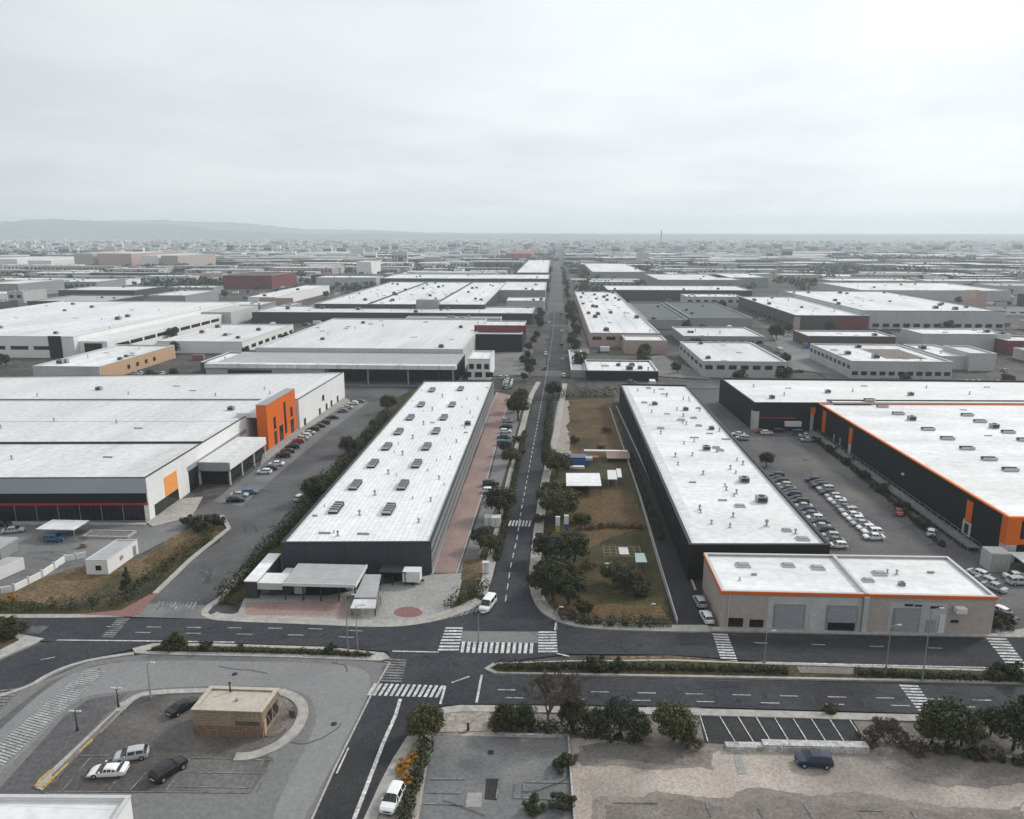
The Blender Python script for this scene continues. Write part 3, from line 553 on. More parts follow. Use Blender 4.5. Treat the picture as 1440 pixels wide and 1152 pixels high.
cracks(5, [(-75.3, 96.9), (-64.1, 104.3), (-26.6, 104.3), (-26.8, 72.6), (-56.9, 71)], 1, .09); cracks(4, [(-15.3, 87.6), (2.6, 87.7), (3, 74.2), (-14.1, 73.3)], 2, .10); cracks(34, [(-95.1, 114.7), (73.5, 117.2), (69.3, 109.5), (-90.1, 107.9)], 3, .08); cracks(24, [(-8.6, 100.9), (69.7, 102.9), (66.1, 96.8), (-8.2, 94.9)], 4, .08); cracks(24, [(-72.5, 127.3), (-63.1, 127.8), (-71.4, 286.3), (-83.7, 245.7)], 5, .12); cracks(30, [(70.4, 259.9), (86.1, 255.8), (86.2, 145.2), (61.6, 154.5)], 6, .12); cracks(14, [(-124.5, 154.4), (-92.3, 156.2), (-93.8, 137.1), (-105.3, 128.5)], 7, .12)
mh = MB()
for q in ((-50.5, 113.2), (-29.7, 112.5), (14.8, 112.2), (40.9, 112.3), (7.1, 98.1), (27.3, 97.8), (44.4, 98.1), (-14.5, 105), (-19.3, 106.8), (-8.3, 140.1), (-7, 179.6), (-5.9, 220.7), (-29.1, 89.3), (-47.5, 100.3), (-21.8, 89.7), (-7.3, 84.7)):
    mh.prism([(q[0] + .42 * math.cos(t * .5236), q[1] + .42 * math.sin(t * .5236)) for t in range(12)], .23, .2425)
mh = mh.build('manhole_covers', M_ASPH_DARK); mh['kind'] = 'structure'
# ================================================================== BUILDINGS
class Footprints:      # ground already built on, as (x0, x1, y0, y1) rectangles sorted into 60 m cells
    def __init__(s): s.c = {}
    def append(s, q):
        for i in range(int(q[0] // 60), int(q[1] // 60) + 1):
            for j in range(int(q[2] // 60), int(q[3] // 60) + 1): s.c.setdefault((i, j), []).append(q)
    def hit(s, x0, x1, y0, y1, mg):
        for i in range(int((x0 - mg) // 60), int((x1 + mg) // 60) + 1):
            for j in range(int((y0 - mg) // 60), int((y1 + mg) // 60) + 1):
                for a, b, c, d in s.c.get((i, j), ()):
                    if x0 < b + mg and x1 > a - mg and y0 < d + mg and y1 > c - mg: return True
        return False
FOOT = Footprints()
def shell(T, pts, h, par, wm, rm, cm, z0=-0.05, t=.35, cope=.14, over=.08, name='wall'):
    """walls with a parapet, the roof sheet inside it, and the coping on top: three parts of thing T"""
    pts = ccw(pts); inn = inset(pts, t)
    a = MB(); a.ring(pts, inn, z0, h + par); wl = a.build(name, wm, T)
    b = MB(); b.face([(p[0], p[1], h) for p in inn]); b.build('roof', rm, wl)
    if cope:
        c = MB(); c.ring(inset(pts, -over), inset(pts, t + over), h + par + .003, h + par + .003 + cope); c.build('coping', cm, wl)
    xs = [p[0] for p in pts]; ys = [p[1] for p in pts]; FOOT.append((min(xs), max(xs), min(ys), max(ys)))
    return wl
def rect(x0, x1, y0, y1): return [(x0, y0), (x1, y0), (x1, y1), (x0, y1)]
def panel(T, name, a, b, z0, z1, m, d=.06, side=None):
    """thin box standing proud of the wall a->b (outside on the right of a->b)"""
    mb = MB(); mb.slab(a, b, d + .04, z0, z1, 0, (d - .04) / 2); return mb.build(name, m, T)
def window(T, a, b, z0, z1, fm=None, gm=None, mull=1, d=.07, name='window'):
    fm = fm or M_METALD; gm = gm or M_GLASS
    fr = panel(T, name, a, b, z0, z1, fm, d); A, B = Vector(a), Vector(b); L = (B - A).length; u = (B - A) / L
    mb = MB(); k = mull
    for i in range(k):
        p = A + u * (L * i / k + .06); q = A + u * (L * (i + 1) / k - .06)
        mb.slab(p, q, .1, z0 + .07, z1 - .07, 0, d - .03)
    g_ = mb.build('pane', gm, T); g_.parent = fr; return fr
def vent(T, x, y, z, kind=0, s=1.0, rz=0.0):
    mb = MB(); mm = [M_METAL, M_METALD, M_COPEL]
    if kind == 0:      # pipe vent with cowl
        mb.tube((x, y, z - .02), (x, y, z + .9 * s), .16 * s, .16 * s, 8, 0); mb.tube((x, y, z + .8 * s), (x, y, z + 1.15 * s), .34 * s, .2 * s, 8, 0); mb.box(x - .4 * s, x + .4 * s, y - .4 * s, y + .4 * s, z - .02, z + .1, 2)
        nm = 'roof_vent'
    elif kind == 1:    # air handling box with a grille and fan
        mb.box(x - 1 * s, x + 1 * s, y - .8 * s, y + .8 * s, z + .18, z + 1.2 * s, 0); mb.box(x - .8 * s, x + .8 * s, y - .83 * s, y - .79 * s, z + .35, z + 1.0 * s, 1)
        mb.tube((x, y, z + 1.2 * s), (x, y, z + 1.32 * s), .55 * s, .55 * s, 12, 1)
        for sx in (-.8, .8):
            mb.box(x + sx * s - .1, x + sx * s + .1, y - .7 * s, y + .7 * s, z - .02, z + .18, 1)
        nm = 'roof_unit'
    elif kind == 2:    # dome / curb skylight
        mb.box(x - 1.15 * s, x + 1.15 * s, y - .8 * s, y + .8 * s, z - .02, z + .3, 2)
        mb.hexa([(x - 1.05 * s, y - .7 * s, z + .3), (x + 1.05 * s, y - .7 * s, z + .3), (x + 1.05 * s, y + .7 * s, z + .3), (x - 1.05 * s, y + .7 * s, z + .3), (x - .8 * s, y - .45 * s, z + .55), (x + .8 * s, y - .45 * s, z + .55), (x + .8 * s, y + .45 * s, z + .55), (x - .8 * s, y + .45 * s, z + .55)], 0)
        nm = 'roof_hatch'
    elif kind == 3:    # flat duct lying on the roof
        mb.box(x - 1.2 * s, x + 1.2 * s, y - .15, y + .15, z + .1, z + .35, 0); mb.box(x - 1.0 * s, x - .9 * s, y - .2, y + .2, z - .02, z + .1, 1); mb.box(x + .9 * s, x + 1.0 * s, y - .2, y + .2, z - .02, z + .1, 1); nm = 'roof_duct'
    else:              # long louvred smoke vent
        mb.box(x - 1.9 * s, x + 1.9 * s, y - .75 * s, y + .75 * s, z - .02, z + .35, 0)
        for i in range(5):
            yy = y - .6 * s + i * .3 * s; mb.hexa([(x - 1.8 * s, yy - .1, z + .35), (x + 1.8 * s, yy - .1, z + .35), (x + 1.8 * s, yy + .12, z + .35), (x - 1.8 * s, yy + .12, z + .35), (x - 1.8 * s, yy, z + .75), (x + 1.8 * s, yy, z + .75), (x + 1.8 * s, yy + .06, z + .75), (x - 1.8 * s, yy + .06, z + .75)], 1)
        mb.box(x - 2.0 * s, x + 2.0 * s, y - .85 * s, y - .75 * s, z + .2, z + .8, 2); mb.box(x - 2.0 * s, x + 2.0 * s, y + .75 * s, y + .85 * s, z + .2, z + .8, 2); nm = 'smoke_vent'
    return mb.build(nm, mm, T)

# ---- long ribbed-roof hall west of the main road
T = empty('warehouse', 'long slate-walled warehouse with ribbed white roof and two rows of louvred skylights', 'warehouse', (-37.5, 137, 0))
W = shell(T, [(-52.3, 135.2), (-23.2, 137.0), (-23.9, 305), (-52.6, 303.5)], 6.3, .25, M_WSL, M_RW_RIB, M_METALD, cope=.18, over=.12)
panel(T, 'front_wall', (-52.31, 135.2), (-23.19, 137.0), 0, 6.5, M_WS, .05)
panel(T, 'wall_band', (-23.2, 137.3), (-23.9, 304.9), 4.3, 4.75, M_METALD, .05); panel(T, 'wall_band', (-23.2, 137.3), (-23.9, 304.9), 2.2, 2.5, M_METALD, .05)
for (x, y) in ((-47.0,154.8),(-46.8,170.4),(-46.6,187.8),(-46.5,204.3),(-46.5,221.1),(-46.4,239.6),(-46.2,259),(-46.4,285), (-35.3,154.6),(-35.4,171),(-35.2,188.4),(-35.3,204.9),(-35.3,222.5),(-35.4,240.2),(-35.2,259.5),(-35.6,288)):
    fr = MB(); z = 6.3
    fr.box(x - 1.0, x + 1.0, y - 2.9, y + 2.9, z - .02, z + .5); f = fr.build('skylight', M_METALD, T)
    gl = MB()
    for k in range(4):
        yy = y - 2.1 + k * 1.4
        gl.hexa([(x - .85, yy - .55, z + .5), (x + .85, yy - .55, z + .5), (x + .85, yy + .5, z + .5), (x - .85, yy + .5, z + .5), (x - .85, yy - .5, z + .58), (x + .85, yy - .5, z + .58), (x + .85, yy + .2, z + .85), (x - .85, yy + .2, z + .85)])
    gl.build('glazing', M_GLASSB, T).parent = f
    rb = MB()
    for k in range(5):
        yy = y - 2.8 + k * 1.4; rb.box(x - 1.02, x + 1.02, yy - .09, yy + .09, z + .5, z + .92)
    rb.box(x - 1.05, x - .98, y - 2.9, y + 2.9, z + .3, z + .9); rb.build('frame_bar', M_COPEL, T).parent = f
for i, y in enumerate((150, 163, 179, 196, 213, 230, 250, 272)): vent(T, -41.0 + .3 * (i % 2), y + 1.5, 6.3, 0, 1.1); vent(T, -27.6 + .5 * (i % 2), y - 2, 6.3, 0, .9)
for x, y, k in ((-45.5, 141, 3), (-42.5, 140, 0), (-37.6, 141, 3), (-26.6, 232, 1)): vent(T, x, y, 6.3, k, 1.0)
r4 = random.Random(8)
for i in range(22): vent(T, r4.choice((-50, -43.6, -38.2, -31.0, -25.6)) + r4.uniform(-.6, .6), 142 + i * 7.2 + r4.uniform(-2, 2), 6.3, r4.choice((0, 0, 3)), r4.uniform(.4, .6))
for x0 in (-48, -40, -31.5): panel(T, 'wall_joint', (x0, 135.2 + (x0 + 52.3) * .0618), (x0 + .12, 135.2 + (x0 + .12 + 52.3) * .0618), 0, 6.45, M_METALD, .09)

# ---- workshop annex with canopies in front of it
T = empty('workshop_annex', 'low grey workshop annex with flat canopy roofs before the slate warehouse', 'workshop', (-45, 130, 0))
a = MB(); a.box(-55.5, -53.4, 124.7, 137.0, 0, 3.45); a.build('store_room', M_WS, T)
a = MB(); a.box(-55.7, -53.2, 124.5, 136.9, 3.455, 3.62); a.build('roof', M_RW, T)
a = MB(); a.box(-53.1, -48.5, 124.3, 128.6, 3.2, 3.4); a.build('canopy_roof', M_RL, T); a = MB(); a.box(-53.1, -48.5, 124.2, 124.29, 2.2, 3.45); a.build('fascia', M_WP, T)
a = MB(); a.box(-48.3, -35.0, 124.1, 132.6, 3.35, 3.6); a.build('canopy_roof', M_RG, T)
a = MB(); a.box(-48.4, -34.9, 123.95, 124.09, 3.1, 3.7); a.box(-34.99, -34.85, 124.1, 132.6, 3.1, 3.7); a.build('fascia', M_STEELW, T)
for x in (-48.1, -44.8, -41.5, -38.2, -35.2):
    a = MB(); a.box(x - .1, x + .1, 124.3, 124.5, .1, 3.35); a.build('post', M_METALD, T)
a = MB(); a.box(-48.2, -35.2, 132.2, 132.5, 0, 3.3); a.build('rear_wall', M_WG, T)
for i, x in enumerate((-47.2, -43.0, -38.6)): panel(T, 'shutter', (x, 132.2), (x + 2.6, 132.2), .1, 2.7, M_SHUT)
for x, y, w_, h_ in ((-46.4, 127.5, 1.8, 1.6), (-42.0, 130.5, 2.4, 1.2), (-37.5, 129.5, 1.4, 1.9)):
    a = MB(); a.box(x - w_ / 2, x + w_ / 2, y - .6, y + .6, .1, h_); a.box(x - w_ / 2 + .2, x + w_ / 2 - .2, y - .4, y + .4, h_, h_ + .25); a.build('stored_crate', M_COPEL, T)
a = MB(); a.hexa([(-34.6, 121.6, 2.3), (-30.6, 121.8, 2.3), (-31.6, 129.8, 2.9), (-34.7, 129.7, 2.9), (-34.6, 121.6, 2.42), (-30.6, 121.8, 2.42), (-31.6, 129.8, 3.02), (-34.7, 129.7, 3.02)]); a.build('lean_to_roof', M_RG, T)
a = MB(); a.hexa([(-34.6, 118.8, 1.7), (-30.2, 119.0, 1.7), (-30.6, 121.5, 2.1), (-34.6, 121.4, 2.1), (-34.6, 118.8, 1.8), (-30.2, 119.0, 1.8), (-30.6, 121.5, 2.2), (-34.6, 121.4, 2.2)]); a.build('lean_to_roof', M_RL, T)
for x, y, z in ((-34.4, 119, 1.7), (-30.4, 119.2, 1.7), (-34.4, 121.7, 2.3), (-30.8, 121.9, 2.3), (-31.8, 129.5, 2.85)):
    a = MB(); a.tube((x, y, .1), (x, y, z), .06, .06, 6); a.build('post', M_METALD, T)
FOOT.append((-56, -28, 120, 137))
T = empty('open_shed', 'small open steel frame shed with dark tarpaulin by the slate front wall', 'shed', (-29.5, 133.5, 0))
a = MB(); a.box(-32.4, -27.2, 131.2, 135, 2.7, 2.85); a.build('roof', M_METALD, T)
for x in (-32.3, -29.8, -27.4):
    for y in (131.3, 134.9):
        a = MB(); a.box(x - .07, x + .07, y - .07, y + .07, .1, 2.7); a.build('post', M_METALD, T)
a = MB(); a.box(-32, -28, 134.0, 134.6, .1, 1.6); a.box(-31.5, -29.8, 132.2, 133.5, .1, 1.1); a.build('stacked_goods', M_METALD, T)
T = empty('box_trailer', 'white box trailer parked by the right end of the slate front wall', 'trailer', (-26.2, 132.6, .2))
a = MB(); a.box(-27.9, -24.6, 131.4, 133.8, .8, 2.9); a.build('cargo_box', M_STEELW, T)
a = MB(); a.box(-27.8, -24.0, 132.4, 132.8, .55, .78); a.build('drawbar', M_METALD, T)
for y in (131.5, 133.5):
    a = MB(); a.tube((-26, y, .55), (-26, y + .2, .55), .36, .36, 12); a.build('wheel', M_TYRE, T)
# ---- big white store on the left
T = empty('retail_warehouse', 'huge white retail warehouse with orange entrance tower and dark glazed shopfront', 'store', (-120, 161, 0))
P = [(-190, 155.2), (-93.2, 161.4), (-95.6, 250), (-84.9, 262), (-85.2, 300.4), (-200, 283)]
P = [(-190, 155.2), (-93.2, 161.4), (-95.2, 250), (-240, 240.5), (-240, 170)]
P = [(-215, 153.6), (-93.2, 161.4), (-94.6, 247), (-215, 240)]
shell(T, P, 10.2, .35, M_WW, M_RL, M_COPE)
shell(T, [(-222, 240.6), (-86.4, 248.0), (-85.2, 301), (-222, 283)], 10.0, .4, M_WW, M_RL, M_COPE)
a = MB(); a.slab((-214.6, 184.6), (-93.9, 192.4), .5, 10.2, 10.75); a.build('roof_upstand', M_COPE, T)
a = MB(); a.slab((-214.6, 210), (-94.3, 217.3), .06, 10.2, 10.3); a.build('roof_joint', M_COPEL, T)
d = Vector((121.8, 7.8)).normalized()
def onA(s): return (-93.2 - d.x * s, 161.4 - d.y * s)
panel(T, 'fascia_panel', onA(121), onA(.0), 6.9, 10.5, M_WGB, .10)
panel(T, 'dark_band', onA(121), onA(.25), 4.5, 6.9, M_WK, .05)  # black band of the store front, between fascia and red trim
panel(T, 'red_trim', onA(121), onA(.05), 4.05, 4.5, M_REDT, .22)
for k in range(24): window(T, onA(121 - k * 5), onA(121 - k * 5 - 4.9), .15, 4.05, M_METALD, M_GLASS, 4, .05, 'shopfront_window')
ux = Vector((-1.4, 85.6)).normalized()
def onR(s): return (-93.2 + ux.x * s, 161.4 + ux.y * s)
panel(T, 'orange_sign_panel', onR(8), onR(14.4), 3.15, 7.9, M_ORL, .08)
window(T, onR(2.5), onR(14.4), .2, 3.1, M_METALD, M_GLASS, 7, .08, 'entrance_window')
panel(T, 'wall_recess', onR(20), onR(60), 5.6, 6.9, M_WG, .04); panel(T, 'recess_wall', onR(20.5), onR(26), 0, 5.6, M_WK, .04)
a = MB(); a.box(-93.6, -85.0, 187.5, 213.5, 4.3, 6.4); ann = a.build('canopy_fascia', M_WW, T)
a = MB(); a.box(-93.6, -84.9, 187.4, 187.5, 4.0, 6.4); a.build('fascia_end', M_WG, T)
a = MB(); a.box(-93.5, -85.2, 187.6, 213.3, 6.403, 6.44); a.build('canopy_roof', M_RL, T)
a = MB(); a.box(-93.4, -86.3, 188.6, 213, 0, 4.3); a.build('glazed_lobby', M_WK, T)
for k in range(6): window(T, (-86.3, 189 + k * 4), (-86.3, 192.7 + k * 4), .2, 4.1, M_METALD, M_GLASS, 3, .06, 'lobby_window')
for y in (188, 196, 204.5, 213):
    a = MB(); a.box(-85.5, -85.2, y - .15, y + .15, .05, 4.3); a.build('column', M_STEELW, T)
tw = MB(); tw.hexa([(-90.6, 221.5, 0), (-87.4, 221.5, 0), (-87.2, 247.2, 0), (-90.4, 247.2, 0), (-90.6, 221.5, 14.2), (-87.4, 221.5, 14.2), (-87.2, 247.2, 14.2), (-90.4, 247.2, 14.2)]); tw = tw.build('entrance_tower', M_OR, T)
a = MB(); a.hexa([(-90.7, 221.4, 14.21), (-87.3, 221.4, 14.21), (-87.1, 247.3, 14.21), (-90.3, 247.3, 14.21), (-90.7, 221.4, 14.4), (-87.3, 221.4, 14.4), (-87.1, 247.3, 14.4), (-90.3, 247.3, 14.4)]); a.build('coping', M_METAL, T).parent = tw
a = MB(); a.box(-97, -90.7, 222, 246.5, 10.2, 11.6); a.build('tower_base', M_RL, T)
for (y0, y1, z0, z1) in ((226.6, 228.6, .2, 4.6), (226.6, 228.4, 5.4, 9.2), (231.2, 234.2, .2, 5.2), (236, 237.6, 1.5, 12), (241.5, 244.3, .2, 4.8), (241.8, 243.8, 5.8, 9)):
    w_ = window(T, (-87.36 + .2 * (y0 - 221.5) / 25.7, y0), (-87.36 + .2 * (y1 - 221.5) / 25.7, y1), z0, z1, M_METALD, M_GLASS, 1, .08)
window(T, onR(76), onR(79), 1.4, 4.6, M_METALD, M_GLASS, 1, .08)
for y in (252, 268, 276, 282, 290): panel(T, 'service_door', (-86.3 + (y - 248) * .0226, y), (-86.3 + (y + 1.8 - 248) * .0226, y + 1.8), .05, 2.6, M_METALD, .05)
window(T, (-85.9, 272.5), (-85.85, 275), 4.4, 6.6)
for x, y, z, k in ((-150, 214, 10.2, 0), (-130, 213, 10.2, 0), (-120, 207, 10.2, 3), (-160, 205, 10.2, 0), (-103, 232, 10.2, 1), (-112, 178, 10.2, 3), (-135, 175, 10.2, 0), (-150, 255, 10, 0), (-130, 262, 10, 3), (-118, 254, 10, 0), (-105, 266, 10, 0), (-165, 262, 10, 1), (-140, 270, 10, 3), (-100, 258, 10, 0), (-180, 250, 10, 0)): vent(T, x, y, z, k)

# ---- dark long hall east of the field
T = empty('warehouse', 'long black-walled warehouse with white roof crowded with small vents', 'warehouse', (39.7, 137, 0))
shell(T, [(26.6, 136.6), (53.4, 138.0), (53.0, 296.5), (26.9, 297.5)], 6.9, .45, M_WK, M_RW, M_METALD, cope=.2, over=.15)
a = MB(); a.box(27.3, 29.8, 137.5, 296.5, 6.9, 6.93); a.build('roof_gutter_strip', M_RL, T)
r2 = random.Random(5)
for i in range(58):
    x = r2.choice((33, 37.5, 42, 46.5, 50)) + r2.uniform(-1.2, 1.2); y = 142 + i * 2.62 + r2.uniform(-1, 1); vent(T, x, y, 6.9, r2.choice((0, 0, 0, 3, 0, 2)), r2.uniform(.7, 1.1))
for x, y, k, s in ((46.6, 177, 1, 1.1), (47, 163, 1, 1.2), (44.2, 148.3, 0, 1.3), (47.6, 146, 2, .8), (43, 205, 1, 1), (45.5, 254, 1, .9), (36, 262, 1, .9), (49, 228, 1, .8)): vent(T, x, y, 6.9, k, s)
for k in range(14): panel(T, 'wall_pilaster', (26.6 + .0019 * (10 + k * 11), 148.5 + k * 11), (26.6 + .0019 * (10 + k * 11), 148 + k * 11), 0, 6.8, M_METALD, .12)

# ---- beige twin unit at the corner
T = empty('commercial_unit', 'beige twin commercial unit with orange roof trim and grey roller shutters on the road', 'commercial building', (51, 119, 0))
P = [(28.9, 118.5), (73.6, 118.8), (73.6, 134.8), (28.9, 134.0)]
W = shell(T, P, 6.5, .35, M_WB, M_RW, M_COPEL)
a = MB(); a.slab((28.6, 118.38), (73.8, 118.68), .24, 6.45, 6.95); a.build('orange_trim', M_OR, T)
a = MB(); a.slab((28.78, 134.0), (28.78, 118.3), .22, 6.45, 6.95); a.build('orange_trim', M_OR, T)
a = MB(); a.slab((52.6, 118.5), (52.6, 134.3), .5, 6.5, 7.15); a.build('party_wall', M_COPEL, T)
a = MB(); a.box(52.2, 53.0, 118.1, 118.5, .2, 6.5); a.build('pilaster', M_WP, T)
panel(T, 'pale_wall_panel', (36.6, 118.56), (52.1, 118.66), .2, 6.1, M_WP, .04); panel(T, 'pale_wall_panel', (56.6, 118.7), (66, 118.76), .2, 5.6, M_WP, .04)
def shutter(x0, x1, z1): 
    f = panel(T, 'roller_shutter', (x0 - .25, 118.6), (x1 + .25, 118.6), .2, z1 + .25, M_METAL, .16); s_ = panel(T, 'shutter_slats', (x0, 118.6), (x1, 118.6), .2, z1, M_SHUT, .2); s_.parent = f
shutter(37.9, 42.6, 4.5); shutter(46.6, 51.2, 4.5); shutter(57.6, 61.4, 4.3)
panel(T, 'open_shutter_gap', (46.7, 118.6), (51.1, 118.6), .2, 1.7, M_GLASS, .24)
panel(T, 'door', (43.6, 118.6), (45.2, 118.6), .2, 2.9, M_WP, .12); panel(T, 'door', (62.9, 118.7), (64.4, 118.7), .2, 2.6, M_SHUT, .14); panel(T, 'door', (64.9, 118.7), (65.8, 118.7), .2, 3.4, M_STEELW, .14)
for x0, x1, z0, z1 in ((30.0, 32.7, .4, 2.0), (33.8, 36.1, .4, 1.8)): window(T, (x0, 118.55), (x1, 118.55), z0, z1, M_METALD, M_GLASS, 2)
panel(T, 'wall_vent', (59.0, 118.7), (60.3, 118.7), 4.9, 5.3, M_METALD, .1); panel(T, 'wall_vent', (60.6, 118.7), (61.8, 118.7), 4.9, 5.2, M_METALD, .1); panel(T, 'wall_vent', (63.2, 118.7), (65.2, 118.7), 4.6, 5.0, M_METALD, .1); panel(T, 'wall_vent', (66.8, 118.7), (68, 118.7), 2.1, 2.6, M_METALD, .1)
a = MB(); a.box(66.9, 68.6, 117.5, 118.65, 4.3, 5.2); a.build('air_conditioner', M_STEELW, T)
a = MB(); a.tube((30.1, 118.4, .2), (30.1, 118.4, 6.4), .09, .09, 6); a.build('drainpipe', M_COPEL, T)
for x, y, k, s in ((35, 129.6, 2, 1.1), (43.2, 130, 2, .95), (48.2, 129.2, 2, 1.0), (58.3, 127.4, 2, 1.0), (55.2, 124.5, 2, .8), (61.3, 127.5, 0, .8), (59.8, 127.8, 0, .7), (60.3, 123.2, 1, .5), (33, 123.6, 0, .5), (67.6, 128.4, 3, .5), (36, 125.8, 3, .4)): vent(T, x, y, 6.5, k, s)

# ---- black store with orange trim on the right
T = empty('retail_warehouse', 'black L-shaped home store with orange roof edge and white roof full of smoke vents', 'store', (120, 149, 0))
shell(T, [(68.4, 254.2), (200, 259), (200, 300), (66.6, 299.6)], 9.2, .5, M_WK, M_RW, M_METALD, cope=.2)
shell(T, [(92.1, 148.6), (200, 151.5), (200, 258.5), (90.0, 254.6)], 9.4, .15, M_WK, M_RW, M_COPEO, cope=.28, over=.14)
a = MB(); a.slab((95, 261.4), (199.5, 265), .35, 9.2, 9.6); a.slab((95, 253.5), (95.2, 261.4), .35, 9.4, 9.8); a.slab((95, 253.5), (107, 254), .35, 9.4, 9.8); a.build('roof_pipe', M_METALD, T)
for p in ((99.5,150.6),):
    pass
UN = [(109.3, 261.1), (109.5, 251.1), (110.2, 240.8), (110.9, 233.2), (110.1, 220.9), (110.5, 210.5), (110.6, 200.4), (111, 190.6), (111.1, 181.6), (131.1, 240), (130.5, 231.5), (130.8, 224.5), (131.6, 218.7), (131, 210.1)]
for i, (x, y) in enumerate(UN):
    if i in (3, 11): vent(T, x, y, 9.4, 1, 1.1)
    else: vent(T, x, y, 9.4, 4, .9)
for (x, y, k) in ((134, 248, 3), (150, 232, 0), (124, 215, 3), (112, 262, 3), (160, 240, 0), (136, 188, 0), (100, 275, 1), (83, 270, 0), (77, 264, 1), (110, 278, 0), (128, 272, 1), (150, 275, 0), (170, 270, 1), (88, 282, 3), (76, 285, 0), (140, 286, 0), (163, 288, 3), (118, 288, 3), (115, 165, 3), (150, 200, 0), (165, 225, 1)): vent(T, x, y, 9.3, k, .9)
ur = Vector((-2.1, 106)).normalized()
def onW(s, off=0): return (92.1 + ur.x * s, 148.6 + ur.y * s)
def wpan(name, s0, s1, z0, z1, m, dd): return panel(T, name, onW(s1), onW(s0), z0, z1, m, dd)
wpan('orange_sign_panel', 12.3, 14.6, 3.4, 8.3, M_OR, .12); wpan('sign_poster', 12.0, 15.2, .3, 3.6, M_COPEL, .10); wpan('poster_face', 12.8, 14.4, .6, 3.0, M_METALD, .14)
wpan('orange_sign_panel', 77, 79.4, 3.2, 8.2, M_OR, .12); wpan('door_surround', 77.2, 79.2, .2, 3.2, M_WP, .10)
wpan('orange_sign_panel', 98.6, 101.4, 1.2, 8.4, M_OR, .12); wpan('poster_face', 85, 86.2, .5, 3.2, M_METAL, .1); wpan('poster_face', 90, 91.2, .5, 3, M_METAL, .1); wpan('wall_lamp', 43.5, 44.5, 4.4, 4.9, M_STEELW, .3)
panel(T, 'door_surround', (87.6, 254.5), (88.6, 254.55), .2, 6.0, M_WP, .2); panel(T, 'orange_sign_panel', (87.4, 254.5), (89.0, 254.55), 6.0, 8.3, M_OR, .25)
panel(T, 'corner_column', (68.5, 254.2), (70.3, 254.27), .2, 6.8, M_WP, .25); panel(T, 'corner_column', (68.4, 256.2), (68.42, 254.1), .2, 6.8, M_WP, .25)
panel(T, 'red_trim', (70.5, 254.3), (82.5, 254.7), 4.4, 4.7, M_REDT, .2)
for k in range(5): window(T, (70.6 + k * 2.4, 254.3 + k * .085), (72.8 + k * 2.4, 254.38 + k * .085), .4, 4.3, M_METALD, M_GLASS, 2, .08)
panel(T, 'entrance_canopy', (79, 254.5), (84.5, 254.7), 1.8, 3.4, M_STEELW, 1.2); panel(T, 'entrance_glass', (79.2, 254.5), (84.3, 254.7), .3, 1.8, M_GLASS, .4)
for k in range(9): panel(T, 'window', (68.36 - .04 * k, 263 + k * 3.6), (68.36 - .04 * k, 260.6 + k * 3.6), .5, 3.0, M_METAL, .07)
# corner portal and front
panel(T, 'corner_portal', (91.8, 148.6), (94.6, 148.68), 3.9, 9.7, M_OR, .35); panel(T, 'corner_portal', onW(1.6), onW(-.3), 3.9, 9.7, M_OR, .3)
panel(T, 'corner_pier', (91.9, 148.6), (94.2, 148.67), .1, 3.9, M_WP, .4); panel(T, 'corner_pier', onW(1.4), onW(-.3), .1, 3.9, M_WP, .3)
panel(T, 'orange_band', (94.6, 148.68), (130, 149.6), 4.0, 5.1, M_OR, .3); panel(T, 'orange_band', (94.6, 148.68), (130, 149.6), 9.1, 9.75, M_OR, .3)
panel(T, 'shop_sign_board', (95, 148.7), (130, 149.6), 5.2, 9.0, M_WK, .15)
for k in range(6): window(T, (95.5 + k * 4, 148.72 + k * .1), (99 + k * 4, 148.8 + k * .1), .3, 3.6, M_METALD, M_GLASS, 2, .1)
T2 = empty('covered_ramp', 'long sloping grey trolley walkway along the black store west wall', 'walkway', (88.5, 200, 0))
a = MB()
for k in range(18):
    s0, s1 = k * 5.4 + 5, k * 5.4 + 10.2
    p, q = onW(s0), onW(s1); a.slab((p[0] - 3.0, p[1]), (q[0] - 3.0, q[1]), 2.6, .85, 1.0)
a.build('deck', M_CONC_GREY, T2)
a = MB()
for k in range(34):
    p = onW(5 + k * 2.9); a.box(p[0] - 4.25, p[0] - 4.15, p[1] - .05, p[1] + .05, .0, 1.9); a.box(p[0] - 1.85, p[0] - 1.75, p[1] - .05, p[1] + .05, .0, 1.9)
p, q = onW(5), onW(101); a.slab((p[0] - 4.2, p[1]), (q[0] - 4.2, q[1]), .08, 1.85, 1.93); a.slab((p[0] - 4.2, p[1]), (q[0] - 4.2, q[1]), .06, 1.4, 1.46); a.slab((p[0] - 1.8, p[1]), (q[0] - 1.8, q[1]), .08, 1.85, 1.93)
a.build('railing', M_METAL, T2)
T = empty('container', 'pale ribbed steel container at the foot of the orange corner portal', 'container', (88.5, 145, 0))
a = MB(); a.box(86.8, 90.6, 143.6, 147.2, .1, 4.0); a.build('body', M_WPK if False else M_WP, T)
a = MB()
for k in range(9): a.box(87.0 + k * .42, 87.12 + k * .42, 143.52, 143.6, .3, 3.8)
a.build('ribs', M_METAL, T)
T = empty('trolley_shelter', 'flat pale canopy over parked cars before the black store front', 'canopy', (97, 143, 0))
a = MB(); a.box(91.9, 112, 139.6, 146.8, 2.9, 3.1); a.build('roof', M_RL, T)
for x in (92.2, 98, 104):
    for y in (139.9, 146.5):
        a = MB(); a.box(x - .08, x + .08, y - .08, y + .08, .05, 2.9); a.build('post', M_METAL, T)

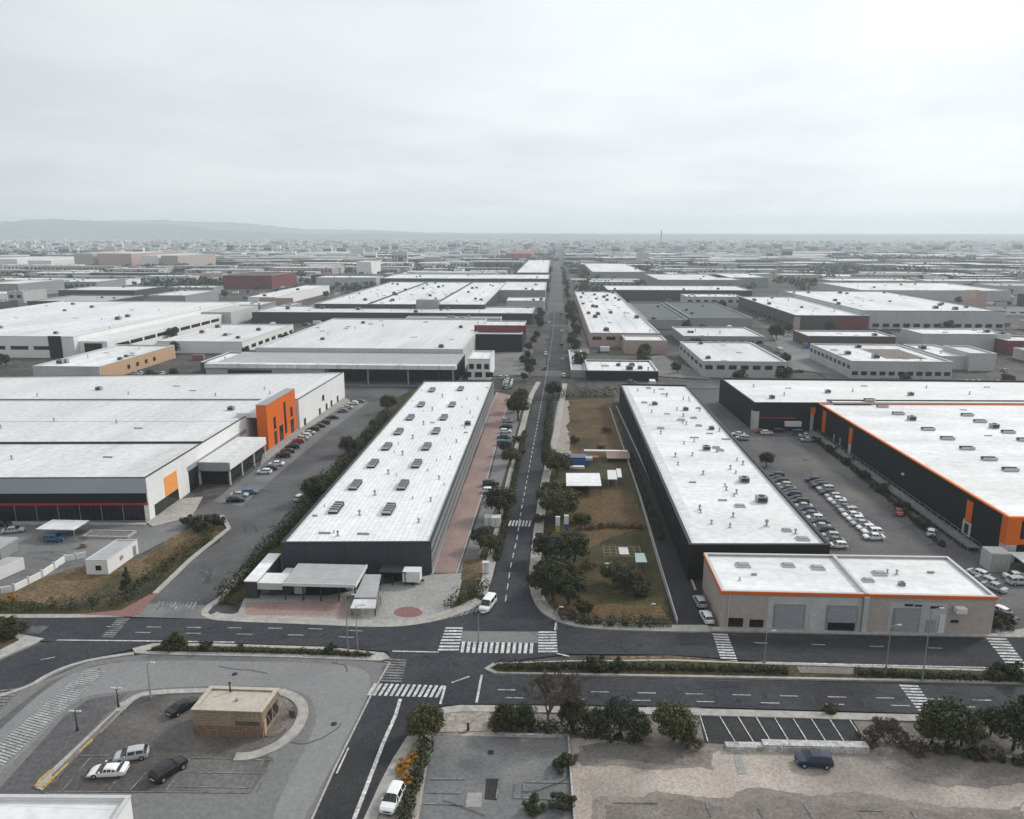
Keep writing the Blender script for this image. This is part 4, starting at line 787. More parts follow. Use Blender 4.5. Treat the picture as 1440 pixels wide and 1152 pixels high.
# ---- brick kiosk in the turning lot
T = empty('kiosk', 'small ochre brick kiosk with flat tan roof in the turning lot', 'kiosk', (-42.5, 86.3, 0))
shell(T, [(-46.9, 86.0), (-37.6, 86.0), (-37.2, 91.1), (-46.7, 91.1)], 3.9, .12, M_BRICK, M_RT, M_RT, cope=.12, over=.16, t=.3)
panel(T, 'brick_base', (-47.0, 86.0), (-37.6, 86.0), 0, 1.7, M_BRICKD, .05)
panel(T, 'serving_hatch', (-41.2, 86.0), (-38.0, 86.0), 1.9, 2.5, M_WBR, .09)
for k in range(2): window(T, (-37.52 + .078 * k * 2, 87.2 + k * 1.9), (-37.42 + .078 * k * 2, 88.7 + k * 1.9), 1.0, 2.9, M_WBR, M_GLASS, 2, .08)
panel(T, 'yellow_door', (-37.57, 86.3), (-37.53, 86.9), .1, 2.4, M_WT, .1)
a = MB()
for k in range(4):
    y = 86.6 + k * 1.4; a.tube((-37.4 + k * .1, y, 3.8), (-36.0 + k * .1, y + .2, .3), .06, .06, 5)
a.build('awning_strut', M_WOOD, T)
a = MB(); a.tube((-43.6, 90.3, 3.9), (-43.6, 90.3, 5.2), .12, .1, 8); a.tube((-43.6, 90.3, 5.2), (-43.6, 90.3, 5.35), .2, .2, 8); a.build('flue', M_METALD, T)
a = MB(); a.tube((-41.9, 88.4, 3.9), (-41.9, 88.4, 4.25), .25, .2, 8); a.build('roof_vent', M_METAL, T)
a = MB(); a.box(-35.6, -34.8, 90.4, 91.4, .2, 1.2); a.build('meter_box', M_WBR, T)

# ---- white flat roof at the bottom-left edge
T = empty('retail_building', 'white flat-roofed building cut off by the bottom left corner', 'building', (-55, 58, 0))
shell(T, [(-75, 52), (-42.6, 54.5), (-43.4, 65.6), (-75, 64.2)], 7.6, .35, M_WW, M_RW, M_COPEL, t=.3)

# ---- white container hut and carport in the yard
T = empty('white_hut', 'long white hut with grey flat roof at the edge of the straw field', 'hut', (-87, 138, 0))
hut = [(-90.7, 132.7), (-86.3, 133.9), (-84.8, 142.1), (-90.5, 144.4)]
h0 = [Vector(hut[0]), Vector(hut[1])]; dv = Vector((-85.5, 143.6)) - Vector((-85.9, 133.3))
p = [(-90.9, 133.0), (-86.6, 133.2), (-86.6 + dv.x, 133.2 + dv.y), (-90.9 + dv.x, 133.0 + dv.y)]
shell(T, p, 2.9, .12, M_WW, M_RG, M_COPEL, t=.15, cope=.08, over=.05)
window(T, (-89.0, 133.1), (-87.9, 133.14), .9, 1.9); 
u_ = dv.normalized()
for s_, nm, z0, z1 in ((4, 'window', 1.2, 2.0), (8.5, 'door', .1, 2.2), (11.5, 'window', 1.2, 2.0)):
    q0 = (-86.6 + u_.x * s_, 133.2 + u_.y * s_); q1 = (-86.6 + u_.x * (s_ + 1), 133.2 + u_.y * (s_ + 1)); panel(T, nm, q0, q1, z0, z1, M_METAL, .06)
T = empty('carport', 'flat pale carport roof shading a blue car in the yard', 'carport', (-107, 152, 0))
a = MB(); a.box(-112, -103.4, 149.0, 154.6, 2.5, 2.65); a.build('roof', M_RL, T)
for x in (-111.8, -107.6, -103.6):
    for y in (149.2, 154.4):
        a = MB(); a.box(x - .07, x + .07, y - .07, y + .07, .05, 2.5); a.build('post', M_METAL, T)
T = empty('planter', 'long dark planter bed with pale rim in the yard', 'planter', (-98, 152, 0))
a = MB(); a.ring(rect(-103, -92.6, 150.6, 154.4), rect(-102.6, -93, 151, 154), 0, .55); a.build('rim', M_KERB, T)
a = MB(); a.box(-102.6, -93, 151, 154, 0, .4); a.build('soil', M_DIRTD, T)
T = empty('container', 'white-sided cargo container lying in the yard by the left edge', 'container', (-107, 131, 0))
a = MB(); a.hexa([(-109.5, 128.6, .1), (-106.3, 128.6, .1), (-104.6, 134.6, .1), (-107.8, 134.6, .1), (-109.5, 128.6, 2.6), (-106.3, 128.6, 2.6), (-104.6, 134.6, 2.6), (-107.8, 134.6, 2.6)]); a.build('body', M_STEELW, T)
a = MB(); a.hexa([(-109.4, 128.7, 2.6), (-106.4, 128.7, 2.6), (-104.7, 134.5, 2.6), (-107.7, 134.5, 2.6), (-109.4, 128.7, 2.66), (-106.4, 128.7, 2.66), (-104.7, 134.5, 2.66), (-107.7, 134.5, 2.66)]); a.build('roof', M_RG, T)
T = empty('boundary_wall', 'low whitewashed wall curving along the yard above the straw field', 'wall', (-110, 126, 0))
a = MB(); L = [(-107.7, 120.8), (-100.1, 125.2), (-98.8, 131.3), (-98.9, 138.6), (-95.8, 140.8)]
for q0, q1 in zip(L[:-1], L[1:]): a.slab(q0, q1, .25, 0, 1.3)
a.build('wall_panel', M_WW, T)
a = MB()
for q0, q1 in zip(L[:-1], L[1:]):
    n = max(2, int((Vector(q1) - Vector(q0)).length / 3))
    for k in range(n): c = Vector(q0).lerp(Vector(q1), k / n); a.box(c.x - .18, c.x + .18, c.y - .18, c.y + .18, 0, 1.6)
a.build('pier', M_WP, T)

T = empty('low_shed', 'low grey lean-to shed behind the white-sided container in the yard', 'shed', (-118, 141, 0))
a = MB(); a.box(-124, -112.5, 138.6, 143.6, 0, 2.4); a.build('wall', M_WG, T); a = MB(); a.hexa([(-124.2, 138.4, 2.4), (-112.3, 138.4, 2.4), (-112.3, 143.8, 2.4), (-124.2, 143.8, 2.4), (-124.2, 138.4, 2.5), (-112.3, 138.4, 2.5), (-112.3, 143.8, 2.9), (-124.2, 143.8, 2.9)]); a.build('roof', M_RG, T)
panel(T, 'shutter', (-121, 138.6), (-118, 138.6), .1, 2.1, M_SHUT); panel(T, 'door', (-115, 138.6), (-114, 138.6), .1, 2.1, M_METALD)
T = empty('pallet_stack', 'stacked weathered pallets beside the long planter in the yard', 'pallets', (-99, 146, 0))
for k in range(5):
    a = MB(); a.box(-100, -98.8, 145.4, 146.4, .08 + k * .2, .24 + k * .2); a.build('pallet', M_WOOD, T)
# ---- sheds on the field
T = empty('field_shed', 'white flat-roofed open shed standing in the brown field', 'shed', (16, 172, 0))
p = [(3.9, 184.2), (12.9, 184.7), (13, 195.3), (4, 194.8)]
a = MB(); a.prism(p, 2.6, 2.75, 0, True); a.build('roof', M_RW, T); q = inset(ccw(p), .3)
for c in q:
    a = MB(); a.box(c[0] - .09, c[0] + .09, c[1] - .09, c[1] + .09, 0, 2.6); a.build('post', M_METALD, T)
a = MB(); a.slab(q[3], q[2], .12, 0, 2.55) if False else a.slab((q[0][0], max(c[1] for c in q)), (q[1][0], max(c[1] for c in q)), .12, 0, 2.6); a.build('back_wall', M_WG, T)
T = empty('greenhouse', 'two small pale polytunnel roofs side by side in the field', 'greenhouse', (27, 176, 0))
for nm, s_ in (('roof', [(15, 191.8), (17.5, 191.9), (17.7, 200), (15.4, 199.9)]), ('roof', [(17.7, 193.7), (18.9, 193.8), (19.2, 201.4), (17.9, 201.3)])):
    a = MB(); a.prism(s_, 2.05, 2.2, 0, True); a.build(nm, M_TEAL if False else M_STEELW, T)
    for c in inset(ccw(s_), .2):
        a = MB(); a.box(c[0] - .05, c[0] + .05, c[1] - .05, c[1] + .05, 0, 2.05); a.build('post', M_METAL, T)
T = empty('container', 'blue open storage container with pale lids in the field', 'container', (15, 186, 0))
b0 = (4.9, 210.4); a = MB(); a.box(b0[0], b0[0] + 6.0, b0[1], b0[1] + 5.4, .05, 1.9); a.build('body', M_BLUE, T)
a = MB(); a.box(b0[0] + .6, b0[0] + 5.2, b0[1] + .5, b0[1] + 4.6, 1.9, 2.3); a.build('tarpaulin', CARP['dark blue'], T); a = MB(); a.box(b0[0] + 5.0, b0[0] + 7.0, b0[1] - .2, b0[1] + 2.2, 1.6, 2.35); a.build('lid', M_TEAL, T)
a = MB(); a.box(b0[0] + .2, b0[0] + 4.6, b0[1] - 3.2, b0[1] - 1.8, .05, .7); o = a.build('trough', M_STEELW, None, (b0[0] + 2, b0[1] - 2.5, .05)); tag(o, 'long white trough lying between the blue container and the shed', 'trough')
T = empty('field_stall', 'low stall with white ridge and dusty pink cover in the field', 'stall', (24, 190, 0))
c0 = (9.8, 214.2); a = MB(); a.box(c0[0], c0[0] + 13, c0[1] + 5.2, c0[1] + 6.6, 1.7, 2.0); a.build('ridge_sheet', M_STEELW, T)
a = MB(); a.hexa([(c0[0] + 6.5, c0[1], 1.2), (c0[0] + 13.4, c0[1], 1.2), (c0[0] + 13.4, c0[1] + 5.2, 1.75), (c0[0] + 6.5, c0[1] + 5.2, 1.75), (c0[0] + 6.5, c0[1], 1.3), (c0[0] + 13.4, c0[1], 1.3), (c0[0] + 13.4, c0[1] + 5.2, 1.85), (c0[0] + 6.5, c0[1] + 5.2, 1.85)]); a.build('cover', M_PINK, T)
a = MB(); a.box(c0[0] + 1.5, c0[0] + 4.2, c0[1] + 1, c0[1] + 3, .05, 1.2); a.build('crate_stack', M_RRED, T)
for x, y in ((.2, 5.4), (6.6, .2), (13.2, .2), (12.8, 6.4), (.2, 6.4)):
    a = MB(); a.box(c0[0] + x - .07, c0[0] + x + .07, c0[1] + y - .07, c0[1] + y + .07, 0, 1.72 if y > 4 else 1.2); a.build('post', M_WOOD, T)
T = empty('lean_to', 'ramshackle dark frame shelter with glass panel on the near field', 'shelter', (23, 137, 0))
d0 = (11, 143.5); a = MB(); a.box(d0[0] + 3.1, d0[0] + 5.0, d0[1] + .5, d0[1] + 4, 1.85, 1.95); a.build('glass_panel', M_COPEL, T)
a = MB()
for k in range(7): a.box(d0[0] + k * 1.25, d0[0] + k * 1.25 + .08, d0[1], d0[1] + 5, 1.75, 1.84)
for k in range(4): a.box(d0[0], d0[0] + 7.6, d0[1] + k * 1.6, d0[1] + k * 1.6 + .08, 1.66, 1.75)
a.build('roof_frame', M_WOOD, T)
for x in (.05, 3.8, 7.5):
    for y in (.05, 4.8):
        a = MB(); a.box(d0[0] + x - .05, d0[0] + x + .05, d0[1] + y - .05, d0[1] + y + .05, 0, 1.7); a.build('post', M_WOOD, T)
T = empty('teal_shelter', 'small shelter with pale teal roof sheet beside the lane', 'shelter', (28, 138, 0))
s_ = [(16.9, 140.1), (19.2, 140.2), (19.1, 144.6), (17.2, 144.5)]; a = MB(); a.prism(s_, 1.95, 2.05, 0, True); a.build('roof', M_TEAL, T)
for c in inset(ccw(s_), .2):
    a = MB(); a.box(c[0] - .05, c[0] + .05, c[1] - .05, c[1] + .05, 0, 1.95); a.build('post', M_METAL, T)
s_ = [(10.9, 137.5), (12.2, 137.6), (12.4, 142.2), (11, 142.1)]; a = MB(); a.prism(s_, .75, .85, 0, True)
for c in inset(ccw(s_), .15): a.box(c[0] - .05, c[0] + .05, c[1] - .05, c[1] + .05, 0, .75)
o = a.build('table', M_STEELW, None, (s_[0][0], s_[0][1], 0)); tag(o, 'white table standing on the grass before the frame shelter', 'table')
# lane walls beside the black hall
for nm, lab, L in (('boundary_wall', 'thin concrete wall between the field and the dark lane', [(22.1, 285.1), (22.6, 183.9), (22.1, 141.7), (21.9, 119.5)]),):
    T = empty(nm, lab, 'wall', (*L[0], 0)); a = MB()
    for q0, q1 in zip(L[:-1], L[1:]): a.slab(q0, q1, .22, 0, .9)
    a.build('wall_panel', M_KERB, T)
T = empty('retaining_wall', 'long low white rubble wall behind the angled parking bays', 'wall', (45, 86, 0))
a = MB(); a.slab((23, 87.1), (41.2, 87.7), 1.1, 0, .8); a.build('wall_body', M_RUBBLE, T); a = MB(); a.slab((27.8, 87.5), (41.2, 87.8), 1.2, .8, 1.0); a.build('capstone', M_RUBBLE, T)
T = empty('boundary_wall', 'low block wall around the paved lot by the sandy ground', 'wall', (7, 85, 0))
a = MB(); L = [(-6.7, 88.2), (2.7, 88.3), (2.9, 80), (3.2, 71.1)]
for q0, q1 in zip(L[:-1], L[1:]): a.slab(q0, q1, .2, 0, .5)
a.build('wall_body', M_RUBBLE, T)
# ================================================================== MIDDLE DISTANCE
def mid(name, label, cat, fl, fr, bk, h, wm, rm, cm=None, par=.5, nv=0, wins=None, side=None, seed=1):
    """axis-aligned hall: fl, fr front roof corners, bk any point of the back roof edge (world xy)"""
    x0, x1 = fl[0], fr[0]; y0 = (fl[1] + fr[1]) / 2; y1 = bk[1]
    T = empty(name, label, cat, ((x0 + x1) / 2, y0, 0))
    shell(T, rect(x0, x1, y0, y1), h, par, wm, rm, cm or M_COPEL, t=.6, cope=.25, over=.1)
    r = random.Random(seed)
    for i in range(int(nv * 1.8)): vent(T, r.uniform(x0 + 3, x1 - 3), r.uniform(y0 + 3, y1 - 3), h, r.choice((0, 1, 2, 3, 1)), r.uniform(1.0, 1.7))
    if wins:     # ribbon of windows on the front: (count, z0, z1)
        n, za, zb = wins
        for i in range(n):
            a = x0 + (x1 - x0) * (i + .18) / n; b = x0 + (x1 - x0) * (i + .82) / n; window(T, (a, y0), (b, y0), za, zb, M_METALD, M_GLASS, 3, .08)
    if side:     # (edge 'L' or 'R', count, z0, z1)
        e, n, za, zb = side
        for i in range(n):
            a = y0 + (y1 - y0) * (i + .2) / n; b = y0 + (y1 - y0) * (i + .8) / n
            if e == 'R': window(T, (x1, a), (x1, b), za, zb, M_METALD, M_GLASS, 3, .08)
            else: window(T, (x0, b), (x0, a), za, zb, M_METALD, M_GLASS, 3, .08)
    return T
# right of the road
T = mid('warehouse', 'long white-roofed hall with pinkish front beside the main road', 'warehouse', (22.1, 448.2), (63.3, 450.4), (24.1, 787.6), 8, M_WPK, M_RWM, nv=22, wins=(5, 4.4, 6.4), seed=2)
T = mid('annex', 'small pink lean-to hall attached before the long white-roofed hall', 'annex', (40.7, 422.7), (63.7, 426.8), (42.2, 447.2), 7, M_WPK, M_RL)
T = mid('low_shop', 'low flat white-roofed shop at the crossroads behind the black hall', 'shop', (16, 341.4), (48.3, 345), (15.9, 373.5), 4, M_WK, M_RWM, nv=4, seed=3)
T = mid('terrace', 'grey flat terrace beside the low white-roofed shop', 'terrace', (8.8, 350.4), (15.7, 348.9), (10.1, 413), 3, M_WG, M_RG)
T = mid('depot', 'left of two flat dark grey depot roofs behind the long hall', 'depot', (66.7, 537.1), (95.7, 547.9), (70.6, 679.8), 6, M_WG, M_RD, M_METAL, nv=3, seed=4)
T = mid('depot', 'right of two flat dark grey depot roofs behind the long hall', 'depot', (99.8, 548.1), (144.1, 564.9), (100, 688.7), 6, M_WG, M_RD, M_METAL, nv=3, seed=5)
T = mid('warehouse', 'very wide white-roofed hall with black front wall right of the avenue', 'warehouse', (55.6, 781.5), (201.5, 789.4), (42.8, 858.8), 10, M_WS, M_RWM, nv=6, seed=6)
T = mid('workshop', 'low white-edged workshop with grey roof before the dark depots', 'workshop', (79, 461.2), (127.1, 460.6), (79.3, 508.3), 5, M_WG, M_RL, nv=4, wins=(9, 1.2, 3), seed=7)
T = mid('office_hall', 'pale two-storey hall with square front windows behind the black store', 'office', (70.4, 352), (109, 356.1), (72.7, 421.5), 7, M_WP, M_RL, nv=3, wins=(7, 3.8, 5.8), side=('L', 6, 3.8, 5.6), seed=8)
T = mid('warehouse', 'dark brown hall with white roof and long shaded west side', 'warehouse', (169.3, 533.1), (219.6, 545.3), (174.3, 706.1), 10, M_WBR, M_RWM, nv=8, side=('L', 12, 1, 3.5), seed=9)
panel(T, 'red_wall_panel', (T.location.x + 5, T.location.y), (T.location.x + 24, T.location.y), 1, 9, M_WR, .2); panel(T, 'corner_column', (T.location.x - 26.5, T.location.y), (T.location.x - 22, T.location.y), .5, 9.5, M_WPK, .3)
T = mid('warehouse', 'biggest white roof in the right middle distance over a beige wall', 'warehouse', (218.4, 550.2), (317.5, 550.5), (229.6, 753), 12, M_WP, M_RWM, M_WBR, par=.9, nv=14, wins=(14, 1.5, 4), seed=10)
T = mid('low_warehouse', 'low brown-fronted building with white roof behind the pale office', 'warehouse', (151.7, 457.5), (202.7, 457.1), (152.5, 485), 6, M_WBR, M_RWM, nv=2, seed=11)
T = mid('office_hall', 'pale grey hall with small windows all round behind the black store', 'office', (138.5, 352.7), (184.4, 357.1), (137.7, 413.1), 7.5, M_WP, M_RWM, nv=5, wins=(11, 1.6, 3.4), side=('L', 10, 4.2, 6), seed=12)
x_, y_ = T.location.x, T.location.y
a = MB(); a.box(x_ - 2, x_ + 17, y_ + 12, y_ + 44, 7.52, 7.56); a.build('sunken_court', M_DIRTD, T)
T = mid('office_block', 'blank pale cube of a building right of the small-windowed hall', 'office', (204.4, 378.6), (217, 379.3), (213.1, 405.7), 8, M_WP, M_RL)
T = mid('workshop', 'long pale shed with flat white roof along the back of the blank cube', 'workshop', (192.2, 377.2), (208.8, 387.1), (202.4, 424.4), 6, M_WP, M_RWM, nv=2, seed=14)
T = mid('warehouse', 'pale grey hall with white roof before the biggest white roof', 'warehouse', (212.7, 444.2), (262.6, 450.1), (212, 474.6), 9, M_WP, M_RWM, nv=4, seed=15)
T = mid('red_building', 'dark red building at the right edge of the middle distance', 'building', (253.9, 434.2), (274.5, 435.3), (265, 456), 7, M_WR, M_RL)
T = mid('warehouse', 'white-roofed hall with grey front just right of the far avenue', 'warehouse', (57.1, 1134.5), (135.4, 1138.7), (31.9, 1476.2), 12, M_WG, M_RWM, nv=3, seed=16)
T = mid('warehouse', 'flat pale hall stretching right behind the very wide hall', 'warehouse', (127.1, 923.8), (225.6, 943.9), (125.1, 1075.8), 12, M_WG, M_RL, nv=4, seed=17)
T = mid('warehouse', 'dim grey hall with white roof far behind the brown hall', 'warehouse', (209.7, 990.3), (273.1, 993.7), (207.8, 1100.3), 12, M_WG, M_RWM, nv=2, seed=18)
T = mid('tower_block', 'slim dusty pink block at the right behind the big white roof', 'tower', (327.7, 610.9), (336.5, 611.4), (336.1, 626.8), 22, M_WPK, M_RRED)
T = mid('warehouse', 'long pale low hall right behind the biggest white roof', 'warehouse', (312.9, 816.2), (460.6, 774.1), (321.2, 925.8), 10, M_WP, M_RWM, nv=6, seed=19)
# left of the road
T = mid('distribution_hall', 'broad light-grey ribbed roof hall with dark glazed front behind the slate warehouse', 'warehouse', (-147, 362.7), (-43.8, 368.3), (-146.9, 502.4), 10, M_WP, M_RL, nv=10, seed=20)
x0, x1, y0 = (-147, 362.7)[0], (-43.8, 368.3)[0], T.location.y
a = MB(); a.box(x0 - 6, x1 + 1, y0 - 36, y0 - .4, 8.2, 8.6); a.build('lower_roof', M_RG, T)
a = MB(); a.box(x0 - 8, x1 + 1.5, y0 - 40, y0 - 36, 7.4, 9.2); a.build('canopy_fascia', M_RWM, T)
a = MB(); a.box(x0 - 8, x1 - 57, y0 - 39, y0 - .5, 0, 7.4); a.build('front_wall', M_WGB, T)
a = MB(); a.box(x1 - 57, x1 + 1, y0 - 30, y0 - .5, 0, 8.2); a.build('glazed_front', M_WK, T)
panel(T, 'dock_opening', (x0 + 2, y0 - 39), (x0 + 22, y0 - 39), 2.5, 6.5, M_GLASS, .1)
for k in range(8): window(T, (x1 - 56 + k * 7, y0 - 30), (x1 - 49.6 + k * 7, y0 - 30), .8, 7, M_METALD, M_GLASS, 3, .1)
for x in (x1 - 56, x1 - 38, x1 - 20, x1):
    a = MB(); a.box(x - .3, x + .3, y0 - 38.4, y0 - 37.8, 0, 7.4); a.build('column', M_WG, T)
FOOT.append((x0 - 8, x1 + 2, y0 - 40, y0))
T = mid('stair_block', 'small white stair block with window bands at the crossroads', 'building', (-38.9, 340), (-28.5, 344.6), (-38.1, 368.2), 9, M_WW, M_RWM, wins=(3, 5.0, 7.4))
for i in range(3): window(T, (T.location.x - 7 + i * 5, T.location.y), (T.location.x - 3.6 + i * 5, T.location.y), 1.2, 3.6, M_METALD, M_GLASS, 3)
T = mid('showroom', 'black showroom cube with dark red sign wall beside the avenue', 'showroom', (-43.6, 425.8), (-17.4, 427.2), (-49.2, 494.7), 10, M_WK, M_RWM, M_COPEL, par=.3)
x_, y_ = T.location.x, T.location.y
a = MB(); a.box(x_ - 15, x_ + 15, y_ + 10, y_ + 11, 10.0, 14.2); a.build('red_sign_wall', M_WR, T)
T = mid('warehouse', 'low wide hall with black front strip behind the light-grey ribbed roof', 'warehouse', (-227.1, 550.8), (-14.8, 572.8), (-220.7, 614.5), 8, M_WS, M_RL, nv=14, seed=21)
T = mid('distribution_hall', 'triple-bay white roof hall with thin dark front on the left of the avenue', 'warehouse', (-190.7, 595.5), (-54.1, 602.9), (-208.1, 894.3), 11, M_WS, M_RWM, nv=40, seed=22)
x_, y_ = T.location.x, T.location.y
for dx in (-25, 28):
    a = MB(); a.box(x_ + dx - .5, x_ + dx + .5, y_ + 2, y_ + 290, 11, 12); a.build('roof_ridge', M_COPE, T)
a = MB(); a.box(x_ + 14, x_ + 32, y_ - 1.5, y_ + 8, 0, 15); a.build('plant_room', M_WG, T)
T = mid('warehouse', 'wide pale hall with dark front behind the triple-bay roof', 'warehouse', (-216.6, 935.2), (-5.6, 962.4), (-215.6, 1057.4), 12, M_WS, M_RWM, nv=8, seed=23)  # walls dark slate on every side
T = mid('warehouse', 'brown-fronted hall with twin white roof just left of the far avenue', 'warehouse', (-52.6, 1086), (-7.4, 1088.5), (-70.9, 1651.2), 13, M_WBR, M_RWM, nv=4, seed=24)
T = mid('warehouse', 'pale hall with grey end wall left of the avenue above the black showroom', 'warehouse', (-55.4, 761.4), (-7.8, 763.9), (-61.4, 902.3), 11, M_WG, M_RWM, nv=3, seed=25)
T = mid('warehouse', 'low white-roofed hall left of the avenue next to the black strip hall', 'warehouse', (-41.4, 672.3), (-7.5, 674.2), (-41.1, 711.4), 8, M_WP, M_RWM, nv=3, seed=26)
T = mid('office_factory', 'large white factory with window ribbons and black corner tower on the left', 'factory', (-407.1, 395.3), (-258.4, 391.4), (-331.3, 614.2), 11, M_WW, M_RWM, nv=10, wins=None, seed=27)
x1, y0, y1 = (-258.4, 391.4)[0], T.location.y, (-331.3, 614.2)[1]
for k in range(4): window(T, (x1 - 62 + k * 13, y0), (x1 - 52 + k * 13, y0), 4.4, 6.4, M_METALD, M_GLASS, 4)
panel(T, 'corner_tower', (x1 - 14, y0), (x1 - 7, y0), 0, 12, M_WK, .5)
a = MB(); a.box(x1 + .1, x1 + 16, y0 + 4, y0 + 150, 0, 8.6); wing = a.build('office_wing', M_WW, T)
a = MB(); a.box(x1 + .6, x1 + 15.5, y0 + 4.5, y0 + 149.5, 8.61, 8.7); a.build('roof', M_RL, T)
for k in range(9): window(T, (x1 + 16, y0 + 12 + k * 15), (x1 + 16, y0 + 25 + k * 15), 4.2, 6.3, M_METALD, M_GLASS, 4)
window(T, (x1 + 3, y0 + 4), (x1 + 13, y0 + 4), 1, 7.6, M_METALD, M_GLASS, 4)
a = MB(); a.box(x1 + .2, x1 + 22, y0 + 152, y0 + 205, 0, 10); a.build('end_block', M_WP, T)
T = mid('workshop_hall', 'low white-roofed hall with ochre side wall behind the big white store', 'workshop', (-235.6, 319.3), (-204.3, 334.2), (-207.2, 396.1), 6.5, M_WP, M_RWM, nv=5, seed=28)
x1, y0, y1 = (-204.3, 334.2)[0], T.location.y, (-207.2, 396.1)[1]
panel(T, 'ochre_side_wall', (x1, y0 + 1), (x1, y1 - 1), .2, 6.9, M_WT, .15)
for k in range(4): window(T, (x1 + .1, y0 + 22 + k * 8), (x1 + .1, y0 + 24.5 + k * 8), 2.2, 4.2, M_METALD, M_GLASS, 1, .12)
T = mid('low_warehouse', 'flat grey-roofed sheds left of the light-grey ribbed roof', 'warehouse', (-223.6, 409.8), (-174.2, 418.3), (-229.1, 499.4), 6, M_WW, M_RL, nv=4, side=('R', 8, 1.5, 3.5), seed=29)
T = mid('low_warehouse', 'small white shed with brown gate behind the ochre-sided hall', 'shed', (-168.8, 349), (-154.3, 351.8), (-160, 383.1), 5, M_WBR, M_RWM, nv=1, seed=30)
T = mid('red_building', 'two-tone red brick block standing alone on the left', 'building', (-410.8, 931.1), (-349.1, 934.4), (-375, 1025.8), 16, M_WR, M_WBR)
x_, y_ = T.location.x, T.location.y
T = mid('warehouse', 'slate-grey hall with flat pale roof left of centre', 'warehouse', (-376.1, 684.6), (-340.8, 694.9), (-323.7, 761), 10, M_WG, M_RL, nv=3, seed=31)
T = mid('warehouse', 'dark-fronted hall with curved pale roof edge on the far left', 'warehouse', (-504.4, 751.3), (-424.9, 755.5), (-523, 816.2), 10, M_WS, M_RL, nv=2, seed=32)
T = mid('low_warehouse', 'pale green-grey hall with dark opening above the white factory', 'warehouse', (-463.4, 642.2), (-394.3, 653.3), (-452.1, 714.9), 8, M_WS, M_RG, nv=2, seed=33)
T = mid('office_block', 'grey gabled block at the far left edge', 'building', (-612.1, 784.5), (-569.7, 786.8), (-612.4, 863.5), 14, M_WG, M_RL)
T = mid('warehouse', 'long cream hall with small red extension on the left', 'warehouse', (-285.4, 690), (-259.1, 708), (-265.8, 873.3), 8, M_WW, M_RWM, nv=3, seed=34)
panel(T, 'red_wall_panel', (T.location.x - 2, T.location.y), (T.location.x + 30, T.location.y), .5, 8, M_WPK, .3)
T = mid('white_block', 'bright white cube standing in the hazy town left of centre', 'building', (-321.8, 1242.4), (-297.5, 1243.7), (-340.9, 1311.9), 22, M_WW, M_RWM)
T = mid('red_building', 'orange-red shed roof glowing through haze left of the avenue', 'building', (-130.7, 2096.3), (-59.3, 2100.1), (-145.7, 2371.3), 16, M_RRED, M_RRED)
T = mid('apartment_block', 'row of pinkish apartment slabs far left before the wooded strip', 'apartments', (-937.2, 1537.6), (-865.7, 1541.4), (-1059.5, 1739.3), 28, M_WPK, M_RL)
T = mid('apartment_block', 'dull beige apartment slab left of the pinkish slabs', 'apartments', (-985.3, 1535), (-945.9, 1537.1), (-1113.9, 1736.3), 28, M_WB, M_RL)
T = mid('apartment_block', 'white apartment slab right of the pinkish slabs', 'apartments', (-841.2, 1531.4), (-806.4, 1533.3), (-938.3, 1709.2), 24, M_WW, M_RL)
T = mid('apartment_block', 'pale brown apartment slab right of the white slab', 'apartments', (-800.6, 1533.6), (-765.8, 1535.5), (-893, 1711.7), 24, M_WB, M_RL)
T = mid('warehouse', 'cream block wall at the far left before the wooded strip', 'warehouse', (-1208.8, 1540.4), (-1112.8, 1545.6), (-1370.1, 1747.3), 16, M_WW, M_RL)
T = mid('warehouse', 'cream block wall second from the far left before the wooded strip', 'warehouse', (-1075, 1519.7), (-1025.7, 1522.4), (-1206.2, 1711.3), 14, M_WW, M_RL)
# chimney
T = empty('chimney', 'tall slim chimney stack rising above the hazy horizon', 'chimney', (*(476.5, 3483.8), 0))
c = (476.5, 3483.8); a = MB(); a.tube((c[0], c[1], 0), (c[0], c[1], 86), 4.2, 2.6, 14); a.build('stack', M_WPK, T)
a = MB(); a.tube((c[0], c[1], 86), (c[0], c[1], 88), 2.9, 2.9, 14); a.build('rim', M_METALD, T); FOOT.append((c[0] - 8, c[0] + 8, c[1] - 8, c[1] + 8))
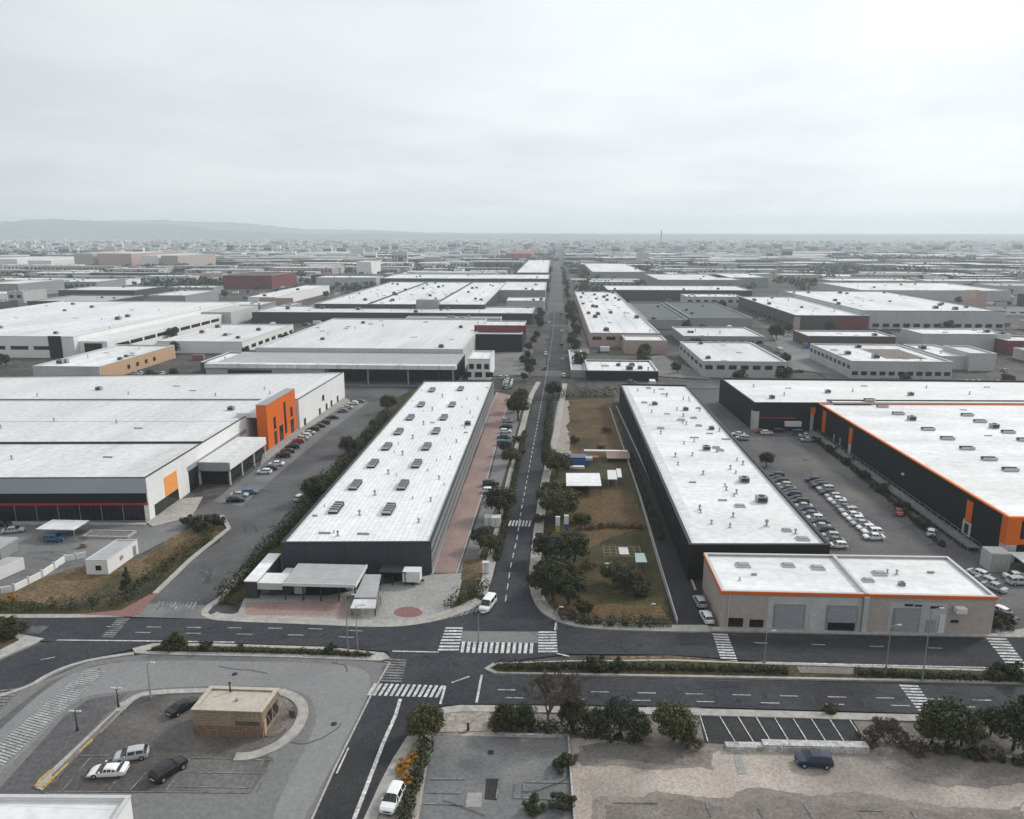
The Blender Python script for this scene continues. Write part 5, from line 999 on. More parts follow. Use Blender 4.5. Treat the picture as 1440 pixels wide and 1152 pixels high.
# ================================================================== VEHICLES
def car_proto(name, st, hw, wheels, wr=.32, rackbar=False):
    """st: stations from rear to front: (x, half width factor, sill z, belt z, roof z or None, greenhouse half width)"""
    root = empty(name, 'prototype', 'car', (0, 0, -50))
    WORLD[root.name] = (0, 0, 0)
    def ring_(s):
        x, wf, zb, belt, roof, gw = s; w_ = hw * wf
        if roof is None: top = [(w_ * .86, belt + .03), (w_ * .5, belt + .055), (0, belt + .065)]
        else: top = [(gw, roof - .10), (gw * .78, roof - .015), (0, roof)]
        return [(x, -y, z) for y, z in [(w_ * .88, zb), (w_ * .98, zb + .16), (w_, (zb + belt) / 2 + .05), (w_ * .97, belt)] + top]
    b = MB(); R = [ring_(s) for s in st]; wn_ = MB(); n = 7
    for a_, c_ in zip(st[:-1], st[1:]):
        ra, rc = ring_(a_), ring_(c_)
        for i in range(n - 1):
            q = [ra[i], rc[i], rc[i + 1], ra[i + 1]]
            b.face([q[0], q[1], q[2], q[3]]); b.face([(p[0], -p[1], p[2]) for p in reversed(q)])
            glass = (a_[4] is not None and c_[4] is not None and i == 3) or ((a_[4] is None) != (c_[4] is None) and i in (3, 4, 5) and abs((a_[4] or a_[3]) - (c_[4] or c_[3])) > .09) or (a_[4] is not None and c_[4] is not None and i in (4, 5) and abs(a_[4] - c_[4]) > .3 * abs(a_[0] - c_[0]))
            if glass and i <= 5:
                qs = [Vector(p) for p in q]
                for mir in (1, -1):
                    pts = [Vector((p.x, p.y * mir, p.z)) for p in qs]
                    if mir < 0: pts.reverse()
                    c0 = sum(pts, Vector()) / 4; nn = (pts[2] - pts[0]).cross(pts[3] - pts[1]).normalized()
                    f_ = .86 if i == 3 else .97
                    wn_.face([c0 + (p - c0) * f_ + nn * .014 for p in pts])
    for s, rv in ((st[0], 0), (st[-1], 1)):
        r = ring_(s); loop = r + [(p[0], -p[1], p[2]) for p in reversed(r[:-1])]
        b.face(loop if not rv else list(reversed(loop)))
    bot = MB()
    body = b.build('body', CARP['white'], root, smooth=False); body['repaint'] = 1
    for p in body.data.polygons: p.use_smooth = True
    try: body.data.set_sharp_from_angle(angle=rad(32))
    except Exception: pass
    wn_.build('window', M_GLASS, root)
    x0, x1 = st[0][0], st[-1][0]; zb = st[0][2]
    u = MB(); u.box(x0 + .15, x1 - .15, -hw * .8, hw * .8, zb - .06, zb + .1); u.build('underbody', M_TYRE, root)
    for wx in wheels:
        for sy in (-1, 1):
            t = MB(); t.tube((wx, sy * (hw - .2), wr), (wx, sy * (hw + .015), wr), wr, wr, 14); tw_ = t.build('wheel', M_TYRE, root)
            r_ = MB(); r_.tube((wx, sy * (hw + .0), wr), (wx, sy * (hw + .03), wr), wr * .62, wr * .58, 10); r_.build('rim', M_RIM, root).parent = tw_
    zf, zr = st[-1][3], st[0][3]
    for sy in (-1, 1):
        l = MB(); l.box(x1 - .18, x1 + .02, sy * hw * .62 - .17, sy * hw * .62 + .17, zf - .16, zf - .02); l.build('headlight', M_HEADL, root)
        l = MB(); l.box(x0 - .02, x0 + .14, sy * hw * .68 - .13, sy * hw * .68 + .13, zr - .22, zr - .04); l.build('tail_light', M_TAILL, root)
        l = MB(); l.box(.55, .75, sy * (hw + .08) - .09, sy * (hw + .08) + .09, .92, 1.06); o = l.build('mirror', CARP['white'], root); o['repaint'] = 1
    for zz_, xx in ((zb + .1, x1), (zb + .1, x0)):
        l = MB(); l.box(xx - .03, xx + .03, -hw * .45, hw * .45, zz_ + .05, zz_ + .2); l.build('grille' if xx == x1 else 'number_plate', M_TYRE if xx == x1 else M_HEADL, root)
    return root
SEDAN = car_proto('parked_car', [(-2.25, .86, .34, .78, None, 0), (-2.12, .95, .26, .90, None, 0), (-1.55, 1, .24, .95, None, 0), (-.85, 1, .24, .94, 1.42, .62), (-.1, 1, .24, .93, 1.46, .64), (.5, 1, .24, .92, 1.42, .62), (1.25, 1, .24, .90, None, 0), (2.0, .96, .26, .78, None, 0), (2.25, .80, .34, .62, None, 0)], .89, (-1.36, 1.38))
HATCH = car_proto('parked_car', [(-1.98, .88, .34, .86, None, 0), (-1.9, .97, .26, .94, None, 0), (-1.55, 1, .24, .97, 1.42, .62), (-.6, 1, .24, .95, 1.50, .65), (.35, 1, .24, .93, 1.46, .63), (1.15, 1, .24, .92, None, 0), (1.8, .96, .26, .80, None, 0), (2.02, .8, .34, .64, None, 0)], .87, (-1.25, 1.27))
SUV = car_proto('parked_car', [(-2.2, .9, .42, .98, None, 0), (-2.14, .98, .34, 1.04, None, 0), (-1.85, 1, .32, 1.07, 1.62, .68), (-.8, 1, .32, 1.06, 1.72, .71), (.4, 1, .32, 1.05, 1.68, .69), (1.15, 1, .32, 1.05, None, 0), (1.95, .97, .34, .96, None, 0), (2.22, .86, .42, .8, None, 0)], .95, (-1.35, 1.38), .37)
COUPE = car_proto('parked_car', [(-2.22, .88, .34, .80, None, 0), (-2.1, .97, .24, .88, None, 0), (-1.7, 1.03, .18, .90, None, 0), (-1.25, 1.05, .17, .90, 1.0, .70), (-.7, 1.02, .17, .86, 1.14, .62), (-.15, .99, .17, .83, 1.19, .60), (.3, .98, .17, .80, 1.14, .60), (.8, .99, .17, .78, .92, .66), (1.15, 1.0, .17, .76, None, 0), (1.7, 1.01, .18, .64, None, 0), (2.1, .9, .22, .50, None, 0), (2.32, .62, .28, .38, None, 0)], .98, (-1.32, 1.36), .35)
VAN = car_proto('parked_van', [(-2.4, .94, .36, 1.1, 1.78, .76), (-2.3, 1, .3, 1.12, 1.92, .80), (-1.0, 1, .28, 1.12, 1.96, .82), (.7, 1, .28, 1.12, 1.92, .80), (1.55, 1, .28, 1.08, None, 0), (2.15, .95, .3, .92, None, 0), (2.35, .84, .36, .72, None, 0)], .95, (-1.5, 1.45), .34)
PROTO_USED = set()
def park(proto, colr, x, y, deg, label, group=None, cat='car'):
    z = gz(x, y)
    for o in FLOORS:
        if inside((x, y), o[0]): z = max(z, o[1])
    if proto.name not in PROTO_USED:      # the first of a kind is the prototype itself
        PROTO_USED.add(proto.name); c = proto; c.location = (x, y, z); c.rotation_euler = (0, 0, rad(deg)); c['label'] = label; c['category'] = cat
        if group: c['group'] = group
        for k in c.children:
            if 'repaint' in k.keys(): k.material_slots[0].link = 'OBJECT'; k.material_slots[0].material = CARP[colr]
        return c
    c = copy_thing(proto, (x, y, z), rad(deg), label, None, None, CARP[colr]); c['category'] = cat
    if group: c['group'] = group
    elif 'group' in c.keys(): del c['group']
    return c
FLOORS = []
def ordn(i):
    W_ = ['first', 'second', 'third', 'fourth', 'fifth', 'sixth', 'seventh', 'eighth', 'ninth', 'tenth', 'eleventh', 'twelfth', 'thirteenth', 'fourteenth', 'fifteenth', 'sixteenth', 'seventeenth', 'eighteenth', 'nineteenth', 'twentieth']
    return W_[i]
# turning lot and south side
park(COUPE, 'white', *(-54.1, 78.2), 188, 'low white sports coupe parked across the bay lines')
park(HATCH, 'silver', *(-52.8, 81.1), 200, 'silver hatchback parked behind the white sports coupe')
park(SUV, 'black', *(-46.7, 78.6), 62, 'black off-roader parked nose up beside the white bay line')
park(SEDAN, 'black', *(-51.1, 91.3), 60, 'black saloon parked against the brick kiosk')
park(SUV, 'white', *(-18, 75.1), 262, 'white off-roader by the orange bushes at the bottom edge')
park(SUV, 'dark blue', *(33.4, 84.7), 178, 'dark blue-grey off-roader on the sandy lot')
park(VAN, 'white', *(-11, 123.3), 255, 'white people carrier waiting at the mouth of the avenue', None, 'van')
park(VAN, 'white', -50.6, 131.8, 268, 'white van tucked behind the annex canopy below the slate wall', None, 'van')
# left street
cl = [(372,666,'white',HATCH),(380,661,'dark blue',SEDAN),(389,655,'white',SEDAN),(399,643,'black',SUV),(405,637,'black',SEDAN),(412,631,'black',SUV),(420,623,'red',HATCH),(424,619,'silver',SEDAN),(429,615,'white',HATCH),(434,611,'silver',SEDAN),(441,606,'black',SUV),(449,601,'black',SEDAN),(456,597,'dark green',SUV),(468,589,'dark blue',SEDAN),(482,580,'grey',HATCH),(488,575,'silver',SEDAN),(497,569,'white',HATCH),(505,566,'grey',SEDAN)]
CL = [(-80.1, 198.4),(-79.7, 201.7),(-79.4, 205.8),(-80.3, 214.4),(-80.6, 219),(-80.7, 223.8),(-81.1, 230.4),(-81.3, 233.9),(-81.3, 237.4),(-81.3, 241.1),(-81.1, 245.8),(-80.6, 250.8),(-80.1, 254.9),(-79.5, 263.4),(-78.6, 273.7),(-78.6, 279.7),(-78.1, 287.2),(-76.8, 291.2)]
for i, ((px, py, c, pr), (x, y)) in enumerate(zip(cl, CL)):
    park(pr, c, x, y, 183 + rnd.uniform(-6, 6), f'{c} car, {ordn(i)} from the near end of the row along the white store', 'cars along the white store')
park(SEDAN, 'black', *(-78.6, 175.3), 12, 'black car nearest in the trio parked before the lobby canopy'); park(SEDAN, 'silver', *(-79.2, 178.9), 8, 'silver car in the middle of the trio before the lobby canopy'); park(HATCH, 'blue', *(-77.5, 181.2), 14, 'blue car at the back of the trio before the lobby canopy')
park(HATCH, 'white', *(-63.1, 177.7), 78, 'white car driving along the hedge beside the slate warehouse')
park(SEDAN, 'silver', *(-120.3, 153), 20, 'silver saloon alone in the yard by the left edge'); park(SUV, 'blue', *(-107.8, 148.8), 5, 'blue car in the shade under the carport'); park(HATCH, 'dark blue', *(-125.7, 156.5), 10, 'dark blue car at the far left against the shopfront')
# parking strip by the red walk
for i, (q, c, pr, lab) in enumerate((((-15.9, 261.5), 'silver', HATCH, 'silver car, farthest in the strip beside the red walk'), ((-15.7, 253.3), 'dark blue', SEDAN, 'dark blue saloon, fourth in the strip beside the red walk'), ((-15.5, 246.5), 'white', HATCH, 'white hatchback, third in the strip beside the red walk'), ((-15.5, 239.2), 'teal', SEDAN, 'teal saloon, second in the strip beside the red walk'), ((-15.2, 231.4), 'teal', SUV, 'teal off-roader, nearest of the group beside the red walk'), ((-16, 191.3), 'dark green', SUV, 'dark green off-roader under the big round tree'), ((-15.8, 185.6), 'white', HATCH, 'white hatchback half under the big round tree'))):
    park(pr, c, *q, 3 + rnd.uniform(-6, 6), lab, 'cars beside the red walk')
# east car park rows
r3 = random.Random(3); pal = ['white', 'silver', 'black', 'dark blue', 'white', 'grey', 'silver', 'white', 'red', 'black']
kinds = [SEDAN, HATCH, SUV, HATCH, SEDAN]
left = [('white', HATCH), ('grey', SEDAN), ('silver', HATCH), ('black', SUV), ('silver', SEDAN), ('black', SEDAN), ('white', HATCH), ('grey', SEDAN), ('dark blue', HATCH), ('silver', SEDAN), ('black', SUV), ('black', SEDAN), ('dark blue', SUV), ('black', HATCH), ('grey', SEDAN), ('silver', HATCH), ('black', SUV), ('black', SEDAN), ('dark green', SUV)]
for i, (c, pr) in enumerate(left): park(pr, c, 61.5 + r3.uniform(-.4, .4), 154.3 + 2.67 * i, 178 + r3.uniform(-3, 3), f'{c} car, {ordn(i)} from the near end of the row along the black hall', 'cars in the row along the black hall')
right = [('white', SEDAN), ('white', SUV), ('white', HATCH), ('silver', SEDAN), ('white', HATCH), ('white', SEDAN), ('silver', SUV), ('grey', SEDAN), ('silver', HATCH), ('white', SEDAN), ('silver', HATCH), ('black', SEDAN), ('silver', SUV), ('black', SUV), ('black', SEDAN), ('dark blue', HATCH)]
for i, (c, pr) in enumerate(right): park(pr, c, 71.1 + r3.uniform(-.4, .4), 159.4 + 2.67 * i, 182 + r3.uniform(-3, 3), f'{c} car, {ordn(i)} from the near end of the middle car park row', 'cars in the middle row of the east car park')
for q, c, pr, d_, lab in (((62, 247), 'white', SEDAN, 170, 'white saloon, farther of two behind the row at the black hall'), ((62.1, 241.6), 'silver', SUV, 168, 'silver off-roader, nearer of two behind the row at the black hall'), ((70.5, 251.2), 'red', HATCH, 10, 'red hatchback before the store entrance'), ((71.9, 249.4), 'white', HATCH, 8, 'white hatchback before the store entrance'),
                          ((77, 252.5), 'black', SUV, 5, 'black off-roader before the store entrance'), ((82.6, 249), 'teal', VAN, 5, 'teal van by the inner corner of the black store'), ((83.8, 246.3), 'silver', SEDAN, 5, 'silver saloon by the inner corner of the black store'), ((82.8, 241), 'silver', SEDAN, 4, 'pale saloon before the walkway at the inner corner'),
                          ((83.7, 141.8), 'white', HATCH, 120, 'white off-roader, farthest of the queue beside the beige unit'), ((83.5, 138.7), 'silver', HATCH, 120, 'silver hatchback in the middle of the queue beside the beige unit'), ((83.5, 136), 'silver', SEDAN, 120, 'silver saloon, nearest of the queue beside the beige unit'),
                          ((79.1, 126.6), 'white', HATCH, 118, 'white hatchback beside the near right corner of the beige unit'), ((78.9, 124.6), 'black', SEDAN, 118, 'black saloon beside the near right corner of the beige unit'),
                          ((90.3, 140.9), 'white', SEDAN, 5, 'white saloon under the pale canopy at the right edge'), ((89.4, 138.4), 'silver', SUV, 5, 'silver off-roader under the pale canopy at the right edge'),
                          ((84.7, 162.8), 'white', HATCH, 60, 'white hatchback in the shade beside the trolley walkway'), ((83.2, 175.6), 'red', SEDAN, 70, 'red car in the shade of the trolley walkway'), ((27.1, 127), 'silver', HATCH, 95, 'silver hatchback in the dark lane beside the beige unit'), ((27.2, 121.3), 'white', HATCH, 95, 'white hatchback at the lane mouth beside the beige unit')):
    park(pr, c, *q, d_, lab)
# motor-less white cabinets beside the pavement
for q, lab, sx, sy, sz in (((-14.1, 163.4), 'left of two white utility cabinets by the avenue crossing', 2.0, 2.2, 2.0), ((-12.4, 162.2), 'right of two white utility cabinets by the avenue crossing', 2.0, 2.2, 2.2), ((-12.6, 137.5), 'lone white utility cabinet by the small lawn', 1.3, 1.0, 2.2)):
    T = empty('utility_cabinet', lab, 'cabinet', (*q, gz(*q))); WORLD[T.name] = (0, 0, 0)
    a = MB(); a.box(-sx / 2, sx / 2, -sy / 2, sy / 2, .1, sz); a.build('body', M_STEELW, T); a = MB(); a.box(-sx / 2 - .06, sx / 2 + .06, -sy / 2 - .06, sy / 2 + .06, sz, sz + .1); a.build('lid', M_COPEL, T); a = MB(); a.box(-sx / 2 + .05, sx / 2 - .05, -sy / 2 + .05, sy / 2 - .05, -.02, .1); a.build('plinth', M_METALD, T)
    a = MB(); a.box(-.03, .03, -sy / 2 - .02, -sy / 2, .2, sz - .1); a.build('door_seam', M_METALD, T)

# ================================================================== STREET FURNITURE
def lamp(px, h, arm, label, double=False, m=None):
    x, y = px; z = gz(x, y); T = empty('street_lamp', label, 'street lamp', (x, y, z)); WORLD[T.name] = (0, 0, 0)
    a = MB(); a.tube((0, 0, -.05), (0, 0, h), .11, .06, 8); a.tube((0, 0, 0), (0, 0, .5), .16, .16, 8); a.build('pole', m or M_METAL, T)
    for s in ((1, -1) if double else (1,)):
        a = MB(); a.tube((0, 0, h - .05), (arm * s * .7, 0, h + .35), .05, .045, 6); a.tube((arm * s * .7, 0, h + .35), (arm * s, 0, h + .38), .045, .04, 6); a.build('arm', m or M_METAL, T)
        a = MB(); a.hexa([(arm * s - .38, -.14, h + .3), (arm * s + .38, -.14, h + .3), (arm * s + .38, .14, h + .3), (arm * s - .38, .14, h + .3), (arm * s - .3, -.09, h + .44), (arm * s + .3, -.09, h + .44), (arm * s + .3, .09, h + .44), (arm * s - .3, .09, h + .44)]); a.build('lamp_head', M_COPEL, T)
    return T
lamp((33.4, 107.6), 5.2, 1.1, 'street lamp on the median left of the beige unit crossing'); lamp((51.6, 107), 7.0, 1.2, 'street lamp on the median before the grey shutters'); lamp((55.6, 104), 11.5, 1.4, 'tallest street lamp on the median at the right')
lamp((-32, 107.5), 9.5, 1.3, 'left of two thin lamp posts on the left median'); lamp((-30.3, 107), 8.0, 1.2, 'right of two thin lamp posts on the left median')
lamp((-56.9, 93.5), 5.5, .8, 'thin lamp post at the top of the turning lot'); lamp((-11.5, 111.5), 5.0, .8, 'slim lamp post by the wide zebra in the junction')
lamp((-63.1, 86.1), 2.6, .5, 'short dark lamp post in the turning lot by the ladder marking', True, M_METALD); lamp((-60.4, 91.3), 2.6, .5, 'short dark lamp post at the corner of the yellow kerb', True, M_METALD)
lamp((1.3, 116), 4.0, .7, 'lamp post on the curved pavement of the junction'); lamp((17.1, 119.3), 3.4, .6, 'lamp post on the pavement before the near field')
for px, lab in (((1.8, 159.2), 'flag-like white post on the pavement by the trees'),):
    pass
for q, lab in (((-10.7, 88.9), 'dark bollard at the edge of the gravel corner'),):
    T = empty('bollard', lab, 'bollard', (*q, gz(*q))); WORLD[T.name] = (0, 0, 0)
    a = MB(); a.tube((0, 0, 0), (0, 0, .95), .17, .15, 10); a.build('post', M_METALD, T); a = MB(); a.tube((0, 0, .95), (0, 0, 1.1), .2, .12, 10); a.build('cap', M_METALD, T)
for q, lab, c in (((1.6, 157.5), 'white and yellow advertising column among the roadside trees', M_YELLOW), ((3.5, 158.4), 'blue and white advertising pillar among the roadside trees', M_BLUE)):
    T = empty('advertising_pillar', lab, 'sign', (*q, 0)); WORLD[T.name] = (0, 0, 0)
    a = MB(); a.box(-.5, .5, -.3, .3, 1.2, 4.6); a.build('panel', M_STEELW, T); a = MB(); a.box(-.5, .5, -.33, -.3, 1.3, 2.6); a.build('poster', c, T); a = MB(); a.box(-.12, .12, -.12, .12, 0, 1.2); a.build('post', M_METAL, T)
# wire fence on the field edge along the crossroad
def fence(name, label, L, h, step=2.5):
    T = empty(name, label, 'fence', (*L[0], 0)); a = MB()
    for q0, q1 in zip(L[:-1], L[1:]):
        A, B = Vector(q0), Vector(q1); n = max(1, int((B - A).length / step))
        for k in range(n + 1): c = A.lerp(B, k / n); a.box(c.x - .04, c.x + .04, c.y - .04, c.y + .04, 0, h)
    a.build('posts', M_FENCE, T); a = MB()
    for q0, q1 in zip(L[:-1], L[1:]):
        for z in (.35, .7, 1.05, h - .08): a.slab(q0, q1, .03, z, z + .03)
    a.build('wires', M_FENCE, T); return T
fence('wire_fence', 'wire fence round the near edge of the brown field', [(-1.6, 126.5), (0.9, 121.4), (5.8, 118.2), (13, 117.6), (20.7, 118)], 1.4)
fence('wire_fence', 'wire fence along the straw field above the left hedge', [(-101.3, 123.4), (-90.4, 119), (-81.2, 119), (-76.7, 122.5), (-75.2, 128.3)], 1.4)
fence('wire_fence', 'steel fence round the canopy forecourt of the slate warehouse', [(-31.9, 127.1), (-30.3, 123.4), (-30.4, 119.7), (-35.3, 118.9)], 1.8, 1.5)

# ================================================================== PLANTS
def leaf_cloud(mb, clumps, n, size, r, flat=1.0):
    for (c, rr) in clumps:
        c = Vector(c)
        for _ in range(n):
            while True:
                d = Vector((r.uniform(-1, 1), r.uniform(-1, 1), r.uniform(-1, 1)))
                if .15 < d.length < 1: break
            d = d.normalized() * (d.length ** .45); p = c + Vector((d.x * rr, d.y * rr, d.z * rr * flat))
            nrm = (d + Vector((r.uniform(-.7, .7), r.uniform(-.7, .7), r.uniform(-.4, .9)))).normalized(); u = nrm.orthogonal().normalized(); v = nrm.cross(u)
            t = r.uniform(0, 6.28); s = size * r.uniform(.6, 1.25); a_, b_ = (u * math.cos(t) + v * math.sin(t)) * s, (v * math.cos(t) - u * math.sin(t)) * s * .62
            mb.face([p - a_, p - b_ * .8, p + a_, p + b_])
def limb(mb, a, b, r0, r1, n=6): mb.tube(a, b, r0, r1, n, 0, False)
def tree_proto(name, h, R, trunk_h, leaf, n_cl, n_leaf, size, seed, shape='round'):
    r = random.Random(seed); T = empty(name, 'prototype', 'tree', (0, 0, -80)); WORLD[T.name] = (0, 0, 0)
    cl = []
    for i in range(n_cl):
        if shape == 'round':
            th = r.uniform(0, 6.28); ph = math.acos(r.uniform(-.65, 1)); q = r.uniform(.45, .80)
            c = (R * q * math.sin(ph) * math.cos(th), R * q * math.sin(ph) * math.sin(th), trunk_h + (h - trunk_h) * (.46 + .40 * math.cos(ph) * q * 1.2)); rr = R * r.uniform(.26, .44)
        elif shape == 'cone':
            t = r.uniform(0, 1); th = r.uniform(0, 6.28); k = R * (1 - t) ** .8 * r.uniform(.4, .8); c = (k * math.cos(th), k * math.sin(th), trunk_h + (h - trunk_h) * t * .95); rr = max(.25, R * .42 * (1 - t * .75))
        else:
            th = r.uniform(0, 6.28); q = R * math.sqrt(r.uniform(0, 1)) * .85; c = (q * math.cos(th), q * math.sin(th), trunk_h + (h - trunk_h) * r.uniform(.2, .8)); rr = R * r.uniform(.2, .36)
        cl.append((c, rr))
    if shape == 'round': cl.append(((0, 0, trunk_h + (h - trunk_h) * .45), R * .5))
    tb = MB(); lean = Vector((r.uniform(-.4, .4), r.uniform(-.4, .4), trunk_h)); rt = .035 * h + .04
    limb(tb, (0, 0, -.1), lean * .55, rt, rt * .8, 8); limb(tb, lean * .55, lean, rt * .8, rt * .68, 8)
    for c, rr in cl[:min(9, len(cl))]:
        m_ = lean.lerp(Vector(c), .55) + Vector((0, 0, .08 * h)); limb(tb, lean, m_, rt * .5, rt * .28); limb(tb, m_, c, rt * .28, rt * .1)
    tb.build('trunk', M_BARK, T)
    lb = MB(); leaf_cloud(lb, cl, n_leaf, size, r, .8); lb.build('crown', leaf, T); return T
def bare_proto(name, h, spread, seed, shrub=False):
    r = random.Random(seed); T = empty(name, 'prototype', 'tree', (0, 0, -80)); WORLD[T.name] = (0, 0, 0); tb = MB(); tw_ = MB()
    def grow(p, d, L, rr, lev):
        q = p + d * L; (tb if lev < 2 else tw_)  .tube(p, q, max(rr, .03), max(rr * .65, .022), 5 if lev < 3 else 3, 0, False)
        if lev >= 6: return
        for _ in range(4 if lev < 2 or lev > 3 else 3):
            ax = Vector((r.uniform(-1, 1), r.uniform(-1, 1), r.uniform(-.15, .7))).normalized(); grow(q, (d * .75 + ax * spread).normalized(), L * r.uniform(.62, .82), rr * .66, lev + 1)
    if shrub:
        for _ in range(7): grow(Vector((r.uniform(-.3, .3), r.uniform(-.3, .3), -.05)), Vector((r.uniform(-.7, .7), r.uniform(-.7, .7), 1)).normalized(), h * .3, .075, 1)
    else: grow(Vector((0, 0, -.1)), Vector((0, 0, 1)), h * .27, .20, 0)
    tb.build('trunk', M_TWIG, T); tw_.build('twigs', M_TWIG, T); return T
TREES = {
 'round': tree_proto('tree', 8.0, 4.0, 1.8, M_LEAF, 34, 150, .26, 21), 'round2': tree_proto('tree', 7.5, 4.2, 1.5, M_LEAF2, 32, 150, .26, 22), 'round3': tree_proto('tree', 9.0, 4.0, 2.4, M_LEAF, 36, 140, .27, 23),
 'cone': tree_proto('conifer', 7.0, 1.9, .6, M_LEAF, 26, 120, .2, 24, 'cone'), 'bush': tree_proto('bush', 2.6, 2.4, .2, M_LEAF, 20, 110, .19, 25, 'spread'), 'bush2': tree_proto('bush', 2.2, 2.2, .2, M_LEAF2, 20, 110, .19, 26, 'spread'),
 'bushb': tree_proto('bush', 1.8, 2.2, .15, M_LEAFB, 16, 80, .17, 27, 'spread'), 'busho': tree_proto('flowering_bush', 2.2, 1.5, .2, M_LEAFO, 14, 100, .14, 28, 'spread'), 'grey': tree_proto('tree', 6.5, 3.4, 1.2, M_LEAF3, 28, 130, .22, 29),
 'bare': bare_proto('bare_tree', 8.5, .62, 30), 'bareshrub': bare_proto('bare_shrub', 4.5, .7, 31, True)}
TUSED = set()
def plant(kind, x, y, s, label, group=None, cat='tree', z=None, sz=None):
    p = TREES[kind]; z = gz(x, y) if z is None else z; sc = (s, s, sz or s); rz = rnd.uniform(0, 6.28)
    if kind not in TUSED:
        TUSED.add(kind); p.location = (x, y, z); p.rotation_euler = (0, 0, rz); p.scale = sc; p['label'] = label; p['category'] = cat
        if group: p['group'] = group
        return p
    c = copy_thing(p, (x, y, z), rz, label, None, sc); c['category'] = cat
    if group: c['group'] = group
    elif 'group' in c.keys(): del c['group']
    return c
def hedge(name, label, line, wid, h, leaf, seed, dens=26, size=.2, z=None):
    r = random.Random(seed); L = [Vector(p) for p in line]; cl = []; tb = MB()
    for a_, b_ in zip(L[:-1], L[1:]):
        n = max(1, int((b_ - a_).length / (wid * .27)))
        for k in range(n):
            c = a_.lerp(b_, (k + r.random()) / n); hh = h * r.uniform(.65, 1.15); zz_ = gz(c.x, c.y) if z is None else z
            cl.append(((c.x + r.uniform(-.25, .25) * wid, c.y + r.uniform(-.25, .25) * wid, zz_ + hh * .5), min(wid * .5, hh * .66) * r.uniform(.9, 1.25)))
            if k % 3 == 0: tb.tube((c.x, c.y, zz_ - .05), (c.x + .1, c.y, zz_ + hh * .6), .05, .02, 4, 0, False)
    T = empty(name, label, name.replace('_', ' ').split()[-1], (*L[0], 0)); mb = MB(); leaf_cloud(mb, cl, dens * 3, size, r, 1.0); mb.build('foliage', leaf, T); tb.build('stems', M_BARK, T); return T
# avenue, west side
plant('round', *(-11.9, 168.1), .95, 'big dark round tree between the red walk and the avenue')
plant('round3', *(-12, 263.8), 1.1, 'tall dark tree, larger of the clump at the far end of the red walk'); plant('round', *(-14.4, 277.1), .8, 'small dark tree behind the larger one at the far end of the red walk'); plant('round', *(-12.2, 294.7), .75, 'dark tree farthest along the west pavement of the avenue')
plant('round2', *(-11.7, 209.5), .72, 'loose tree beside the teal cars on the parking strip'); plant('grey', *(-13.6, 220.3), .7, 'greyish tree overhanging the teal cars'); plant('bush', *(-11.1, 235), .8, 'dark bush by the west pavement opposite the gravel', None, 'bush')
plant('bush', *(-8.9, 220.6), .6, 'narrow bush at the kerb west of the avenue', None, 'bush')
plant('grey', *(-14.7, 149.6), .75, 'grey-green tree beside the small lawn'); plant('round2', *(-12.4, 146.8), .6, 'small bushy tree by the kerb near the small lawn'); plant('bush2', *(-14.5, 157.5), .8, 'low olive bush behind the small lawn', None, 'bush')
hedge('hedge', 'dark clipped hedge at the corner of the plaza by the avenue', [(-17.6, 122.5), (-16.1, 125.8), (-13.2, 128.1), (-12, 131.7)], 3.2, 2.0, M_LEAF, 41)
hedge('hedge', 'thin hedge along the west kerb of the avenue', [(-10.8, 143.3), (-10.3, 176.9), (-9.7, 209.6), (-9, 245.9)], 1.2, 1.3, M_LEAF, 42)
# avenue, east side
plant('round2', *(1.6, 165.6), 1.12, 'largest spreading tree on the east side of the avenue'); plant('round', *(4, 171.8), .8, 'dark tree tucked behind the largest spreading tree'); plant('round', *(-0.4, 176.4), .8, 'dark tree leaning over the east pavement')
plant('grey', *(1.8, 141.3), 1.05, 'wide greyish tree just past the advertising pillars'); plant('round', *(-0.8, 143.9), .75, 'dark tree at the kerb just past the advertising pillars'); plant('round', *(5, 144.2), .85, 'dark tree on the field side of the wide greyish tree')
plant('round3', *(0.7, 126.9), .85, 'tall dark tree nearest the junction in the field'); plant('round', *(3.5, 125.7), .75, 'dark tree beside the tall one nearest the junction'); plant('round', *(-1.4, 128.8), .7, 'small dark tree at the pavement bend'); plant('round', *(1.6, 133.6), .75, 'dark tree in the middle of the near clump')
plant('round', *(-0.2, 205.3), .8, 'dark tree at the far end of the gravel strip'); plant('round2', *(1.6, 201.5), .9, 'olive tree behind the white field shed'); plant('grey', *(5.1, 207), .45, 'small shrub left of the blue container')
hedge('hedge', 'dark hedge along the east pavement beside the gravel strip', [(-1.6, 221), (-1.3, 246.3), (-1, 272.1), (-0.6, 295.3)], 2.2, 2.6, M_LEAF, 43)
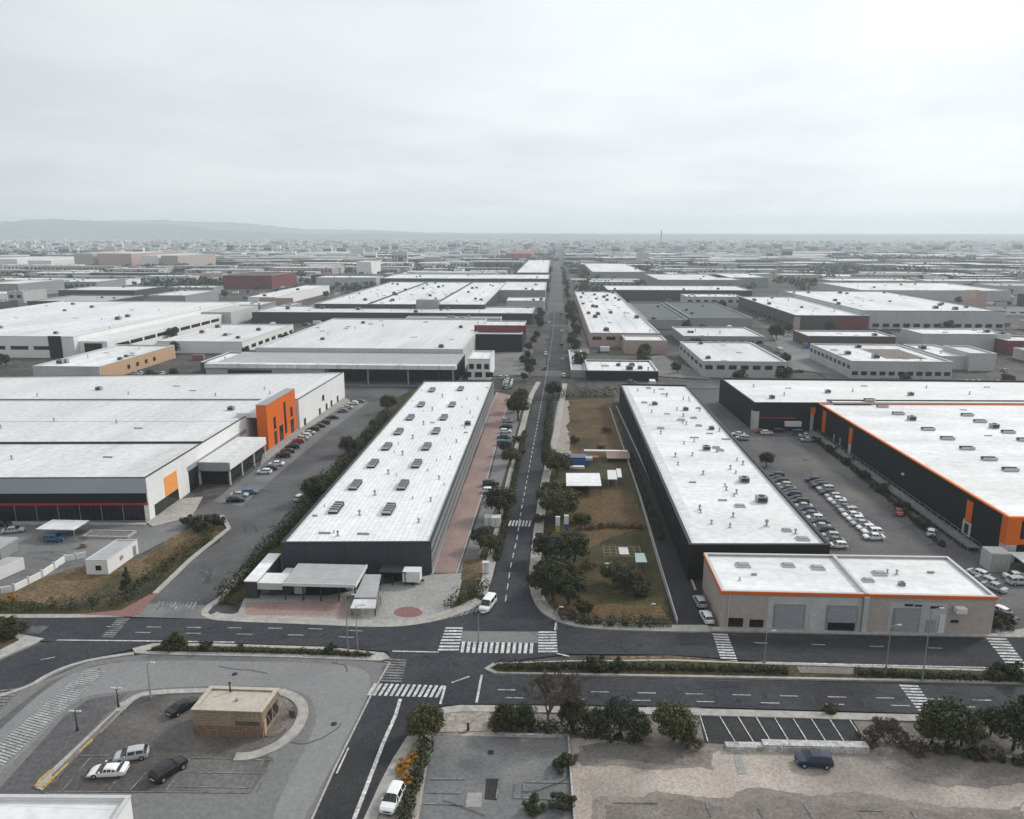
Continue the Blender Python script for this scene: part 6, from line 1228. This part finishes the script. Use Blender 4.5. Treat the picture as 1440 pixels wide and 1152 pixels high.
for q, k, s_, lab in (((-2.7, 165.4), 'bush2', 0.7, 'olive shrub at the kerb beside the largest spreading tree'), ((-1.5, 154.1), 'bush', 0.9, 'dark shrub just south of the yellow advertising column'), ((0.7, 150.4), 'bush2', 0.8, 'olive shrub below the two advertising pillars'), ((-1.9, 138.8), 'bush', 0.7, 'dark shrub on the pavement edge beside the wide greyish tree'), ((5.3, 136), 'bush2', 0.9, 'olive shrub on the field side of the near tree clump'), ((3.2, 120.5), 'bushb', 0.9, 'brown scrub by the curved wire fence at the junction'), ((6, 123.2), 'bush', 0.8, 'dark shrub between the near tree clump and the wire fence'), ((7.2, 165.9), 'bush2', 1.0, 'olive shrub at the left end of the brown scrub row'), ((7.5, 140.9), 'bushb', 0.8, 'brown shrub between the near tree clump and the frame shelter'), ((-0.5, 188.1), 'bush', 0.9, 'dark shrub left of the white field shed'), ((2.8, 187.2), 'bush2', 0.8, 'olive shrub close before the white field shed'), ((-2.3, 182.5), 'bush2', 0.6, 'olive shrub on the pavement edge left of the white field shed')): plant(k, *q, s_, lab, None, 'bush')
hedge('hedge', 'tall dark hedge across the far end of the brown field', [(-1.2, 303.4), (7, 306.7), (17.3, 308.7), (27, 309.2)], 4.5, 4.2, M_LEAF, 44, 22, .3)
plant('round', *(0.5, 303.5), .9, 'dark tree at the far left end of the tall field hedge'); plant('bush', *(7.4, 236), .75, 'round green bush at the gravel edge', None, 'bush'); plant('bushb', *(15.4, 228.1), .7, 'brown scrub bush in the far field', None, 'bush'); plant('bushb', *(18.4, 249.3), .9, 'brown scrub bush beside the lane wall', None, 'bush')
plant('round', *(14, 131.3), .6, 'dark tree before the ramshackle frame shelter'); plant('round2', *(12.1, 134.2), .62, 'olive shrub tree beside the white table'); plant('bush', *(16.8, 130.6), 1.0, 'dark bush by the lane wall in the near field', None, 'bush'); plant('bush', *(15.9, 135), 1.0, 'dark bush between the shelter and the lane wall', None, 'bush')
hedge('hedge', 'rough brown scrub row across the middle of the field', [(6.6, 161.5), (13.9, 163.2), (21.1, 162.7)], 2.0, 1.2, M_LEAFB, 45, 18)
hedge('hedge', 'low dark hedge along the crossroad edge of the brown field', [(3.4, 119.5), (9.4, 118.4), (15.5, 118.7), (20.6, 119)], 2.2, 1.4, M_LEAF, 46)
hedge('hedge', 'scrubby verge along the west wall of the black hall', [(23.7, 222.3), (23.6, 183.9), (24.3, 156.3)], 1.4, 1.6, M_LEAF, 47, 16)
# left street
hedge('hedge', 'long dark hedge at the foot of the slate warehouse', [(-59.3, 123.4), (-59.1, 135.4), (-59.4, 155.9), (-60.2, 184.9), (-60.3, 221.7), (-60.6, 268.9)], 3.6, 2.4, M_LEAF, 48, 26, .26)
plant('round', *(-59, 176.8), .82, 'dark tree bulging from the hedge by the white car'); plant('round', *(-59, 183.9), .6, 'small dark tree behind the bulging one in the hedge'); plant('round', *(-61.5, 217.7), .75, 'dark tree halfway along the slate warehouse hedge'); plant('grey', *(-61.4, 249.8), .5, 'small grey bush tree near the far end of the long hedge'); plant('round', *(-61.5, 274.6), .85, 'dark tree ending the long hedge')
hedge('hedge', 'thick dark hedge curving round the straw field at the crossroad', [(-105.2, 117.7), (-92.6, 118.4), (-84.1, 119.4), (-78.3, 121.9), (-77.3, 127.6), (-76.4, 137.7), (-75, 154.2)], 4.4, 2.0, M_LEAF, 49, 26)
plant('cone', *(-78.8, 126.3), .72, 'dark pointed conifer at the corner of the straw field', None, 'conifer'); plant('bush', *(-77.7, 156.6), 1.3, 'wide spreading bush at the tip of the straw field', None, 'bush'); plant('bush', *(-82.4, 158.9), 1.0, 'spreading bush beside the widest one at the field tip', None, 'bush'); plant('bush2', *(-76.6, 160.1), .8, 'olive bush hanging over the kerb at the field tip', None, 'bush')
plant('busho', *(-97.6, 121.4), .8, 'yellow flowering bush at the left end of the whitewashed wall', None, 'bush')
# medians
for q, s, k, lab in (((-60.5, 107.1), .8, 'bush', 'largest bush on the left median'), ((-59.4, 107.3), .6, 'bush2', 'olive bush next to the largest on the left median'), ((-55.1, 106.9), .55, 'bush', 'rounded bush left of the middle of the left median'), ((-49.4, 107), .35, 'bush2', 'small tuft in the middle of the left median'), ((-34.7, 107), .5, 'bush', 'bush near the right end of the left median'), ((7.4, 104.6), .75, 'bush', 'larger of two bushes on the right median'), ((10.5, 104.6), .6, 'bush', 'smaller of two bushes on the right median'), ((-89, 109.7), 1.0, 'bush', 'dark bush on the left traffic island'), ((-92, 110.5), .9, 'bush2', 'olive bush at the edge of the left traffic island'), ((68.7, 105.4), 1.0, 'bush', 'dark bush on the median at the right edge'), ((66.6, 105.5), .6, 'bush2', 'small olive bush on the median near the right edge')):
    plant(k, *q, s, lab, None, 'bush', None)
hedge('hedge', 'low ragged hedge along the left median', [(-63.4, 106.3), (-53.5, 106.4), (-42, 106.6), (-28.2, 106.3)], .9, .7, M_LEAF2, 50, 16, .14, .3)
hedge('hedge', 'dark low hedge on the right median, left stretch', [(-7.8, 103.8), (3.1, 104.5), (18.8, 105), (36.5, 105.2)], 1.5, .95, M_LEAF, 51, 20, .16, .32)
hedge('hedge', 'dark low hedge on the right median, right stretch', [(46.6, 105.2), (56.4, 104.9), (70.7, 104.6), (76.8, 104.6)], 1.4, .95, M_LEAF, 52, 20, .16, .32)
# south side
plant('round2', *(-16.3, 86.7), .62, 'bright olive tree at the corner of the near road'); plant('round', *(-15.5, 88.5), .45, 'small dark tree behind the bright olive corner tree')
hedge('hedge', 'dark hedge on the left of the paved lot down to the bottom edge', [(-15.8, 85.6), (-15.8, 80.2), (-16.2, 75.4), (-16.2, 71.1)], 2.0, 1.4, M_LEAF, 53)
for q, s, lab in (((-16.9, 82.5), .62, 'farthest of three orange flowering bushes'), ((-17.8, 80.6), .75, 'middle of three orange flowering bushes'), ((-16.9, 78), .8, 'nearest of three orange flowering bushes')): plant('busho', *q, s, lab, 'orange bushes', 'bush')
plant('bare', *(-0, 89.3), 1.2, 'leafless brown tree beside the near carriageway', None, 'bare tree')
for q, k, s, lab in (((-5.6, 89.3), 'round', .5, 'small dark tree left of the leafless tree'), ((-3.4, 89.2), 'round', .5, 'second small dark tree left of the leafless tree'), ((3.4, 89.5), 'round3', .58, 'dark tree right of the leafless tree'), ((6.4, 89), 'round', .5, 'low dark tree in the gap right of the leafless tree'), ((9.6, 89), 'grey', .85, 'large grey-green tree in the middle of the verge row'), ((11.7, 88.5), 'round', .5, 'dark tree on the right flank of the large grey-green tree'), ((16.5, 88.5), 'round2', .7, 'olive tree left of the angled parking bays'), ((17.6, 87.7), 'round', .45, 'dark low tree against the angled parking bays'), ((51.7, 89), 'round', .85, 'biggest dark tree on the right of the sandy lot'), ((50.3, 89.7), 'round2', .6, 'olive tree on the left flank of the biggest dark tree'), ((53.9, 89.4), 'round2', .65, 'olive tree on the right flank of the biggest dark tree'), ((58.9, 91.9), 'round', .5, 'small dark tree by the right pavement'), ((60.1, 88.9), 'round', .75, 'dark tree at the right edge of the sandy lot'), ((61.7, 88.4), 'round3', .9, 'dark tree cut by the right edge')):
    plant(k, *q, s, lab)
plant('bareshrub', *(44.4, 89.4), .8, 'leafless reddish shrub right of the angled bays', None, 'shrub')
for q, k, s, lab in (((46.3, 88.9), 'bushb', .7, 'brown scrub beside the leafless reddish shrub'), ((42.1, 89.4), 'bushb', .8, 'brown scrub at the end of the angled bays'), ((47.5, 87.6), 'bushb', .7, 'brown scrub before the biggest dark tree'), ((18.5, 87.4), 'bushb', .8, 'brown scrub at the left end of the angled bays'), ((-6.8, 89.9), 'bushb', .8, 'reddish scrub by the gravel corner'), ((2.9, 83.6), 'bushb', .5, 'orange-brown tuft at the block wall'), ((55.3, 87.2), 'bushb', .7, 'brown scrub under the right trees'), ((39.7, 96.2), 'bushb', .5, 'dark scrub at the top of the angled bays'), ((39, 95.5), 'bush', .4, 'small dark bush at the kerb above the angled bays'), ((1.8, 82.2), 'bush', .6, 'dark bush against the block wall of the paved lot'), ((1.7, 75.5), 'bush', .7, 'dark bush low on the paved lot'), ((-1.4, 74.9), 'bush', .6, 'dark bush at the bottom of the paved lot')):
    plant(k, *q, s, lab, None, 'bush')
hedge('hedge', 'dark undergrowth strip below the verge trees', [(-7.2, 90.2), (-1, 89.7), (6.6, 88.8), (12.6, 87.8)], 2.4, 1.3, M_LEAF, 54)
hedge('hedge', 'dark undergrowth under the biggest right trees', [(48.2, 88.2), (52.7, 87.4), (58.4, 86.6), (64.9, 85.9)], 3.0, 1.2, M_LEAF, 55)
for q, s, lab in (((85.3, 240.2), .7, 'shrub at the far end of the trolley walkway'), ((86.2, 228.8), .8, 'shrub, second along the trolley walkway'), ((86.5, 216.9), .8, 'shrub, third along the trolley walkway'), ((86.2, 203.5), .8, 'shrub, fourth along the trolley walkway'), ((85.9, 191.7), .9, 'shrub, fifth along the trolley walkway'), ((85.4, 179.1), .9, 'shrub, sixth along the trolley walkway'), ((84.9, 167.1), .8, 'shrub, seventh along the trolley walkway')): plant('bush', *q, s, lab, 'shrubs along the trolley walkway', 'bush')
hedge('hedge', 'dark planting strip below the trolley walkway', [(85.2, 242), (85.5, 210), (84.9, 181), (84, 154.9)], 2.6, .7, M_LEAF, 56, 18)
plant('round', *(62.1, 212.8), .55, 'dark tree at the far end of the row along the black hall'); plant('bush', *(76.8, 121.5), .9, 'bush on the corner right of the beige unit', None, 'bush')
plant('round', *(142.6, 488.9), 1.35, 'round dark tree behind the pale two-storey hall')
# ================================================================== FAR DISTRICT
r6 = random.Random(77)
def road_x(y): return 2.0 + max(0, (y - 300)) * .0075
AVE = [(0.8, 416.6), (2.3, 654.2), (3.3, 908.4), (4.8, 1221.4), (6.9, 1643), (11.1, 2500.6), (18.3, 3824.6)]
def ave_x(y):
    for (xa, ya), (xb, yb) in zip(AVE[:-1], AVE[1:]):
        if ya <= y <= yb: return xa + (xb - xa) * (y - ya) / (yb - ya)
    return AVE[0][0] if y < AVE[0][1] else AVE[-1][0]
def clear(x0, x1, y0, y1, mg=7.0):
    if FOOT.hit(x0, x1, y0, y1, mg): return False
    xm = ave_x((y0 + y1) / 2)
    return not (x0 < xm + 17 and x1 > xm - 17)
# side streets of the district
for i, (yy, x0, x1, wd) in enumerate(((322, -420, -60, 12), (326, 30, 420, 12), (552, -420, 640, 12), (640, -520, -20, 11), (735, 20, 640, 11), (940, -800, 800, 12), (1180, -1000, 1000, 12), (1500, -1300, 1300, 14), (1900, -1600, 1600, 16))):
    sheet('street', rect(x0, x1, yy, yy + wd), M_ASPH_PARK)
for xx, y0, y1 in ((-168, 560, 1500), (-245, 300, 640), (152, 330, 735), (128, 300, 560), (330, 330, 1180), (-420, 640, 1500), (520, 735, 1900), (-760, 940, 1900), (800, 940, 1900)):
    sheet('street', rect(xx, xx + 10, y0, y1), M_ASPH_LOT)
for q in ([(9.9, 417.1), (21.1, 422.9), (21.4, 510.9), (17.3, 655.1), (12.4, 654.8)], [(60.3, 419.8), (71.5, 364.8), (73, 346.5), (49.7, 354.2), (47.1, 406.7)], [(-29, 349.9), (-11.7, 354.6), (-10.7, 509.1), (-17.4, 437.1), (-34.7, 419.9)], [(-207.7, 405.3), (-153.3, 352.7), (-113.6, 327.8), (-84.5, 321.3), (-39.3, 323.7), (-42.4, 349.2), (-153.3, 352.7)], [(117.5, 377.2), (140, 359.1), (157.6, 489.7), (147.4, 517.7)]):
    sheet('yard', q, M_CONC_GREY)
far_mats = {'white': M_RWM, 'pale': M_RL, 'grey': M_RG, 'dark': M_RD, 'red': M_RRED}
fw = {'dark': M_WS, 'pale': M_WP, 'white': M_WW, 'grey': M_WG, 'beige': M_WB, 'brown': M_WBR, 'pinkish': M_WPK}
far_n = 0; STUFF = MB(); SM = [M_WW, M_WP, M_WG, M_WB, M_WPK, M_WS, M_RWM, M_RL, M_RG, M_RRED, M_GLASS, M_WBR]
def far_house(x0, x1, y0, y1, h, rc, wc):
    b = MB(); b.box(x0, x1, y0, y1, -.2, h, 0); b.ring(rect(x0 - .15, x1 + .15, y0 - .15, y1 + .15), rect(x0 + .6, x1 - .6, y0 + .6, y1 - .6), h - .4, h + .6, 0); b.box(x0 + .6, x1 - .6, y0 + .6, y1 - .6, h + .01, h + .12, 1)
    if r6.random() < .6:
        n = int((x1 - x0) / 7)
        for k in range(n): b.box(x0 + (k + .2) * (x1 - x0) / n, x0 + (k + .75) * (x1 - x0) / n, y0 - .12, y0 + .05, h * .45, h * .72, 2)
    if r6.random() < .35: a_ = x0 + (x1 - x0) * r6.random() * .6; b.box(a_, a_ + (x1 - x0) * .3, y0 - .2, y0 + .05, .2, h * .55, 2)
    for _ in range(r6.randint(3, 11)): vx, vy = r6.uniform(x0 + 2, x1 - 4), r6.uniform(y0 + 2, y1 - 4); s_ = r6.uniform(1, 2.6); b.box(vx, vx + s_, vy, vy + s_, h + .1, h + r6.uniform(.7, 1.8), 3)
    o = b.build('warehouse', [fw[wc], far_mats[rc], M_GLASS, M_METAL], None, ((x0 + x1) / 2, (y0 + y1) / 2, 0))
    return tag(o, f'{rc}-roofed warehouse with {wc} walls among the hazy distant blocks', 'warehouse', f'distant {rc}-roofed warehouses with {wc} walls')
y = 330.0
while y < 8300:
    dep = r6.uniform(26, 62) * (1 + y / 5000) if y < 2600 else r6.uniform(12, 30)
    x = -.74 * y - 80
    while x < .66 * y + 80:
        big = y < 2600 and r6.random() < .75
        wd = r6.uniform(34, 125) * (1 + y / 5000) if big else r6.uniform(9, 30)
        d2 = dep * r6.uniform(.6, 1.0); h = r6.uniform(5, 11) if y < 2600 else r6.uniform(5, 13)
        if y < 700: wd *= .55; d2 *= .55; h *= .75
        if r6.random() < .05 and y > 1100: h = r6.uniform(16, 30); wd = r6.uniform(14, 40); d2 = 14
        if r6.random() < (.95 if y < 2600 else .78):
            j = r6.uniform(-.2, .2) * dep; X0, X1, Y0, Y1 = x, x + wd, y + j, y + j + d2
            if clear(X0, X1, Y0, Y1):
                rc = r6.choices(['white', 'pale', 'grey', 'dark', 'red'], [50, 26, 13, 5, 4])[0]; wc = r6.choices(['dark', 'pale', 'white', 'grey', 'beige', 'brown', 'pinkish'], [17, 22, 12, 18, 10, 12, 7])[0]
                if far_n < 250 and y < 2400: far_house(X0, X1, Y0, Y1, h, rc, wc); far_n += 1
                else:
                    wi = r6.choices([0, 1, 2, 3, 4, 5, 11], [26, 20, 14, 8, 10, 12, 8])[0]; ri = r6.choices([6, 7, 8, 9], [45, 30, 13, 9])[0]
                    STUFF.box(X0, X1, Y0, Y1, -.2, h, wi); STUFF.box(X0 - .2, X1 + .2, Y0 - .2, Y1 + .2, h, h + .4, ri)
                    if r6.random() < .6: STUFF.box(X0 + 1, X1 - 1, Y0 - .2, Y0, h * .35, h * .7, 10)
                FOOT.append((X0, X1, Y0, Y1))
        x += wd + (r6.choice((5, 8, 12, 22)) if y < 2600 else r6.choice((3, 5, 9)))
    y += dep + (r6.choice((9, 13, 20)) if y < 2600 else 14)
o = STUFF.build('distant_town', SM); o['kind'] = 'stuff'
# light far trees: one crown mesh shared by the copies
def far_tree_proto():
    r = random.Random(9); T = empty('tree', 'dark tree standing between the distant warehouses', 'tree', (0, 0, 0)); WORLD[T.name] = (0, 0, 0)
    a = MB(); limb(a, (0, 0, -.1), (.1, .1, 3.4), .26, .12, 6); a.build('trunk', M_BARK, T)
    cl = [((r.uniform(-1.9, 1.9), r.uniform(-1.9, 1.9), r.uniform(2.4, 5.6)), r.uniform(1.1, 1.8)) for _ in range(16)]; b = MB(); leaf_cloud(b, cl, 36, .55, r, .85); b.build('crown', M_LEAF, T); return T
FT = far_tree_proto(); spots = []
for yy in range(345, 1500, 13):
    xm = ave_x(yy)
    for s in (-1, 1):
        if r6.random() < .62: spots.append((xm + s * r6.uniform(10.5, 15), yy + r6.uniform(-4, 4), r6.uniform(.55, 1.15)))
tries = 0
while len(spots) < 270 and tries < 6000:
    tries += 1; yy = 335 + 1500 * r6.random() ** 1.6; xx = r6.uniform(-.72 * yy - 20, .66 * yy + 20)
    if clear(xx - 2, xx + 2, yy - 2, yy + 2, 2.0): spots.append((xx, yy, r6.uniform(.6, 1.35)))
for i, (xx, yy, s) in enumerate(spots):
    lab, gp = ('dark street tree lining the far stretch of the avenue', 'trees lining the far avenue') if abs(xx - ave_x(yy)) < 16 else ('dark tree standing between the distant warehouses', 'trees between the distant warehouses')
    if i == 0: t = FT; t.location = (xx, yy, 0); t.scale = (s,) * 3; t['label'] = lab; t['group'] = gp
    else: copy_thing(FT, (xx, yy, 0), r6.uniform(0, 6.28), lab, gp, (s, s, s * r6.uniform(.8, 1.2)))
WB = MB()
def blob(mb, x, y, rr, h, n=14):
    for _ in range(n):
        p = Vector((x + r6.uniform(-rr, rr), y + r6.uniform(-rr, rr), h * r6.uniform(.15, 1))); u = Vector((r6.uniform(-1, 1), r6.uniform(-1, 1), r6.uniform(-.6, .6))).normalized(); v = u.orthogonal().normalized(); s = rr * r6.uniform(.35, .7)
        mb.face([p - u * s, p - v * s, p + u * s, p + v * s])
for _ in range(5200):
    yy = 900 + 6200 * r6.random() ** 1.1; xx = r6.uniform(-.74 * yy - 40, .68 * yy + 40)
    if clear(xx - 2, xx + 2, yy - 2, yy + 2, 1.0):
        for k in range(r6.choice((1, 1, 2, 4))): blob(WB, xx + k * r6.uniform(5, 9), yy + r6.uniform(-3, 3), r6.uniform(3, 6), r6.uniform(5, 10))
for (x0, x1, y0, y1, n) in (((-1926.1, 2395.9)[0], (-1558.6, 2415.7)[0], (-1481.6, 1988.8)[1], (-1994.7, 2682.3)[1], 900), ((446.1, 1359.7)[0], (631.1, 1369.7)[0], (492.7, 1291.2)[1], (540, 1416.8)[1], 180), ((763.9, 2110.1)[0], (1030.3, 2124.5)[0], (719.8, 1894)[1], (850.5, 2241.1)[1], 300), ((172.3, 1546.1)[0], (314.8, 1490.5)[0], (219.8, 1399.5)[1], (248.4, 1583.9)[1], 160)):
    for _ in range(n):
        xx, yy = r6.uniform(x0, x1), r6.uniform(y0, y1)
        if clear(xx - 2, xx + 2, yy - 2, yy + 2, 1.0): blob(WB, xx, yy, r6.uniform(4, 7), r6.uniform(8, 14), 12)
o = WB.build('distant_trees', M_LEAF); o['kind'] = 'stuff'
# cars parked between the far blocks: small single-mesh cars
def far_car():
    b = MB(); b.hexa([(-2.1, -.85, .3), (2.1, -.85, .3), (2.1, .85, .3), (-2.1, .85, .3), (-2.15, -.85, .9), (2.0, -.85, .8), (2.0, .85, .8), (-2.15, .85, .9)], 0)
    b.hexa([(-1.8, -.8, .9), (1.1, -.8, .85), (1.1, .8, .85), (-1.8, .8, .9), (-1.3, -.62, 1.42), (.45, -.62, 1.42), (.45, .62, 1.42), (-1.3, .62, 1.42)], 1); b.box(-1.28, .43, -.6, .6, 1.42, 1.46, 0)
    for wx in (-1.3, 1.3):
        for sy in (-.87, .67): b.tube((wx, sy, .32), (wx, sy + .2, .32), .32, .32, 8, 2)
    o = b.build('parked_car', [CARP['white'], M_GLASS, M_TYRE]); o.location = (0, 0, 0); return tag(o, 'x', 'car')
FC = far_car(); n_c = 0; tries = 0
while n_c < 190 and tries < 5000:
    tries += 1; yy = 322 + 560 * r6.random() ** 1.5; xx = r6.uniform(-.66 * yy, .6 * yy); deg = r6.choice((0, 90)); row = r6.randint(1, 9); c0 = r6.random()
    for k in range(row):
        X, Y = (xx + 2.7 * k, yy) if deg == 90 else (xx, yy + 2.7 * k)
        if n_c >= 190 or not clear(X - 2.3, X + 2.3, Y - 2.3, Y + 2.3, .8): continue
        c = FC if n_c == 0 else FC.copy()
        if n_c: COL.objects.link(c)
        colr = r6.choices(['white', 'silver', 'grey', 'black', 'dark blue', 'red'], [34, 22, 12, 20, 6, 5])[0]
        c.location = (X, Y, gz(X, Y)); c.rotation_euler = (0, 0, rad(deg + r6.uniform(-3, 3))); c.material_slots[0].link = 'OBJECT'; c.material_slots[0].material = CARP[colr]
        c['label'] = f'{colr} car, tiny among the yards of the distant warehouses'; c['group'] = f'distant {colr} cars'; n_c += 1
# cargo containers and box trucks in the yards between the blocks
def cargo():
    T = empty('cargo_container', 'x', 'container', (0, 0, 0)); WORLD[T.name] = (0, 0, 0); b = MB(); b.box(-3, 3, -1.2, 1.2, .1, 2.7); o = b.build('body', CARP['white'], T); o['repaint'] = 1
    b = MB()
    for k in range(10):
        for sy in (-1.24, 1.2): b.box(-2.9 + k * .62, -2.75 + k * .62, sy, sy + .04, .2, 2.6)
    b.box(3, 3.05, -1.1, 1.1, .2, 2.6); b.build('ribs', M_METAL, T); return T
def truck():
    T = empty('box_truck', 'x', 'truck', (0, 0, 0)); WORLD[T.name] = (0, 0, 0); b = MB(); b.box(-3.6, 1.6, -1.2, 1.2, .9, 3.4); b.build('cargo_box', M_STEELW, T)
    b = MB(); b.hexa([(1.75, -1.1, .6), (3.6, -1.1, .6), (3.6, 1.1, .6), (1.75, 1.1, .6), (1.75, -1.05, 2.7), (3.2, -1.0, 2.7), (3.2, 1.0, 2.7), (1.75, 1.05, 2.7)]); o = b.build('cab', CARP['white'], T); o['repaint'] = 1
    b = MB(); b.hexa([(3.52, -1.0, 1.5), (3.56, -1.0, 1.5), (3.56, 1.0, 1.5), (3.52, 1.0, 1.5), (3.26, -.92, 2.5), (3.3, -.92, 2.5), (3.3, .92, 2.5), (3.26, .92, 2.5)]); b.build('windscreen', M_GLASS, T)
    for wx in (-2.4, 2.6):
        for sy in (-1.15, .85): b = MB(); b.tube((wx, sy, .48), (wx, sy + .3, .48), .48, .48, 12); b.build('wheel', M_TYRE, T)
    b = MB(); b.box(-3.5, 3.4, -.5, .5, .55, .9); b.build('chassis', M_TYRE, T); return T
for mk, n_, nm, cols in ((cargo, 46, 'cargo container', ['white', 'grey', 'red', 'blue', 'silver', 'teal']), (truck, 30, 'box truck', ['white', 'white', 'blue', 'red'])):
    pr_ = mk(); k_ = 0; tries = 0
    while k_ < n_ and tries < 3000:
        tries += 1; yy = 325 + 620 * r6.random() ** 1.4; xx = r6.uniform(-.66 * yy, .6 * yy)
        if not clear(xx - 4.5, xx + 4.5, yy - 4.5, yy + 4.5, .5): continue
        c_ = r6.choice(cols); lab = f'{c_} {nm} standing in a yard between the distant warehouses'; gp = f'distant {c_} {nm}s'; rz = rad(r6.choice((0, 90, 180, 2)))
        if k_ == 0:
            t = pr_; t.location = (xx, yy, gz(xx, yy)); t.rotation_euler = (0, 0, rz); t['label'] = lab; t['group'] = gp
            for q in t.children:
                if 'repaint' in q.keys(): q.material_slots[0].link = 'OBJECT'; q.material_slots[0].material = CARP[c_]
        else: copy_thing(pr_, (xx, yy, gz(xx, yy)), rz, lab, gp, None, CARP[c_])
        FOOT.append((xx - 3, xx + 3, yy - 3, yy + 3)); k_ += 1
# avenue cars
for i, (yy, s, colr) in enumerate(((352, 1, 'white'), (371, -1, 'black'), (398, 1, 'silver'), (420, -1, 'white'), (455, 1, 'black'), (480, -1, 'grey'), (520, 1, 'white'), (575, -1, 'white'), (640, 1, 'black'))):
    c = FC.copy(); COL.objects.link(c); X = ave_x(yy) + s * 4.6; c.location = (X, yy, gz(X, yy)); c.rotation_euler = (0, 0, rad(90 * s)); c.material_slots[0].link = 'OBJECT'; c.material_slots[0].material = CARP[colr]
    c['label'] = f'{colr} car at the kerb on the far stretch of the avenue'; c['group'] = f'{colr} cars on the far avenue'
# ================================================================== HAZE
hm = bpy.data.materials.new('haze'); hm.use_nodes = True; ht = hm.node_tree; ht.nodes.clear()
ho = ht.nodes.new('ShaderNodeOutputMaterial'); pv = ht.nodes.new('ShaderNodeVolumePrincipled')
pv.inputs['Color'].default_value = (.86, .95, .995, 1); pv.inputs['Density'].default_value = 0.00013; pv.inputs['Anisotropy'].default_value = 0.2
ht.links.new(pv.outputs[0], ho.inputs['Volume'])
hb = MB(); hb.box(-9700, 9700, -300, 14300, -2, 320); o = hb.build('haze', hm); o['kind'] = 'stuff'
